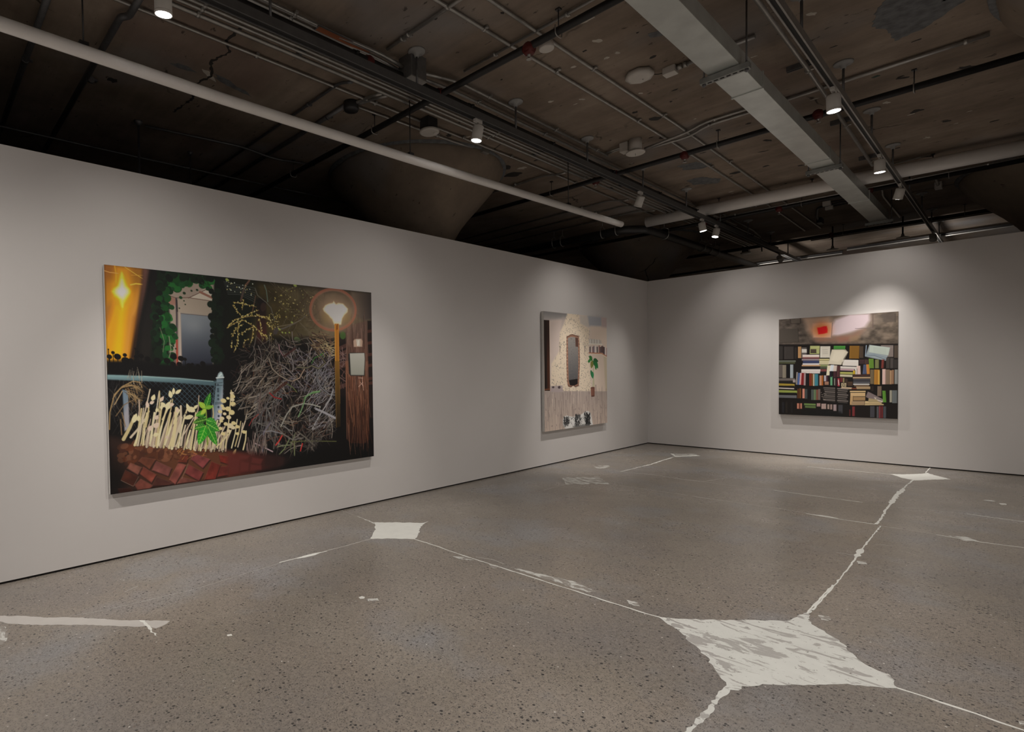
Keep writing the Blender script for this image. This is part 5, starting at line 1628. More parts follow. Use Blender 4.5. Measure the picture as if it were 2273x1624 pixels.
["K",[533,1231,561,1231,561,1408,533,1409],[110,70,58],1],
["K",[561,1224,590,1223,590,1407,561,1408],[104,92,86],1],
["K",[629,1190,786,1197,786,1219,629,1213],[96,90,86],0],
["K",[812,1202,955,1211,955,1233,812,1224],[104,97,93],0],
["K",[638,1224,786,1230,786,1252,638,1246],[84,78,75],0],
["K",[820,1235,945,1244,945,1266,820,1257],[92,86,82],0],
["K",[647,1258,786,1263,786,1286,647,1280],[104,97,93],0],
["K",[812,1268,934,1277,934,1299,812,1290],[80,75,72],0],
["K",[629,1292,786,1297,786,1319,629,1314],[76,71,68],0],
["K",[820,1301,955,1309,955,1331,820,1324],[104,97,93],0],
["K",[638,1325,786,1330,786,1352,638,1348],[96,90,86],0],
["K",[812,1335,945,1342,945,1364,812,1357],[92,86,82],0],
["K",[647,1359,786,1363,786,1385,647,1381],[84,78,75],0],
["K",[820,1368,934,1376,934,1397,820,1390],[80,75,72],0],
["K",[629,1393,786,1397,786,1419,629,1415],[104,97,93],0],
["K",[812,1401,955,1408,955,1430,812,1423],[104,97,93],0],
["K",[638,1426,786,1430,786,1452,638,1449],[76,71,68],0],
["K",[820,1434,945,1441,945,1463,820,1456],[92,86,82],0],
["E",601,1280,4.4,5.6,0,[150,140,130],1],
["E",620,1320,4.4,5.6,0,[150,140,130],1],
["E",639,1360,4.4,5.6,0,[150,140,130],1],
["E",658,1400,4.4,5.6,0,[150,140,130],1],
["E",610,1316,4.4,5.6,0,[150,140,130],1],
["E",629,1356,4.4,5.6,0,[150,140,130],1],
["E",648,1397,4.4,5.6,0,[150,140,130],1],
["E",667,1310,4.4,5.6,0,[150,140,130],1],
["E",619,1352,4.4,5.8,0,[150,140,130],1],
["E",638,1393,4.4,5.6,0,[150,140,130],1],
["E",657,1306,4.4,5.8,0,[150,140,130],1],
["E",609,1348,4.4,5.8,0,[150,140,130],1],
["E",628,1389,4.4,5.6,0,[150,140,130],1],
["E",647,1302,4.4,5.8,0,[150,140,130],1],
["K",[976,1245,1173,1241,1173,1268,976,1272],[180,156,116],0],
["K",[982,1279,1168,1275,1168,1335,982,1340],[190,162,120],0],
["K",[1013,1346,1168,1342,1168,1402,1013,1407],[150,122,86],0],
["K",[983,1333,1019,1332,1013,1475,976,1477],[176,146,104],1],
["K",[997,1415,1158,1409,1158,1477,997,1483],[150,128,100],0],
["K",[1163,1409,1214,1408,1214,1474,1163,1476],[196,172,128],0],
["P",[1199,1254,1234,1273,1398,1382,1393,1408,1334,1430,1173,1342],[120,108,108],4,1],
["P",[1274,1339,1393,1388,1374,1422,1294,1392],[190,180,170],4,1],
["L",[1304,1365,1374,1389],11.1,[70,62,66],1,11.1],
["P",[1209,1361,1304,1378,1354,1436,1204,1421],[160,144,110],4,1],
["P",[1163,1423,1383,1422,1393,1467,1163,1476],[186,166,126],4,1],
["L",[1163,1452,1383,1449],5.8,[110,92,66],1,5.8],
["K",[1244,1160,1274,1159,1274,1246,1244,1246],[40,32,28],1],
["K",[1316,1166,1366,1165,1364,1323,1314,1325],[112,96,82],1],
["K",[1374,1237,1413,1237,1423,1420,1383,1422],[84,134,50],1],
["K",[1461,1229,1489,1229,1489,1418,1461,1419],[150,148,134],1],
["K",[1490,1229,1548,1228,1548,1429,1490,1431],[96,102,104],1],
["L",[-7,1403,272,1404],12.9,[12,10,10],1,12.9],
["L",[272,1424,640,1440,966,1463],27,[16,14,14],1,27],
["L",[1374,1435,1558,1442],17.8,[14,12,12],1,17.8],
["L",[260,1178,859,1185],22,[14,12,12],1,22],
["L",[1244,1153,1558,1143],15.6,[14,12,12],1,15.6],
["K",[266,1475,337,1472,337,1566,266,1569],[176,118,98],1],
["K",[290,1474,310,1473,310,1570,290,1571],[104,60,48],1],
["K",[366,1471,527,1474,527,1509,366,1507],[92,116,66],0],
["K",[378,1514,527,1516,527,1552,378,1550],[84,104,62],0],
["K",[541,1465,590,1463,590,1520,541,1522],[150,120,116],0],
["K",[604,1470,668,1467,668,1559,604,1561],[156,136,130],1],
["K",[685,1478,712,1477,712,1557,685,1558],[150,132,124],1],
["K",[723,1477,751,1476,751,1562,723,1563],[140,120,114],1],
["K",[764,1478,805,1476,805,1587,764,1589],[146,130,132],1],
["K",[829,1482,886,1480,886,1625,829,1627],[58,58,62],1],
["K",[1008,1503,1041,1501,1041,1658,1008,1659],[110,44,46],1],
["K",[971,1552,987,1551,987,1660,971,1661],[80,32,30],1],
["K",[1229,1487,1284,1485,1284,1664,1229,1667],[62,62,68],1],
["K",[1309,1491,1334,1490,1334,1675,1309,1676],[74,76,80],1],
["K",[1334,1483,1359,1482,1359,1673,1334,1675],[110,50,56],1],
["K",[1364,1482,1385,1481,1385,1672,1364,1673],[100,40,42],1],
["K",[1388,1487,1421,1486,1421,1670,1388,1672],[66,70,76],1],
["K",[48,1460,85,1459,85,1650,48,1652],[30,30,34],1],
["K",[103,1458,134,1457,134,1648,103,1649],[34,30,26],1],
["K",[176,1456,212,1455,212,1644,176,1646],[26,24,24],1],
["P",[343,1580,640,1567,859,1598,913,1678,319,1682],[16,18,18],20,.8],
]

# ---------------------------------------------------------------- the room shell
XR, YN = 5.72, -16.0                     # right wall face, near end of the room
struct('floor', MB().box(-9, -18, -0.2, 13, 12, 0.0), 'floor', 'polished grey-brown concrete floor with dark aggregate and pale filled joints', 'floor')
struct('ceiling', MB().box(-9, -18, CEIL, 13, 12, CEIL + 0.3), 'ceiling', 'raw brown board-marked concrete slab overhead', 'ceiling')
struct('wall_left', MB().box(-0.2, YN, 0.018, 0, 0.2, WALL_TOP), 'wall', 'long pale warm grey wall carrying the night garden and mirror paintings', 'wall')
struct('wall_back', MB().box(0, 0, 0.018, XR + 0.2, 0.2, WALL_TOP), 'wall', 'pale warm grey end wall carrying the bookshelf painting', 'wall')
struct('wall_right', MB().box(XR, YN, 0.018, XR + 0.2, 0, WALL_TOP), 'wall', 'pale wall closing the room behind the camera side', 'wall')
struct('wall_near', MB().box(-0.2, YN - 0.2, 0.0, XR + 0.2, YN, WALL_TOP), 'wall', 'pale wall at the near end of the room', 'wall')
struct('baseboard_left', MB().box(-0.18, YN, 0.0, -0.012, 0.18, 0.018), 'reveal', 'black shadow gap under the long left wall', 'baseboard')
struct('baseboard_back', MB().box(-0.012, 0.012, 0.0, XR + 0.18, 0.18, 0.018), 'reveal', 'black shadow gap under the end wall', 'baseboard')
struct('baseboard_right', MB().box(XR + 0.012, YN, 0.0, XR + 0.18, 0, 0.018), 'reveal', 'black shadow gap under the right wall', 'baseboard')
for nm, b in (('wall_far_left', (-9.2, -18, 0, -9, 12, CEIL)), ('wall_far_back', (-9.2, 12, 0, 13.2, 12.2, CEIL)), ('wall_far_right', (13, -18, 0, 13.2, 12, CEIL)), ('wall_far_near', (-9.2, -18.2, 0, 13.2, -18, CEIL))):
    struct(nm, MB().box(*b), 'column')

# joints and repairs let into the floor
FLOOR = bpy.data.objects['floor']
def jitter(poly, seed, step=0.02, amp=0.006, closed=True):
    rnd = random.Random(seed)
    out = []
    n = len(poly)
    for i in range(n if closed else n - 1):
        a, b = Vector(poly[i]), Vector(poly[(i + 1) % n])
        k = max(1, min(60, int((b - a).length / step)))
        d = (b - a)
        nr = Vector((-d.y, d.x)).normalized() if d.length > 0 else Vector((0, 0))
        for j in range(k):
            q = a + d * (j / k)
            if j:
                q = q + nr * rnd.uniform(-amp, amp)
            out.append((q.x, q.y))
    if not closed:
        out.append(tuple(poly[-1]))
    return out
for i, (kind, poly) in enumerate(FLOOR_PATCHES):
    mb = MB()
    mb.prism(jitter(poly, i, 0.025, 0.009 if kind != 'grey' else 0.006), -0.004, 0.0008 + 0.0001 * (i % 5))
    bmesh.ops.triangulate(mb.bm, faces=[f_ for f_ in mb.bm.faces if len(f_.verts) > 4])
    mb.build('filler_patch', kind, FLOOR)
for i, (wd, pts) in enumerate(FLOOR_LINES):
    rnd = random.Random(100 + i)
    path = jitter(pts, 200 + i, 0.05, min(0.006, wd * 0.35), False)
    L_, R_ = [], []
    for j, p in enumerate(path):
        a = Vector(path[max(0, j - 1)]); b = Vector(path[min(len(path) - 1, j + 1)])
        d = (b - a)
        nr = Vector((-d.y, d.x)).normalized()
        t = j / (len(path) - 1)
        k = wd * 0.5 * rnd.uniform(0.55, 1.3) * (min(1.0, 6 * t + 0.15, 6 * (1 - t) + 0.15) if wd > 0.025 else 1.0)
        L_.append((p[0] + nr.x * k, p[1] + nr.y * k)); R_.append((p[0] - nr.x * k, p[1] - nr.y * k))
    mb = MB()
    zt = 0.0013 + 0.0001 * (i % 6)
    va = [mb.bm.verts.new((x, y, zt)) for x, y in L_]; vb = [mb.bm.verts.new((x, y, zt)) for x, y in R_]
    ua = [mb.bm.verts.new((x, y, -0.004)) for x, y in L_]; ub = [mb.bm.verts.new((x, y, -0.004)) for x, y in R_]
    for j in range(len(va) - 1):
        mb.bm.faces.new((va[j], vb[j], vb[j + 1], va[j + 1]))
        mb.bm.faces.new((va[j], va[j + 1], ua[j + 1], ua[j])); mb.bm.faces.new((vb[j + 1], vb[j], ub[j], ub[j + 1]))
    mb.build('filler_joint', 'white' if wd > 0.009 else 'grey', FLOOR)

# mushroom columns of the old building
def column(x, y, label):
    t = thing('mushroom_column', (x, y, 0), label, 'column', 'flared concrete columns')
    prof = [(0.42, 0.0), (0.42, 3.2), (0.47, 3.4), (0.56, 3.6), (0.66, 3.75), (0.80, 3.92), (0.95, 4.08), (1.10, 4.24), (1.22, 4.38), (1.285, 4.48), (1.31, 4.54), (1.315, CEIL)]
    rnd = random.Random(int(x * 10 + y))
    mb = MB()
    mb.lathe(prof, Matrix.Translation((x, y, 0)), 64, True)
    for v in mb.bm.verts:
        if v.co.z > 3.1:
            a = math.atan2(v.co.y - y, v.co.x - x)
            k = 1 + 0.012 * math.sin(5 * a + v.co.z * 3) + 0.006 * math.sin(17 * a + 9 * v.co.z)
            v.co.x = x + (v.co.x - x) * k; v.co.y = y + (v.co.y - y) * k
    mb.build('shaft_and_capital', 'column', t)
    ring = MB()
    ring.lathe([(1.29, 4.57), (1.345, 4.57), (1.35, CEIL)], Matrix.Translation((x, y, 0)), 64, False)
    ring.build('rim_band', 'stain_slate', t)
    return t
column(-0.97, -5.75, 'flared concrete mushroom column rising behind the middle of the long left wall')
column(-0.93, 1.65, 'flared concrete mushroom column rising behind the corner where the two walls meet')
column(5.72, 1.65, 'flared concrete mushroom column behind the end wall at its right edge')
column(6.28, -4.85, 'flared concrete mushroom capital high in the upper right corner')

# flaked and stained places on the slab
CE = bpy.data.objects['ceiling']
def slab_mark(poly, mat, seed=1, amp=0.012):
    mb = MB()
    mb.prism(jitter(poly, seed, 0.03, amp), CEIL - 0.0015 - 0.0001 * (seed % 9), CEIL + 0.004)
    bmesh.ops.triangulate(mb.bm, faces=[f_ for f_ in mb.bm.faces if len(f_.verts) > 4])
    mb.build('slab_mark', mat, CE)
def blob(x, y, rx, ry, seed, rot=0.0):
    rnd = random.Random(seed)
    out = []
    for i in range(11):
        a = 2 * math.pi * i / 11
        k = rnd.uniform(0.55, 1.15)
        px, py = rx * k * math.cos(a), ry * k * math.sin(a)
        out.append((x + px * math.cos(rot) - py * math.sin(rot), y + px * math.sin(rot) + py * math.cos(rot)))
    return out
marks = [(-0.22, -9.62, 0.05, 0.13, 'stain_slate'), (-0.24, -9.12, 0.06, 0.30, 'stain_slate'), (-0.20, -9.38, 0.04, 0.12, 'stain_pale'), (2.585, -6.88, 0.05, 0.03, 'stain_pale'), (2.61, -6.55, 0.03, 0.02, 'stain_pale'),
         (2.5, -6.55, 0.03, 0.02, 'stain_pale'), (2.21, -6.66, 0.03, 0.02, 'stain_pale'), (1.67, -6.21, 0.035, 0.025, 'stain_pale'), (1.92, -5.98, 0.045, 0.022, 'stain_pale'), (2.23, -4.84, 0.09, 0.07, 'stain_dark'),
         (4.30, -2.58, 0.07, 0.06, 'stain_dark'), (2.22, -1.94, 0.10, 0.06, 'stain_dark'), (3.0, -6.55, 0.10, 0.07, 'stain_slate'), (3.95, -5.81, 0.05, 0.03, 'stain_pale'), (2.66, -7.3, 0.11, 0.07, 'stain_pale'),
         (4.12, -4.01, 0.05, 0.03, 'stain_green'), (4.55, -5.2, 0.34, 0.50, 'stain_slate'), (4.30, -3.75, 0.08, 0.03, 'stain_dark'), (4.75, -3.5, 0.10, 0.04, 'stain_dark'), (4.10, -3.15, 0.06, 0.03, 'stain_pale'),
         (1.30, -7.30, 0.06, 0.10, 'stain_dark'), (0.62, -7.25, 0.05, 0.04, 'stain_dark'), (0.35, -6.45, 0.04, 0.05, 'stain_dark'), (2.05, -4.2, 0.05, 0.03, 'stain_dark'), (2.9, -3.0, 0.07, 0.03, 'stain_dark'),
         (2.6, -1.9, 0.05, 0.03, 'stain_dark'), (2.75, -2.6, 0.06, 0.02, 'stain_dark'), (2.95, -1.5, 0.05, 0.03, 'stain_dark'), (4.5, -1.9, 0.06, 0.03, 'stain_dark'), (4.3, -1.4, 0.05, 0.02, 'stain_pale'),
         (0.02, -4.62, 0.16, 0.10, 'stain_dark'), (0.10, -5.00, 0.12, 0.14, 'stain_dark'), (0.25, -4.75, 0.07, 0.05, 'stain_pale'), (-0.55, -10.45, 0.05, 0.10, 'stain_dark'), (-0.9, -10.1, 0.05, 0.05, 'stain_dark'),
         (2.15, -5.2, 0.04, 0.03, 'stain_dark'), (3.15, -5.2, 0.04, 0.02, 'stain_dark'), (2.4, -5.6, 0.03, 0.02, 'stain_pale'), (1.9, -2.8, 0.25, 0.16, 'stain_slate'), (1.75, -1.9, 0.3, 0.2, 'stain_slate')]
for i, (x, y, rx, ry, m_) in enumerate(marks):
    slab_mark(blob(x, y, rx, ry, 30 + i, 0.3 * (i % 5)), m_, i + 1)
crack = [(0.72, -9.47), (0.45, -9.50), (0.30, -9.40), (0.05, -9.47), (-0.20, -9.36), (-0.45, -9.42), (-0.75, -9.33), (-1.2, -9.38)]
slab_mark([(x, y + 0.012) for x, y in crack] + [(x, y - 0.012) for x, y in reversed(crack)], 'stain_dark', 77, 0.012)
rnd = random.Random(9)
for i in range(90):
    x, y = rnd.uniform(0.4, 5.0), rnd.uniform(-8.5, 0.5)
    slab_mark(blob(x, y, rnd.uniform(0.012, 0.05), rnd.uniform(0.008, 0.025), 300 + i), rnd.choice(['stain_dark', 'stain_dark', 'stain_dark', 'stain_pale']), i + 100, 0.004)

# ---------------------------------------------------------------- pipes and conduits
def clamp(p, axis, r, parent, mat='galv'):
    """pipe strap: a short sleeve with a bolt ear"""
    d = Vector((1, 0, 0)) if axis == 'x' else Vector((0, 1, 0))
    mb = MB()
    mb.tube([Vector(p) - d * 0.014, Vector(p) + d * 0.014], r + 0.006, 10)
    s_ = Vector((0, 1, 0)) if axis == 'x' else Vector((1, 0, 0))
    q = Vector(p) + s_ * (r + 0.016)
    mb.box(q.x - 0.014, q.y - 0.014, q.z - 0.004, q.x + 0.014, q.y + 0.014, q.z + 0.012)
    mb.build('pipe_strap', mat, parent)
def rod(p, z1, parent, mat='iron', r=0.006, name='hanger_rod'):
    mb = MB().tube([p, (p[0], p[1], z1)], r, 6)
    mb.box(p[0] - 0.02, p[1] - 0.02, z1 - 0.012, p[0] + 0.02, p[1] + 0.02, z1)
    return mb.build(name, mat, parent)
def conduit(pts, r, label, mat='galv', straps=(), axis='y', cat='conduit', name='conduit', group=None, rad=0.12):
    path = fillet(pts, rad)
    o = MB().tube(path, r, 10).build(name, mat, loc=path[0])
    tag(o, label, cat, group)
    for s_ in straps:
        clamp(s_, axis, r, o, 'galv' if mat == 'galv' else mat)
    return o
def along(axis, c, z, a, b, n):
    out = []
    for i in range(n):
        t = a + (b - a) * (i + 0.5) / n
        out.append((c, t, z) if axis == 'y' else (t, c, z))
    return out

# the two thick white jacketed pipes
p1 = MB().tube([(0.806, -16.0, 3.88), (0.836, -11.235, 3.88), (0.809, -9.691, 3.88), (0.831, -7.67, 3.88), (0.966, -3.118, 3.88)], 0.046, 20).build('jacketed_pipe', 'white_pipe', loc=(0.806, -16.0, 3.88))
tag(p1, 'long white jacketed pipe running above the left wall towards the corner', 'pipe', 'white jacketed pipes')
for x, y in ((0.828, -10.75), (0.833, -7.6), (0.922, -4.6)):
    h = rod((x, y, 3.925), CEIL, p1)
    MB().box(x - 0.025, y - 0.03, 3.915, x + 0.025, y + 0.03, 3.945).build('rod_clamp', 'black_pipe', h)
p2 = MB().tube([(0.356, -0.83, 4.42), (3.19, -0.72, 4.42), (5.9, -0.48, 4.42)], 0.098, 24).build('jacketed_pipe', 'white_pipe', loc=(0.356, -0.83, 4.42))
tag(p2, 'thick white jacketed pipe crossing the room in front of the end wall', 'pipe', 'white jacketed pipes')
for x in (0.7, 1.58, 2.9, 4.28):
    h = rod((x, -0.83 + 0.075 * x, 4.515), CEIL, p2)
    MB().box(x - 0.035, -0.86 + 0.075 * x, 4.505, x + 0.035, -0.80 + 0.075 * x, 4.53).build('rod_clamp', 'black_pipe', h)

# black sprinkler main beside the left track, its branches and red fittings
main = conduit([(1.24, -16, 4.42), (1.24, 4.2, 4.42)], 0.042, 'thick black sprinkler main running beside the left lighting track', 'black_pipe', along('y', 1.24, 4.42, -11, 3, 9), 'y', 'pipe', 'sprinkler_main', 'black sprinkler pipes')
def red_fitting(p, parent, drop=True):
    mb = MB()
    mb.lathe([(0.034, -0.04), (0.05, -0.035), (0.05, 0.035), (0.034, 0.04)], Matrix.Translation(p) @ Matrix.Rotation(math.pi / 2, 4, 'X'), 14)
    mb.lathe([(0.034, -0.04), (0.047, -0.035), (0.047, 0.035), (0.034, 0.04)], Matrix.Translation(p) @ Matrix.Rotation(math.pi / 2, 4, 'Y'), 14)
    o = mb.build('red_coupling', 'red', parent)
    if drop:
        h = MB().lathe([(0.016, 0.0), (0.016, -0.03), (0.010, -0.035), (0.010, -0.055), (0.024, -0.058), (0.024, -0.061)], Matrix.Translation((p[0], p[1], p[2] - 0.03)), 10).build('sprinkler_head', 'galv', o)
    return o
red_fitting((1.24, -8.5, 4.42), main)
br = [(-7.56, -4.0, 5.4, 'nearest black sprinkler branch crossing under the conduits beside the round sensor'), (-3.88, -4.0, 5.5, 'second black sprinkler branch crossing behind the metal duct'),
      (0.16, -4.0, 5.6, 'black sprinkler branch running just behind the thick white cross pipe'), (3.55, -3.0, 4.95, 'farthest black sprinkler branch above the end wall')]
BR = []
for y, x0, x1, lb in br:
    o = conduit([(x0, y, 4.42), (x1, y, 4.42)], 0.034 if y < 3 else 0.038, lb, 'black_pipe', (), 'x', 'pipe', 'sprinkler_branch', 'black sprinkler pipes')
    BR.append(o)
    red_fitting((1.24, y, 4.425), o, False)
    for x in (-1.6, 0.2, 2.6, 4.4):
        if x0 < x < x1:
            h = rod((x, y, 4.45), CEIL, o, 'iron', 0.005)
            MB().tube(fillet([(x, y - 0.05, 4.45), (x, y - 0.05, 4.37), (x, y + 0.05, 4.37), (x, y + 0.05, 4.45)], 0.05), 0.005, 6).build('hanger_loop', 'galv', h)
for p, o in (((2.31, -7.56, 4.40), 0), ((0.92, -3.83, 4.42), 1), ((2.2, -3.88, 4.40), 1), ((3.62, -3.9, 4.42), 1), ((2.27, 0.16, 4.40), 2), ((3.5, 0.16, 4.42), 2), ((1.05, 0.16, 4.42), 2), ((2.4, 3.55, 4.42), 3)):
    red_fitting(p, BR[o])
# galvanised tubes hugging the branches
conduit([(1.5, -7.48, 4.575), (5.2, -7.48, 4.575)], 0.013, 'thin silver conduit tucked against the nearest black sprinkler branch', 'galv', along('x', -7.48, 4.575, 1.5, 4.5, 4), 'x', group='silver conduits on the ceiling')
conduit([(1.5, -0.02, 4.50), (5.6, -0.02, 4.50)], 0.012, 'upper of two thin silver conduits under the white cross pipe', 'galv', along('x', -0.02, 4.5, 1.6, 5.2, 5), 'x', group='silver conduits on the ceiling')
conduit([(0.9, 0.06, 4.44), (5.6, 0.06, 4.44)], 0.012, 'lower of two thin silver conduits under the white cross pipe', 'galv', along('x', 0.06, 4.44, 1.2, 5.2, 5), 'x', group='silver conduits on the ceiling')
conduit([(2.05, 3.50, 4.36), (4.95, 3.50, 4.36)], 0.012, 'silver conduit fixed below the farthest black sprinkler branch', 'galv', (), 'x', group='silver conduits on the ceiling')

# bundle left of the track
for i, (x, lb) in enumerate(((0.79, 'outermost silver conduit of the bundle left of the lighting track'), (0.87, 'middle silver conduit of the bundle left of the lighting track'), (0.93, 'innermost silver conduit of the bundle left of the lighting track'))):
    o = conduit([(x, -16, 4.5), (x, -8.5, 4.5), (x - 0.07, 4.0, 4.5)], 0.019 if i == 0 else 0.015, lb, 'galv', [(x, -9.9, 4.5), (x - 0.02, -6.2, 4.5), (x - 0.035, -3.9, 4.5)], 'y', group='silver conduits on the ceiling')
for y in (-11.6, -8.95, -7.35, -5.2, -3.0, -0.9, 1.4):
    t = MB().box(0.74, y - 0.02, 4.515, 1.0, y + 0.02, 4.545).build('strut_rail', 'galv_dark', loc=(0.87, y, 4.53))
    tag(t, 'short slotted strut carrying the conduit bundle left of the track', 'strut', 'struts under the conduit bundle')
    for x in (0.76, 0.98):
        rod((x, y, 4.53), CEIL, t, 'galv_dark', 0.005)
conduit([(0.47, -16, 4.575), (0.44, -7.2, 4.575), (0.45, -4.3, 4.575), (0.39, 0.4, 4.575)], 0.014, 'single silver conduit between the white pipe and the conduit bundle', 'galv', [(0.44, -9.2, 4.575), (0.43, -7.75, 4.575), (0.45, -6.3, 4.575), (0.45, -5.3, 4.575), (0.44, -3.6, 4.575)], 'y', group='silver conduits on the ceiling')
conduit([(0.25, -7.9, 4.575), (0.29, -6.35, 4.575), (0.33, -5.85, 4.575)], 0.013, 'short silver conduit ending at the small box beside the column rim', 'galv', [(0.28, -6.6, 4.575)], 'y', group='silver conduits on the ceiling')
# upper pair right of the track, broken by the steel junction box
for x, dx, lb in ((1.20, 0.0, 'outer'), (1.13, 0.0, 'inner')):
    conduit([(x, -16, 4.56), (x, -8.75, 4.56), (x + 0.06, -8.35, 4.53), (x + 0.07, -8.08, 4.5)], 0.019, lb + ' silver conduit of the pair entering the steel junction box from the near side', 'galv', [(x, -10.2, 4.56), (x, -9.25, 4.56)], 'y', group='silver conduits on the ceiling')
for x, lb in ((1.345, 'outer'), (1.19, 'inner')):
    conduit([(1.30 if x > 1.2 else 1.22, -7.92, 4.5), (x, -7.4, 4.56), (x, -4.3 if x > 1.2 else 1.5, 4.56)], 0.016, lb + ' silver conduit leaving the steel junction box towards the end wall', 'galv', [(x, -6.9, 4.56), (x, -5.6, 4.56), (x, -4.6, 4.56)], 'y', group='silver conduits on the ceiling')
jb = MB().box(1.21, -8.1, 4.38, 1.39, -7.9, CEIL, 0.006).build('junction_box', 'box_steel', loc=(1.3, -8, 4.5))
tag(jb, 'dark steel junction box between the track stem and the conduits', 'junction box')
MB().box(1.205, -8.105, 4.372, 1.395, -7.895, 4.382).build('cover_plate', 'galv', jb)
for y in (-8.5, -8.28):
    pass
mk = MB().box(1.165, -9.02, 4.541, 1.225, -8.45, 4.5415).build('marking_strip', 'orange', loc=(1.19, -8.7, 4.541))
tag(mk, 'orange lettered strip along the conduits above the black main', 'marking')
MB().box(1.16, -9.03, 4.5413, 1.23, -8.44, 4.55).build('backing', 'galv_dark', mk)

# conduits running lengthwise on the open slab
conduit([(2.05, -16, 4.58), (2.05, -7.5, 4.58), (2.06, -7.0, 4.58), (2.09, -4.0, 4.58), (2.05, -0.2, 4.58), (2.0, 2.0, 4.58), (1.96, 3.4, 4.58)], 0.015, 'left of two long silver conduits crossing the open ceiling bay lengthwise', 'galv', [(2.05, -7.85, 4.58), (2.08, -6.75, 4.58), (2.09, -5.0, 4.58), (2.08, -2.6, 4.58)], 'y', group='silver conduits on the ceiling')
conduit([(2.33, -16, 4.58), (2.325, -7.3, 4.58), (2.345, -4.5, 4.58), (2.29, -0.3, 4.58), (2.24, 3.4, 4.58)], 0.015, 'right of two long silver conduits crossing the open ceiling bay lengthwise', 'galv', [(2.33, -6.5, 4.58), (2.345, -4.9, 4.58), (2.33, -2.6, 4.58)], 'y', group='silver conduits on the ceiling')
conduit([(1.29, 0.4, 4.575), (1.25, 2.4, 4.575), (1.24, 3.0, 4.5), (1.24, 3.05, 4.2)], 0.014, 'silver conduit beyond the white cross pipe turning down at a stem', 'galv', (), 'y', group='silver conduits on the ceiling')
conduit([(1.13, 0.4, 4.575), (1.09, 4.6, 4.575)], 0.013, 'thinner silver conduit left of the one that turns down', 'galv', (), 'y', group='silver conduits on the ceiling')
conduit([(3.56, 0.35, 4.5), (3.56, 0.9, 4.57), (3.50, 1.4, 4.575), (3.49, 3.6, 4.575)], 0.015, 'silver conduit curving away from a red coupling right of the duct', 'galv', (), 'y', group='silver conduits on the ceiling', rad=0.25)
conduit([(3.76, -16, 4.5), (3.75, -5.0, 4.5), (3.69, -1.0, 4.5)], 0.02, 'silver conduit running beside the right lighting track', 'galv', [(3.75, -7.3, 4.5), (3.74, -4.95, 4.5), (3.72, -3.04, 4.5), (3.70, -1.24, 4.5)], 'y', group='silver conduits on the ceiling')
for y, lb in ((-4.95, 'nearest slotted strut above the conduit beside the right track'), (-3.03, 'middle slotted strut above the conduit beside the right track'), (-1.22, 'farthest slotted strut above the conduit beside the right track')):
    t = MB().box(3.57, y - 0.022, 4.55, 3.83, y + 0.022, CEIL).build('strut_rail', 'galv_dark', loc=(3.7, y, 4.57))
    tag(t, lb, 'strut')
    MB().box(3.571, y - 0.01, 4.549, 3.829, y + 0.01, 4.552).build('slot', 'slot', t)
# crosswise conduits
conduit([(1.3, -8.32, 4.575), (2.4, -8.31, 4.575), (5.6, -8.3, 4.575)], 0.016, 'silver conduit crossing above the nearest black branch near the top edge', 'galv', [(1.5, -8.32, 4.575), (1.58, -8.32, 4.575), (2.05, -8.32, 4.575)], 'x', group='silver conduits on the ceiling')
conduit([(3.30, -4.22, 4.572), (4.93, -4.24, 4.572)], 0.02, 'bright silver conduit reaching the capital in the upper right', 'galv', [(4.78, -4.24, 4.572)], 'x', group='silver conduits on the ceiling')
MB().box(4.84, -4.27, 4.55, 4.9, -4.21, CEIL).build('end_fitting', 'galv', bpy.data.objects['conduit'])if False else None
conduit([(3.4, -4.30, 4.575), (2.58, -4.32, 4.575), (2.35, -4.22, 4.56), (1.85, -4.28, 4.50)], 0.016, 'upper conduit of the bent pair feeding the drum sensor', 'galv', [(2.7, -4.31, 4.575)], 'x', group='silver conduits on the ceiling')
conduit([(3.4, -4.18, 4.575), (2.58, -4.20, 4.575), (2.32, -4.06, 4.56), (1.9, -4.20, 4.52)], 0.016, 'lower conduit of the bent pair feeding the drum sensor', 'galv', [(2.6, -4.2, 4.575)], 'x', group='silver conduits on the ceiling')
conduit([(2.95, -5.88, 4.572), (3.55, -5.88, 4.572)], 0.02, 'short silver conduit from the small white box to the duct', 'galv', [(2.96, -5.88, 4.572)], 'x', group='silver conduits on the ceiling')
for y0, x, lb in ((-8.31, 0.62, 'nearest'), ):
    conduit([(0.75, -8.31, 4.5), (0.55, -8.31, 4.575), (-0.5, -8.31, 4.575), (-3.5, -8.31, 4.575)], 0.016, 'dull conduit branching left out of the bundle before the round junction box', 'galv_dark', [(-0.05, -8.31, 4.575)], 'x', group='dull conduits over the left wall')
conduit([(0.77, -7.93, 4.5), (0.55, -7.93, 4.55), (0.40, -7.9, 4.575), (0.28, -7.94, 4.575)], 0.017, 'silver conduit bending from the bundle into the round junction box', 'galv', (), 'x', group='silver conduits on the ceiling')
conduit([(0.77, -7.86, 4.5), (0.55, -7.86, 4.55), (0.42, -7.85, 4.575), (0.28, -7.90, 4.575)], 0.017, 'second silver conduit bending from the bundle into the round junction box', 'galv', (), 'x', group='silver conduits on the ceiling')
conduit([(0.2, -7.98, 4.575), (-0.6, -7.97, 4.575), (-3.5, -7.97, 4.575)], 0.026, 'dull thick conduit leaving the round junction box over the left wall', 'galv_dark', [(-0.15, -7.97, 4.575)], 'x', group='dull conduits over the left wall')
rb = MB().lathe([(0.0, -0.075), (0.075, -0.075), (0.085, -0.06), (0.085, 0.02)], Matrix.Translation((0.25, -7.94, 4.58)), 20).build('junction_box', 'iron', loc=(0.25, -7.94, 4.58))
tag(rb, 'round black junction box between the white pipe and the conduit bundle', 'junction box')
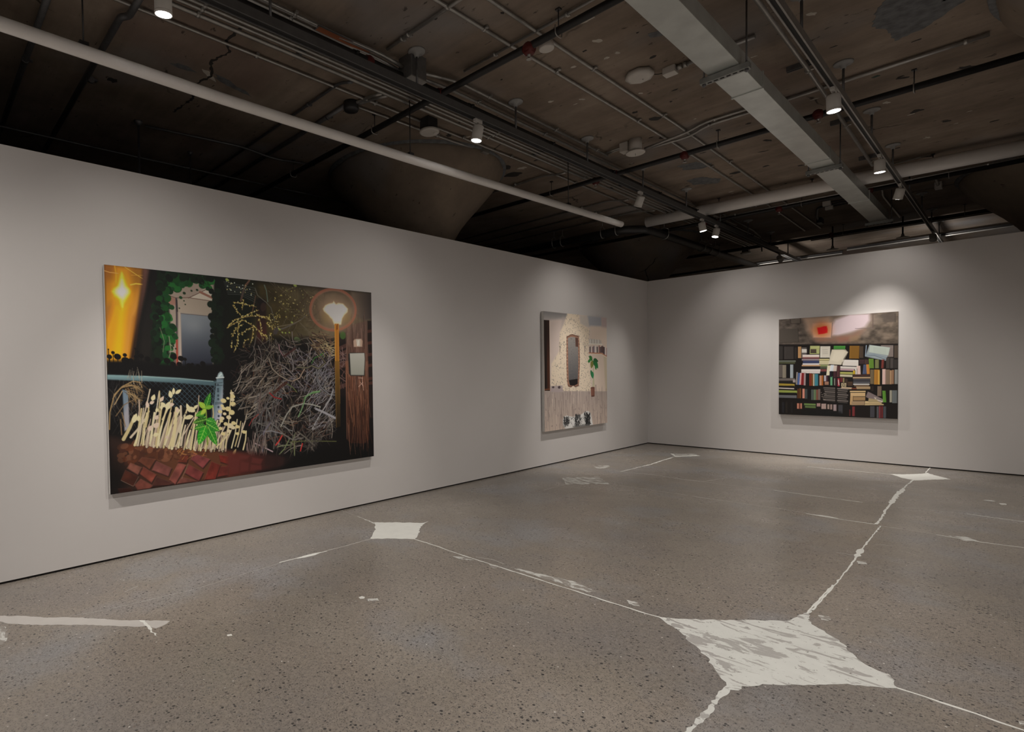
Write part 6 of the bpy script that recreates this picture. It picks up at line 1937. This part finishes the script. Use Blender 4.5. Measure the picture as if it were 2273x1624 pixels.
for y, x0, lb, xx in ((-10.85, -3.5, 'dark pipe crossing behind the white pipe at the far left edge', 1.2), (-10.30, -3.5, 'dark jogged pipe crossing behind the white pipe beside the nearest lamp', 0.9)):
    pts = [(xx, y, 4.54), (x0, y, 4.54)] if y < -10.5 else [(1.0, y, 4.54), (0.36, y, 4.54), (0.30, y - 0.05, 4.54), (x0, y - 0.04, 4.54)]
    conduit(pts, 0.028, lb, 'galv_dark', [(-0.9, y, 4.54)], 'x', 'pipe', 'cross_pipe', 'dull conduits over the left wall', 0.05)
for y, x1, lb in ((-4.30, 0.72, 'nearest'), (-2.26, 0.69, 'second'), (-1.74, 0.69, 'third'), (-1.20, 0.68, 'fourth')):
    conduit([(x1, y - 0.02, 4.5), (0.5, y + 0.05, 4.54), (0.3, y + 0.02, 4.575), (-3.5, y + 0.14, 4.575)], 0.015, lb + ' thin wavy conduit leaving the bundle over the far left wall', 'galv', [(-0.2, y + 0.01, 4.575)], 'x', group='silver conduits on the ceiling')
conduit([(0.70, -0.77, 4.5), (0.42, -0.55, 4.56)], 0.014, 'short silver conduit stub between the bundle and the two white pipes', 'galv', (), 'x', group='silver conduits on the ceiling')
conduit([(-2.6, -13, 4.5), (-2.55, -9.5, 4.5), (-2.45, -6.5, 4.5), (-2.3, -5.6, 4.45)], 0.012, 'faint dark cable line deep above the left wall', 'galv_dark', (), 'y', 'cable', 'cable_run')
conduit([(-1.65, -9.55, 4.55), (-1.5, -8.4, 4.55), (-1.55, -7.9, 4.53), (-1.45, -7.3, 4.55)], 0.013, 'dark conduit leaving the threaded stem above the left wall', 'galv_dark', (), 'y', group='dull conduits over the left wall')
st_ = MB().tube([(-1.68, -9.62, CEIL), (-1.68, -9.62, 2.6)], 0.014, 8).build('drop_rod', 'galv_dark', loc=(-1.68, -9.62, CEIL))
tag(st_, 'dark drop rod with a square plate standing behind the left wall', 'rod')
MB().lathe([(0.02, -0.06), (0.05, -0.02), (0.05, 0.0)], Matrix.Translation((-1.68, -9.62, CEIL)), 8).build('ceiling_plate', 'galv_dark', st_)
st2 = MB().tube([(-2.2, -8.8, CEIL), (-2.2, -8.8, 2.6)], 0.012, 8).build('drop_rod', 'galv_dark', loc=(-2.2, -8.8, CEIL))
tag(st2, 'second fainter drop rod further along behind the left wall', 'rod')
MB().lathe([(0.02, -0.04), (0.04, 0.0)], Matrix.Translation((-2.2, -8.8, CEIL)), 8).build('ceiling_plate', 'galv_dark', st2)
# heavy iron pipe with loop hangers near the corner
ip = conduit([(-2.6, -1.1, 4.30), (0.0, -1.1, 4.30), (0.32, -0.8, 4.30), (0.36, 2.0, 4.30), (0.40, 7.0, 4.30)], 0.075, 'heavy dark iron drain pipe bending past the ends of the white pipes', 'iron', (), 'y', 'pipe', 'drain_pipe', None, 0.25)
for p, ax in (((0.345, 0.0, 4.3), 'y'), ((0.36, 1.95, 4.3), 'y'), ((0.365, 2.35, 4.3), 'y'), ((0.37, 2.8, 4.3), 'y'), ((-0.1, -1.1, 4.3), 'x'), ((-0.4, -1.1, 4.3), 'x'), ((-1.3, -1.1, 4.3), 'x'), ((-1.5, -1.1, 4.3), 'x')):
    x, y, z = p
    n = 14
    loop = []
    for i in range(n + 1):
        a = math.pi * i / n
        loop.append((x + 0.088 * math.cos(a), y, z - 0.088 * math.sin(a)) if ax == 'y' else (x, y + 0.088 * math.cos(a), z - 0.088 * math.sin(a)))
    top = [(loop[0][0], loop[0][1], z + 0.10), ] + loop + [(loop[-1][0], loop[-1][1], z + 0.10)]
    mb = MB().tube(top, 0.009, 6)
    mb.tube([top[0], (x, y, z + 0.15), top[-1]], 0.007, 6)
    mb.tube([(x, y, z + 0.14), (x, y, CEIL)], 0.006, 6)
    mb.build('loop_hanger', 'galv', ip)
conduit([(2.3, 5.85, 4.45), (5.3, 5.65, 4.45)], 0.03, 'dark pipe beyond the farthest sprinkler branch meeting the right column', 'black_pipe', (), 'x', 'pipe', 'cross_pipe')
conduit([(2.3, 5.78, 4.40), (5.3, 5.58, 4.40)], 0.014, 'pale conduit under the dark pipe beyond the farthest sprinkler branch', 'galv', (), 'x', group='silver conduits on the ceiling')
conduit([(-3.0, 6.0, 4.40), (2.2, 5.9, 4.40)], 0.03, 'black pipe crossing low above the corner behind the drain pipe', 'black_pipe', (), 'x', 'pipe', 'cross_pipe')
conduit([(-3.0, 5.94, 4.35), (2.2, 5.84, 4.35)], 0.014, 'pale conduit under the black pipe above the corner', 'galv', (), 'x', group='silver conduits on the ceiling')
conduit([(3.75, -0.62, 4.56), (4.0, -0.60, 4.56), (4.15, -0.62, 4.57), (4.27, -0.52, 4.575)], 0.012, 'short silver conduit curling above the white cross pipe', 'galv', (), 'x', group='silver conduits on the ceiling')
conduit([(3.3, 1.2, 4.56), (2.6, 1.3, 4.56), (2.45, 2.0, 4.56), (2.37, 2.55, 4.56)], 0.018, 'dark curved conduit left of the duct end', 'iron', (), 'x', group='dull conduits over the left wall')
for p, lb in (((2.77, 1.12, 4.54), 'small pale box on the slab left of the duct end, the upper one'), ((2.74, 1.48, 4.54), 'small pale box on the slab left of the duct end, the lower one')):
    o = MB().box(p[0] - 0.06, p[1] - 0.035, p[2] - 0.02, p[0] + 0.06, p[1] + 0.035, CEIL, 0.004).build('outlet_box', 'white_plastic', loc=p)
    tag(o, lb, 'junction box', 'small pale boxes')
    MB().tube([(p[0] + 0.06, p[1], 4.575), (3.3, p[1], 4.575)], 0.013, 8).build('feed_tube', 'iron', o)
o = MB().box(2.36, 2.4, 4.5, 2.44, 2.65, CEIL, 0.006).build('junction_box', 'black_pipe', loc=(2.4, 2.5, 4.55)); tag(o, 'black box where the curved conduit ends left of the duct', 'junction box')
o = MB().box(0.28, -5.83, 4.53, 0.40, -5.70, CEIL, 0.005).build('outlet_box', 'galv', loc=(0.34, -5.77, 4.55)); tag(o, 'small square steel box under the lit lamp beside the column rim', 'junction box')
o = MB().tube([(4.215, 0.65, 4.56), (4.205, 1.25, 4.55)], 0.02, 8).build('bracket_stub', 'galv', loc=(4.21, 0.9, 4.56)); tag(o, 'short bright conduit stub with a box beside the right column rim', 'conduit')
MB().box(4.16, 1.25, 4.5, 4.25, 1.42, CEIL, 0.005).build('end_box', 'white_plastic', o)

# ---------------------------------------------------------------- metal duct on trapeze hangers
du = MB().box(3.36, -16, 4.1, 3.60, 1.22, 4.24, 0.004).build('metal_duct', 'duct', loc=(3.48, -16, 4.17))
tag(du, 'flat rectangular sheet-metal duct running lengthwise on trapeze hangers', 'duct')
for y in (-14.5, -11.9, -9.3, -5.85, -3.2, -0.6):
    MB().box(3.352, y - 0.012, 4.092, 3.608, y + 0.012, 4.248).build('duct_seam', 'duct', du)
for y in (-12.6, -9.6, -6.45, -2.9, 1.18):
    h = MB().box(3.30, y - 0.03, 4.045, 3.67, y + 0.03, 4.09).build('trapeze_strut', 'duct_side', du)
    mb = MB()
    for i in range(6):
        mb.box(3.355 + i * 0.048, y - 0.008, 4.0425, 3.385 + i * 0.048, y + 0.008, 4.046)
    mb.build('strut_slots', 'slot', h)
    for x in (3.325, 3.645):
        mb = MB().tube([(x, y, 4.02), (x, y, CEIL - 0.002)], 0.007, 8)
        mb.lathe([(0.016, -0.008), (0.016, 0.008)], Matrix.Translation((x, y, 4.036)), 6)
        mb.lathe([(0.014, -0.006), (0.014, 0.006)], Matrix.Translation((x, y, 4.098)), 6)
        mb.build('threaded_rod', 'galv_dark', h)

# ---------------------------------------------------------------- sensors and heads on the slab
oc = thing('ceiling_speaker', (2.58, -6.03, CEIL), 'white octagonal detector plate on the open ceiling bay', 'detector')
mt = Matrix.Translation((2.58, -6.03, 0)) @ Matrix.Rotation(0.35, 4, 'Z')
MB().lathe([(0.095, 4.535), (0.135, 4.55), (0.135, 4.59)], mt, 8).build('plate', 'white_plastic', oc)
MB().lathe([(0.006, 4.530), (0.006, 4.536)], Matrix.Translation((2.60, -6.0, 0)), 8).build('indicator', 'galv', oc)
MB().tube(fillet([(2.66, -5.95, 4.58), (2.72, -5.92, 4.56), (2.78, -5.89, 4.57)], 0.04), 0.004, 6).build('wire', 'black_pipe', oc)
MB().lathe([(0.05, 4.588), (0.05, CEIL)], Matrix.Translation((2.58, -6.03, 0)), 10).build('mounting_ring', 'galv_dark', oc)
wb = MB().box(2.76, -5.93, 4.53, 2.88, -5.83, CEIL, 0.006).build('outlet_box', 'white_plastic', loc=(2.82, -5.88, 4.56)); tag(wb, 'small white box between the octagonal detector and the duct', 'junction box', 'small pale boxes')
MB().lathe([(0.024, 0), (0.024, 0.05)], Matrix.Translation((2.88, -5.88, 4.572)) @ Matrix.Rotation(math.pi / 2, 4, 'Y'), 10).build('connector', 'galv', wb)
sm = thing('smoke_detector', (0.53, -6.98, CEIL), 'round white smoke detector under a dark box by the conduits', 'detector')
MB().box(0.44, -7.06, 4.47, 0.58, -6.90, CEIL, 0.006).build('back_box', 'iron', sm)
MB().lathe([(0.10, 4.425), (0.118, 4.435), (0.118, 4.455), (0.07, 4.472)], Matrix.Translation((0.52, -6.98, 0)), 32).build('detector_disc', 'white_plastic', sm)
MB().lathe([(0.026, 4.416), (0.03, 4.427)], Matrix.Translation((0.57, -6.93, 0)), 14).build('sounder', 'white_metal', sm)
dr = thing('drum_sensor', (1.80, -4.43, CEIL), 'white drum-shaped sensor with a wide round base plate', 'detector')
MB().lathe([(0.078, 4.43), (0.078, CEIL)], Matrix.Translation((1.80, -4.43, 0)), 28).build('drum', 'white_plastic', dr)
MB().lathe([(0.112, 4.415), (0.118, 4.42), (0.118, 4.432)], Matrix.Translation((1.80, -4.43, 0)), 32).build('base_plate', 'white_plastic', dr)
MB().tube([(1.80, -4.43, 4.415), (1.80, -4.43, 4.385)], 0.003, 6).build('pin', 'galv', dr)
db = MB().box(1.60, -4.47, 4.48, 1.71, -4.34, CEIL, 0.006).build('outlet_box', 'white_plastic', loc=(1.65, -4.4, 4.54)); tag(db, 'small white box attached beside the drum sensor', 'junction box', 'small pale boxes')
for dy in (0.0, 0.05):
    MB().tube(fillet([(1.60, -4.42 + dy, 4.56), (1.48, -4.42 + dy, 4.56), (1.36, -4.36 + dy, 4.575)], 0.06), 0.013, 8).build('feed_tube', 'galv', db)
rs = thing('round_sensor', (2.305, -7.28, CEIL), 'round white base plate hanging below a red sprinkler head', 'detector')
MB().lathe([(0.06, 4.50), (0.068, 4.505), (0.068, 4.52), (0.05, CEIL)], Matrix.Translation((2.305, -7.28, 0)), 24).build('plate', 'white_plastic', rs)
hd = thing('heat_detector', (-0.02, 4.11, CEIL), 'tiny pale detector disc beside the lit lamps above the corner', 'detector')
MB().lathe([(0.06, 4.5), (0.075, 4.51), (0.075, CEIL)], Matrix.Translation((-0.02, 4.11, 0)), 18).build('disc', 'white_plastic', hd)
pd = thing('smoke_detector', (0.62, 4.11, CEIL), 'white disc detector under a dark box just above the end wall', 'detector')
MB().lathe([(0.10, 4.39), (0.115, 4.40), (0.115, 4.42), (0.06, 4.44)], Matrix.Translation((0.62, 4.11, 0)), 24).build('detector_disc', 'white_plastic', pd)
MB().box(0.55, 4.04, 4.43, 0.69, 4.18, CEIL, 0.005).build('back_box', 'iron', pd)
for (x, y, z, lb) in ((2.42, 3.55, 4.10, 'left pendant sprinkler plate hanging from the farthest branch'), (3.52, 3.72, 4.17, 'right pendant sprinkler plate hanging from the farthest branch')):
    t = thing('pendant_sprinkler', (x, y, CEIL), lb, 'sprinkler', 'pendant sprinklers')
    MB().tube([(x, y, CEIL), (x, y, z + 0.03)], 0.014, 8).build('drop_pipe', 'iron', t)
    MB().lathe([(0.10, z), (0.105, z + 0.006), (0.03, z + 0.03), (0.02, z + 0.08)], Matrix.Translation((x, y, 0)), 20).build('escutcheon', 'white_plastic', t)

# ---------------------------------------------------------------- lighting tracks
def track(x, y0, y1, stems, mat, label, wdt):
    t = thing('lighting_track', (x, y0, 4.24), label, 'lighting track', 'lighting tracks')
    mb = MB()
    h = wdt / 2
    mb.box(x - h, y0, 4.262, x + h, y1, 4.275)
    mb.box(x - h, y0, 4.205, x - h + 0.012, y1, 4.262)
    mb.box(x + h - 0.012, y0, 4.205, x + h, y1, 4.262)
    mb.build('channel', mat, t)
    MB().box(x - h + 0.012, y0 + 0.01, 4.215, x + h - 0.012, y1 - 0.01, 4.262).build('slot', 'slot' if wdt > 0.05 else 'grey_track', t)
    for y in stems:
        MB().tube([(x, y, 4.27), (x, y, 4.555)], 0.011, 10).build('stem', 'galv_dark', t)
        MB().lathe([(0.02, 4.54), (0.026, 4.57), (0.07, 4.582), (0.08, 4.586), (0.08, CEIL)], Matrix.Translation((x, y, 0)), 28).build('canopy', 'disc', t)
    return t
track(1.42, -15.9, 5.6, (-14.2, -12.7, -11.15, -9.6, -8.06, -6.52, -4.97, -3.36, -1.74, -0.15, 1.45, 3.0, 4.4), 'grey_track', 'dark grey lighting track running lengthwise nearer the left wall', 0.075)
track(3.96, -15.9, 5.6, (-14.0, -12.4, -10.9, -9.3, -7.75, -6.2, -4.62, -3.05, -1.44, 0.25, 1.87, 3.45, 4.9), 'silver_track', 'silver lighting track running lengthwise on the right beside the duct', 0.055)

def head(x, y, aim, beam, flood, spill, label, tilt=0.5):
    """track spotlight: adapter, stem, yoke and a can with its lens; the lamps sit in the lens"""
    t = thing('track_spotlight', (x, y, 4.205), label, 'spotlight', 'track spotlights')
    MB().box(x - 0.018, y - 0.055, 4.175, x + 0.018, y + 0.055, 4.212, 0.004).build('adapter', 'white_metal', t)
    piv = Vector((x, y, 4.105))
    d = (Vector(aim) - piv).normalized()
    mb = MB().tube([(x, y, 4.18), (x, y, 4.14)], 0.011, 10)
    mb.lathe([(0.024, 4.135), (0.024, 4.155)], Matrix.Translation((x, y, 0)), 14)
    mb.build('swivel', 'white_metal', t)
    ax = (Vector((0, 0, -1)) * (1 - tilt) + d * tilt).normalized()
    q = Vector((0, 0, -1)).rotation_difference(ax).to_matrix().to_4x4()
    mt = Matrix.Translation(piv) @ q
    MB().lathe([(0.03, 0.045), (0.052, 0.04), (0.056, 0.03), (0.056, -0.105), (0.053, -0.11)], mt, 28).build('can', 'white_metal', t)
    MB().lathe([(0.053, -0.1095), (0.0575, -0.112), (0.0575, -0.095), (0.056, -0.09)], mt, 28, False).build('rim', 'white_metal', t)
    MB().lathe([(0.0, -0.1135), (0.030, -0.1135), (0.05, -0.1115), (0.053, -0.108)], mt, 24, False).build('lens', 'lens', t)
    pos = piv + ax * 0.13
    for nm, watts, cone, dr in (('beam_light', beam, 52, d), ('flood_light', flood, 110, d), ('spill_light', spill, 170, ax)):
        if watts <= 0:
            continue
        ld = bpy.data.lights.new(nm, 'SPOT')
        ld.energy = watts
        ld.color = SPOT_COLOR
        ld.spot_size = math.radians(cone)
        ld.spot_blend = 1.0
        ld.shadow_soft_size = 0.03
        lo = bpy.data.objects.new(nm, ld)
        C.objects.link(lo)
        lo.parent = t
        lo.location = pos - Vector((x, y, 4.205))
        lo.rotation_mode = 'QUATERNION'
        lo.rotation_quaternion = Vector((0, 0, -1)).rotation_difference(dr)
    return t
XL, XT = 1.42, 3.96
# x, y, aimed at, watts of the beam, the flood and the spill, label
HEADS = [
    (XL, -10.40, (0.2, -9.9, 0), 185, 50, 0, 'lit white spotlight cut by the top edge, nearest on the left track'),
    (XL, -7.18, (0.2, -8.0, 0), 130, 25, 6, 'lit white spotlight on the left track beside the smoke detector'),
    (XL, -3.45, (0.2, -3.0, 0), 235, 60, 0, 'white spotlight on the left track turned away in front of the mirror painting', 1.7),
    (XL, -1.05, (2.7, -0.2, 0), 300, 36, 0, 'left one of two glaring spotlights close together near the corner'),
    (XL, -0.35, (0.2, -2.2, 0), 120, 0, 0, 'right one of two glaring spotlights close together near the corner'),
    (XL, 3.70, (1.4, 12.0, 0.6), 0, 260, 60, 'white spotlight half hidden behind the end wall on the left track', 1.0),
    (XT, -5.05, (4.2, -5.0, 0), 14, 0, 186, 'glaring spotlight on the right track in front of the wide duct'),
    (XT, -2.48, (3.9, -2.0, 0), 0, 124, 0, 'lit spotlight on the right track just before the white cross pipe'),
    (XT, -0.75, (3.3, -0.2, 0), 340, 24, 0, 'white spotlight on the right track turned away past the white cross pipe', 1.7),
    (XT, 3.72, (3.6, 12.0, 0.6), 0, 320, 60, 'white spotlight poking up behind the end wall on the right track', 1.0),
    (XL, -13.2, (0.2, -12.2, 0), 0, 180, 144, 'unseen white spotlight added on the left track behind the camera'),  # unseen head, added to light the near left wall and floor
    (XT, -8.6, (4, -8.5, 0), 24, 66, 236, 'unseen white spotlight added on the right track above the camera'),  # added out of view to brighten the foreground floor
    (XT, -12.6, (5.7, -12.4, 0.1), 0, 0, 152, 'unseen white spotlight added on the right track behind the camera'),  # extra unseen head, added for more light at the near end
]
for args in HEADS:
    head(*args)

# ---------------------------------------------------------------- paintings
class Paint:
    """brushwork on a small colour grid, in millimetres from the top left corner of the canvas"""
    def __init__(s, w, h, res):
        s.res = res
        s.nx, s.ny = int(w / res) + 1, int(h / res) + 1
        s.a = np.zeros((s.ny, s.nx, 3), np.float32)
    def win(s, x0, y0, x1, y1):
        r = s.res
        i0, i1 = max(0, int(x0 / r)), min(s.nx, int(x1 / r) + 2)
        j0, j1 = max(0, int(y0 / r)), min(s.ny, int(y1 / r) + 2)
        if i1 <= i0 or j1 <= j0:
            return None
        X, Y = np.meshgrid(np.arange(i0, i1) * r, np.arange(j0, j1) * r)
        return slice(j0, j1), slice(i0, i1), X.astype(np.float32), Y.astype(np.float32)
    def put(s, sj, si, al, col):
        al = al[..., None]
        s.a[sj, si] = s.a[sj, si] * (1 - al) + np.asarray(col, np.float32) * al
    def alpha(s, pts, soft):
        xs, ys = pts[0::2], pts[1::2]
        m = max(soft, s.res)
        w_ = s.win(min(xs) - m, min(ys) - m, max(xs) + m, max(ys) + m)
        if w_ is None:
            return None
        sj, si, X, Y = w_
        ins = np.zeros(X.shape, bool)
        d2 = np.full(X.shape, 1e12, np.float32)
        n = len(xs)
        for i in range(n):
            ax, ay, bx, by = xs[i], ys[i], xs[(i + 1) % n], ys[(i + 1) % n]
            if ay != by:
                ins ^= ((ay > Y) != (by > Y)) & (X < (bx - ax) * (Y - ay) / (by - ay) + ax)
            ex, ey = bx - ax, by - ay
            t = np.clip(((X - ax) * ex + (Y - ay) * ey) / max(ex * ex + ey * ey, 1e-6), 0, 1)
            d2 = np.minimum(d2, (X - ax - t * ex) ** 2 + (Y - ay - t * ey) ** 2)
        d = np.sqrt(d2) * np.where(ins, 1, -1)
        return sj, si, np.clip(0.5 + d / (2 * m) if soft > s.res else 0.5 + d / m, 0, 1), X, Y
    def poly(s, pts, col, soft=4, a=1):
        q = s.alpha(pts, soft)
        if q:
            s.put(q[0], q[1], q[2] * a, col)
    def grad(s, pts, p1, c1, p2, c2, soft=4, a=1):
        q = s.alpha(pts, soft)
        if q:
            dx, dy = p2[0] - p1[0], p2[1] - p1[1]
            t = np.clip(((q[3] - p1[0]) * dx + (q[4] - p1[1]) * dy) / max(dx * dx + dy * dy, 1), 0, 1)[..., None]
            s.put(q[0], q[1], q[2] * a, np.array(c1, np.float32) * (1 - t) + np.array(c2, np.float32) * t)
    def line(s, pts, w0, col, a=1, w1=None):
        xs, ys = pts[0::2], pts[1::2]
        w1 = w0 if w1 is None else w1
        m = max(w0, w1) / 2 + s.res
        n = len(xs) - 1
        w_ = s.win(min(xs) - m, min(ys) - m, max(xs) + m, max(ys) + m)
        if w_ is None:
            return
        sj, si, X, Y = w_
        al = np.zeros(X.shape, np.float32)
        for i in range(n):
            ax, ay, bx, by = xs[i], ys[i], xs[i + 1], ys[i + 1]
            ex, ey = bx - ax, by - ay
            t = np.clip(((X - ax) * ex + (Y - ay) * ey) / max(ex * ex + ey * ey, 1e-6), 0, 1)
            d = np.sqrt((X - ax - t * ex) ** 2 + (Y - ay - t * ey) ** 2)
            hw = (w0 + (w1 - w0) * (i + t) / n) / 2
            k = np.minimum(1.0, 2 * hw / s.res)
            al = np.maximum(al, np.clip(0.5 + (hw - d) / s.res, 0, 1) * k)
        s.put(sj, si, al * a, col)
    def glow(s, c, rx, ry, col, a=1, pw=2):
        w_ = s.win(c[0] - 2 * rx, c[1] - 2 * ry, c[0] + 2 * rx, c[1] + 2 * ry)
        if w_:
            sj, si, X, Y = w_
            d = np.sqrt(((X - c[0]) / rx) ** 2 + ((Y - c[1]) / ry) ** 2)
            s.put(sj, si, a * np.exp(-1.6 * d ** pw), col)
    def ell(s, x, y, rx, ry, rot, col, a=1):
        c_, s_ = math.cos(rot), math.sin(rot)
        pts = []
        for i in range(12):
            t = 2 * math.pi * i / 12
            px, py = rx * math.cos(t), ry * math.sin(t)
            pts += [x + px * c_ - py * s_, y + px * s_ + py * c_]
        s.poly(pts, col, 3, a)
    def leaf(s, x, y, tx, ty, w, col, vein):
        dx, dy = tx - x, ty - y
        L_ = math.hypot(dx, dy) + 1e-6
        nx, ny = -dy / L_, dx / L_
        pts = []
        for t, q in ((0, 0), (.15, .6), (.35, 1), (.6, .9), (.85, .45), (1, 0), (.85, -.45), (.6, -.9), (.35, -1), (.15, -.6)):
            pts += [x + dx * t + nx * w * q, y + dy * t + ny * w * q]
        s.poly(pts, col, 3)
        if vein:
            s.line([x, y, tx, ty], w * .13, vein)
            for t in (.25, .42, .6, .76):
                for g in (-1, 1):
                    s.line([x + dx * t, y + dy * t, x + dx * (t + .12) + nx * w * .75 * g, y + dy * (t + .12) + ny * w * .75 * g], w * .08, vein, .8)
    def inside(s, pts, rnd, n):
        xs, ys = pts[0::2], pts[1::2]
        out, guard = [], 0
        while len(out) < n and guard < n * 30:
            guard += 1
            x, y = rnd.uniform(min(xs), max(xs)), rnd.uniform(min(ys), max(ys))
            c, m = False, len(xs)
            for i in range(m):
                j = (i + 1) % m
                if (ys[i] > y) != (ys[j] > y) and x < (xs[j] - xs[i]) * (y - ys[i]) / (ys[j] - ys[i]) + xs[i]:
                    c = not c
            if c:
                out.append((x, y))
        return out
    def twigs(s, pts, n, seed, l0, l1, w0, w1, cols, ang, bend, a):
        rnd = random.Random(seed)
        for x, y in s.inside(pts, rnd, n):
            th = rnd.uniform(*ang) if ang else rnd.uniform(0, math.pi)
            L_, w_ = rnd.uniform(l0, l1), rnd.uniform(w0, w1)
            p = [x - math.cos(th) * L_ / 2, y - math.sin(th) * L_ / 2]
            px, py = p
            for k in range(3):
                th += rnd.uniform(-bend, bend)
                px += math.cos(th) * L_ / 3; py += math.sin(th) * L_ / 3
                p += [px, py]
            c = rnd.choice(cols)
            g = rnd.uniform(.8, 1.15)
            s.line(p, w_, [min(255, v * g) for v in c], a, w_ * .6)
    def blobs(s, pts, n, seed, r0_, r1_, cols, asp, a):
        rnd = random.Random(seed)
        for x, y in s.inside(pts, rnd, n):
            r = rnd.uniform(r0_, r1_)
            s.ell(x, y, r, r * asp, rnd.uniform(0, math.pi), rnd.choice(cols), a)
    def grain(s, pts, amp, sx, sy, seed, soft):
        q = s.alpha(pts, soft)
        if q:
            rs_ = np.random.RandomState(seed)
            X, Y = q[3], q[4]
            tot = np.zeros(X.shape, np.float32)
            for o in range(3):
                k = 2 ** o
                u, v = (X - X.min()) * k / sx, (Y - Y.min()) * k / sy
                G = rs_.uniform(-1, 1, (int(v.max()) + 2, int(u.max()) + 2)).astype(np.float32)
                i, j = u.astype(int), v.astype(int)
                fu, fv = u - i, v - j
                fu, fv = fu * fu * (3 - 2 * fu), fv * fv * (3 - 2 * fv)
                tot += ((G[j, i] * (1 - fu) + G[j, i + 1] * fu) * (1 - fv) + (G[j + 1, i] * (1 - fu) + G[j + 1, i + 1] * fu) * fv) / k
            s.a[q[0], q[1]] *= (1 + amp * tot * q[2])[..., None]
    def book(s, p, col, upright):
        s.poly(p, col, 3)
        dk, lt = [v * .42 for v in col], [min(255, v * 1.22 + 6) for v in col]
        if upright:
            s.line(p[2:6], 7, dk, .8)
            s.line([p[0] * .88 + p[2] * .12, p[1] + 3, p[6] * .88 + p[4] * .12, p[7] - 3], 5, lt, .6)
        else:
            s.line(p[4:8], 9, dk, .8)
            s.line([p[0] + 4, p[1] * .8 + p[7] * .2, p[2] - 4, p[3] * .8 + p[5] * .2], 6, lt, .6)
    def run(s, ops):
        fn = dict(P=s.poly, G=s.grad, L=s.line, W=s.glow, T=s.twigs, B=s.blobs, N=s.grain, E=s.ell, F=s.leaf, K=s.book)
        for o in ops:
            fn[o[0]](*o[1:])

pm = Mat('oil_paint', 0.5, 0, 0.35)
at_ = pm.n('ShaderNodeVertexColor', layer_name='pigment')
pm.color(pm.mix(0.12, at_.outputs['Color'], pm.ramp(pm.noise(220, 3), [(0.3, (0.75, 0.75, 0.75, 1)), (0.7, (1.2, 1.2, 1.2, 1))]), 'MULTIPLY'))
pm.bump(pm.noise(180, 4), 0.12, 0.002)
M['paint'] = pm.m

def painting(name, label, origin, udir, w, h, depth, res, ops, gain):
    """stretched canvas hung on a wall: udir runs along the top edge as seen, the face looks into the room"""
    u = Vector(udir)
    nrm = Vector((0, 0, 1)).cross(u) * -1
    o0 = Vector(origin)                       # top left corner on the wall plane
    root = thing(name, o0 + u * (w / 2) - Vector((0, 0, h)), label, 'painting', 'paintings on the walls')
    gap = 0.014
    def slab(u0, v0, d0, u1, v1, d1, mb):
        ps = []
        for d in (d0, d1):
            for (a, b) in ((u0, v0), (u1, v0), (u1, v1), (u0, v1)):
                ps.append(mb.bm.verts.new(o0 + u * a - Vector((0, 0, b)) + nrm * d))
        for q in ((0, 1, 2, 3), (7, 6, 5, 4), (0, 4, 5, 1), (1, 5, 6, 2), (2, 6, 7, 3), (3, 7, 4, 0)):
            mb.bm.faces.new([ps[i] for i in q])
        return mb
    slab(0.0, 0.0, gap, w, h, depth - 0.001, MB()).build('canvas_edge', 'canvas', root)
    slab(0.25, 0.2, 0.0, w - 0.25, 0.26, gap, MB()).build('hanging_cleat', 'wood', root)
    pc = Paint(w * 1000, h * 1000, res)
    pc.run(ops)
    c = np.clip(pc.a, 0, 255) / 255.0
    c = np.where(c <= 0.04045, c / 12.92, ((c + 0.055) / 1.055) ** 2.4) * gain
    c = np.clip(c, 0.0015, 0.88)
    ny, nx = pc.ny, pc.nx
    gx, gy = np.meshgrid(np.linspace(0, w, nx), np.linspace(0, h, ny))
    base = o0 + nrm * depth - root.location
    co = np.empty((ny * nx, 3), np.float32)
    gx, gy = gx.ravel(), gy.ravel()
    for k in range(3):
        co[:, k] = base[k] + u[k] * gx - (gy if k == 2 else 0)
    idx = np.arange(ny * nx).reshape(ny, nx)
    quads = np.stack([idx[:-1, :-1], idx[1:, :-1], idx[1:, 1:], idx[:-1, 1:]], -1).reshape(-1, 4)
    me = bpy.data.meshes.new('painted_surface')
    me.vertices.add(len(co)); me.vertices.foreach_set('co', co.ravel())
    me.loops.add(quads.size); me.loops.foreach_set('vertex_index', quads.ravel().astype(np.int32))
    me.polygons.add(len(quads)); me.polygons.foreach_set('loop_start', np.arange(0, quads.size, 4, dtype=np.int32))
    me.update(calc_edges=True)
    ca = me.color_attributes.new('pigment', 'FLOAT_COLOR', 'POINT')
    ca.data.foreach_set('color', np.concatenate([c.reshape(-1, 3), np.ones((ny * nx, 1))], 1).astype(np.float32).ravel())
    me.materials.append(M['paint'])
    ob = bpy.data.objects.new('painted_surface', me)
    C.objects.link(ob)
    ob.parent = root
    return root
GAIN = 1.35
painting('painting', 'large unframed painting of a night garden with a glowing lamp post and twigs', (0, -10.465, 2.548), (0, 1, 0), 2.93, 1.963, 0.055, 3.8, GARDEN_STROKES, GAIN)
painting('painting', 'pale unframed painting of a wallpapered room with a tall mirror and potted plant', (0, -3.92, 2.543), (0, 1, 0), 2.07, 1.968, 0.06, 5.0, MIRROR_STROKES, GAIN)
painting('painting', 'dark unframed painting of crowded bookshelves under a pink glow on the end wall', (2.319, 0, 2.41), (1, 0, 0), 1.556, 1.678, 0.055, 3.6, BOOKS_STROKES, GAIN)
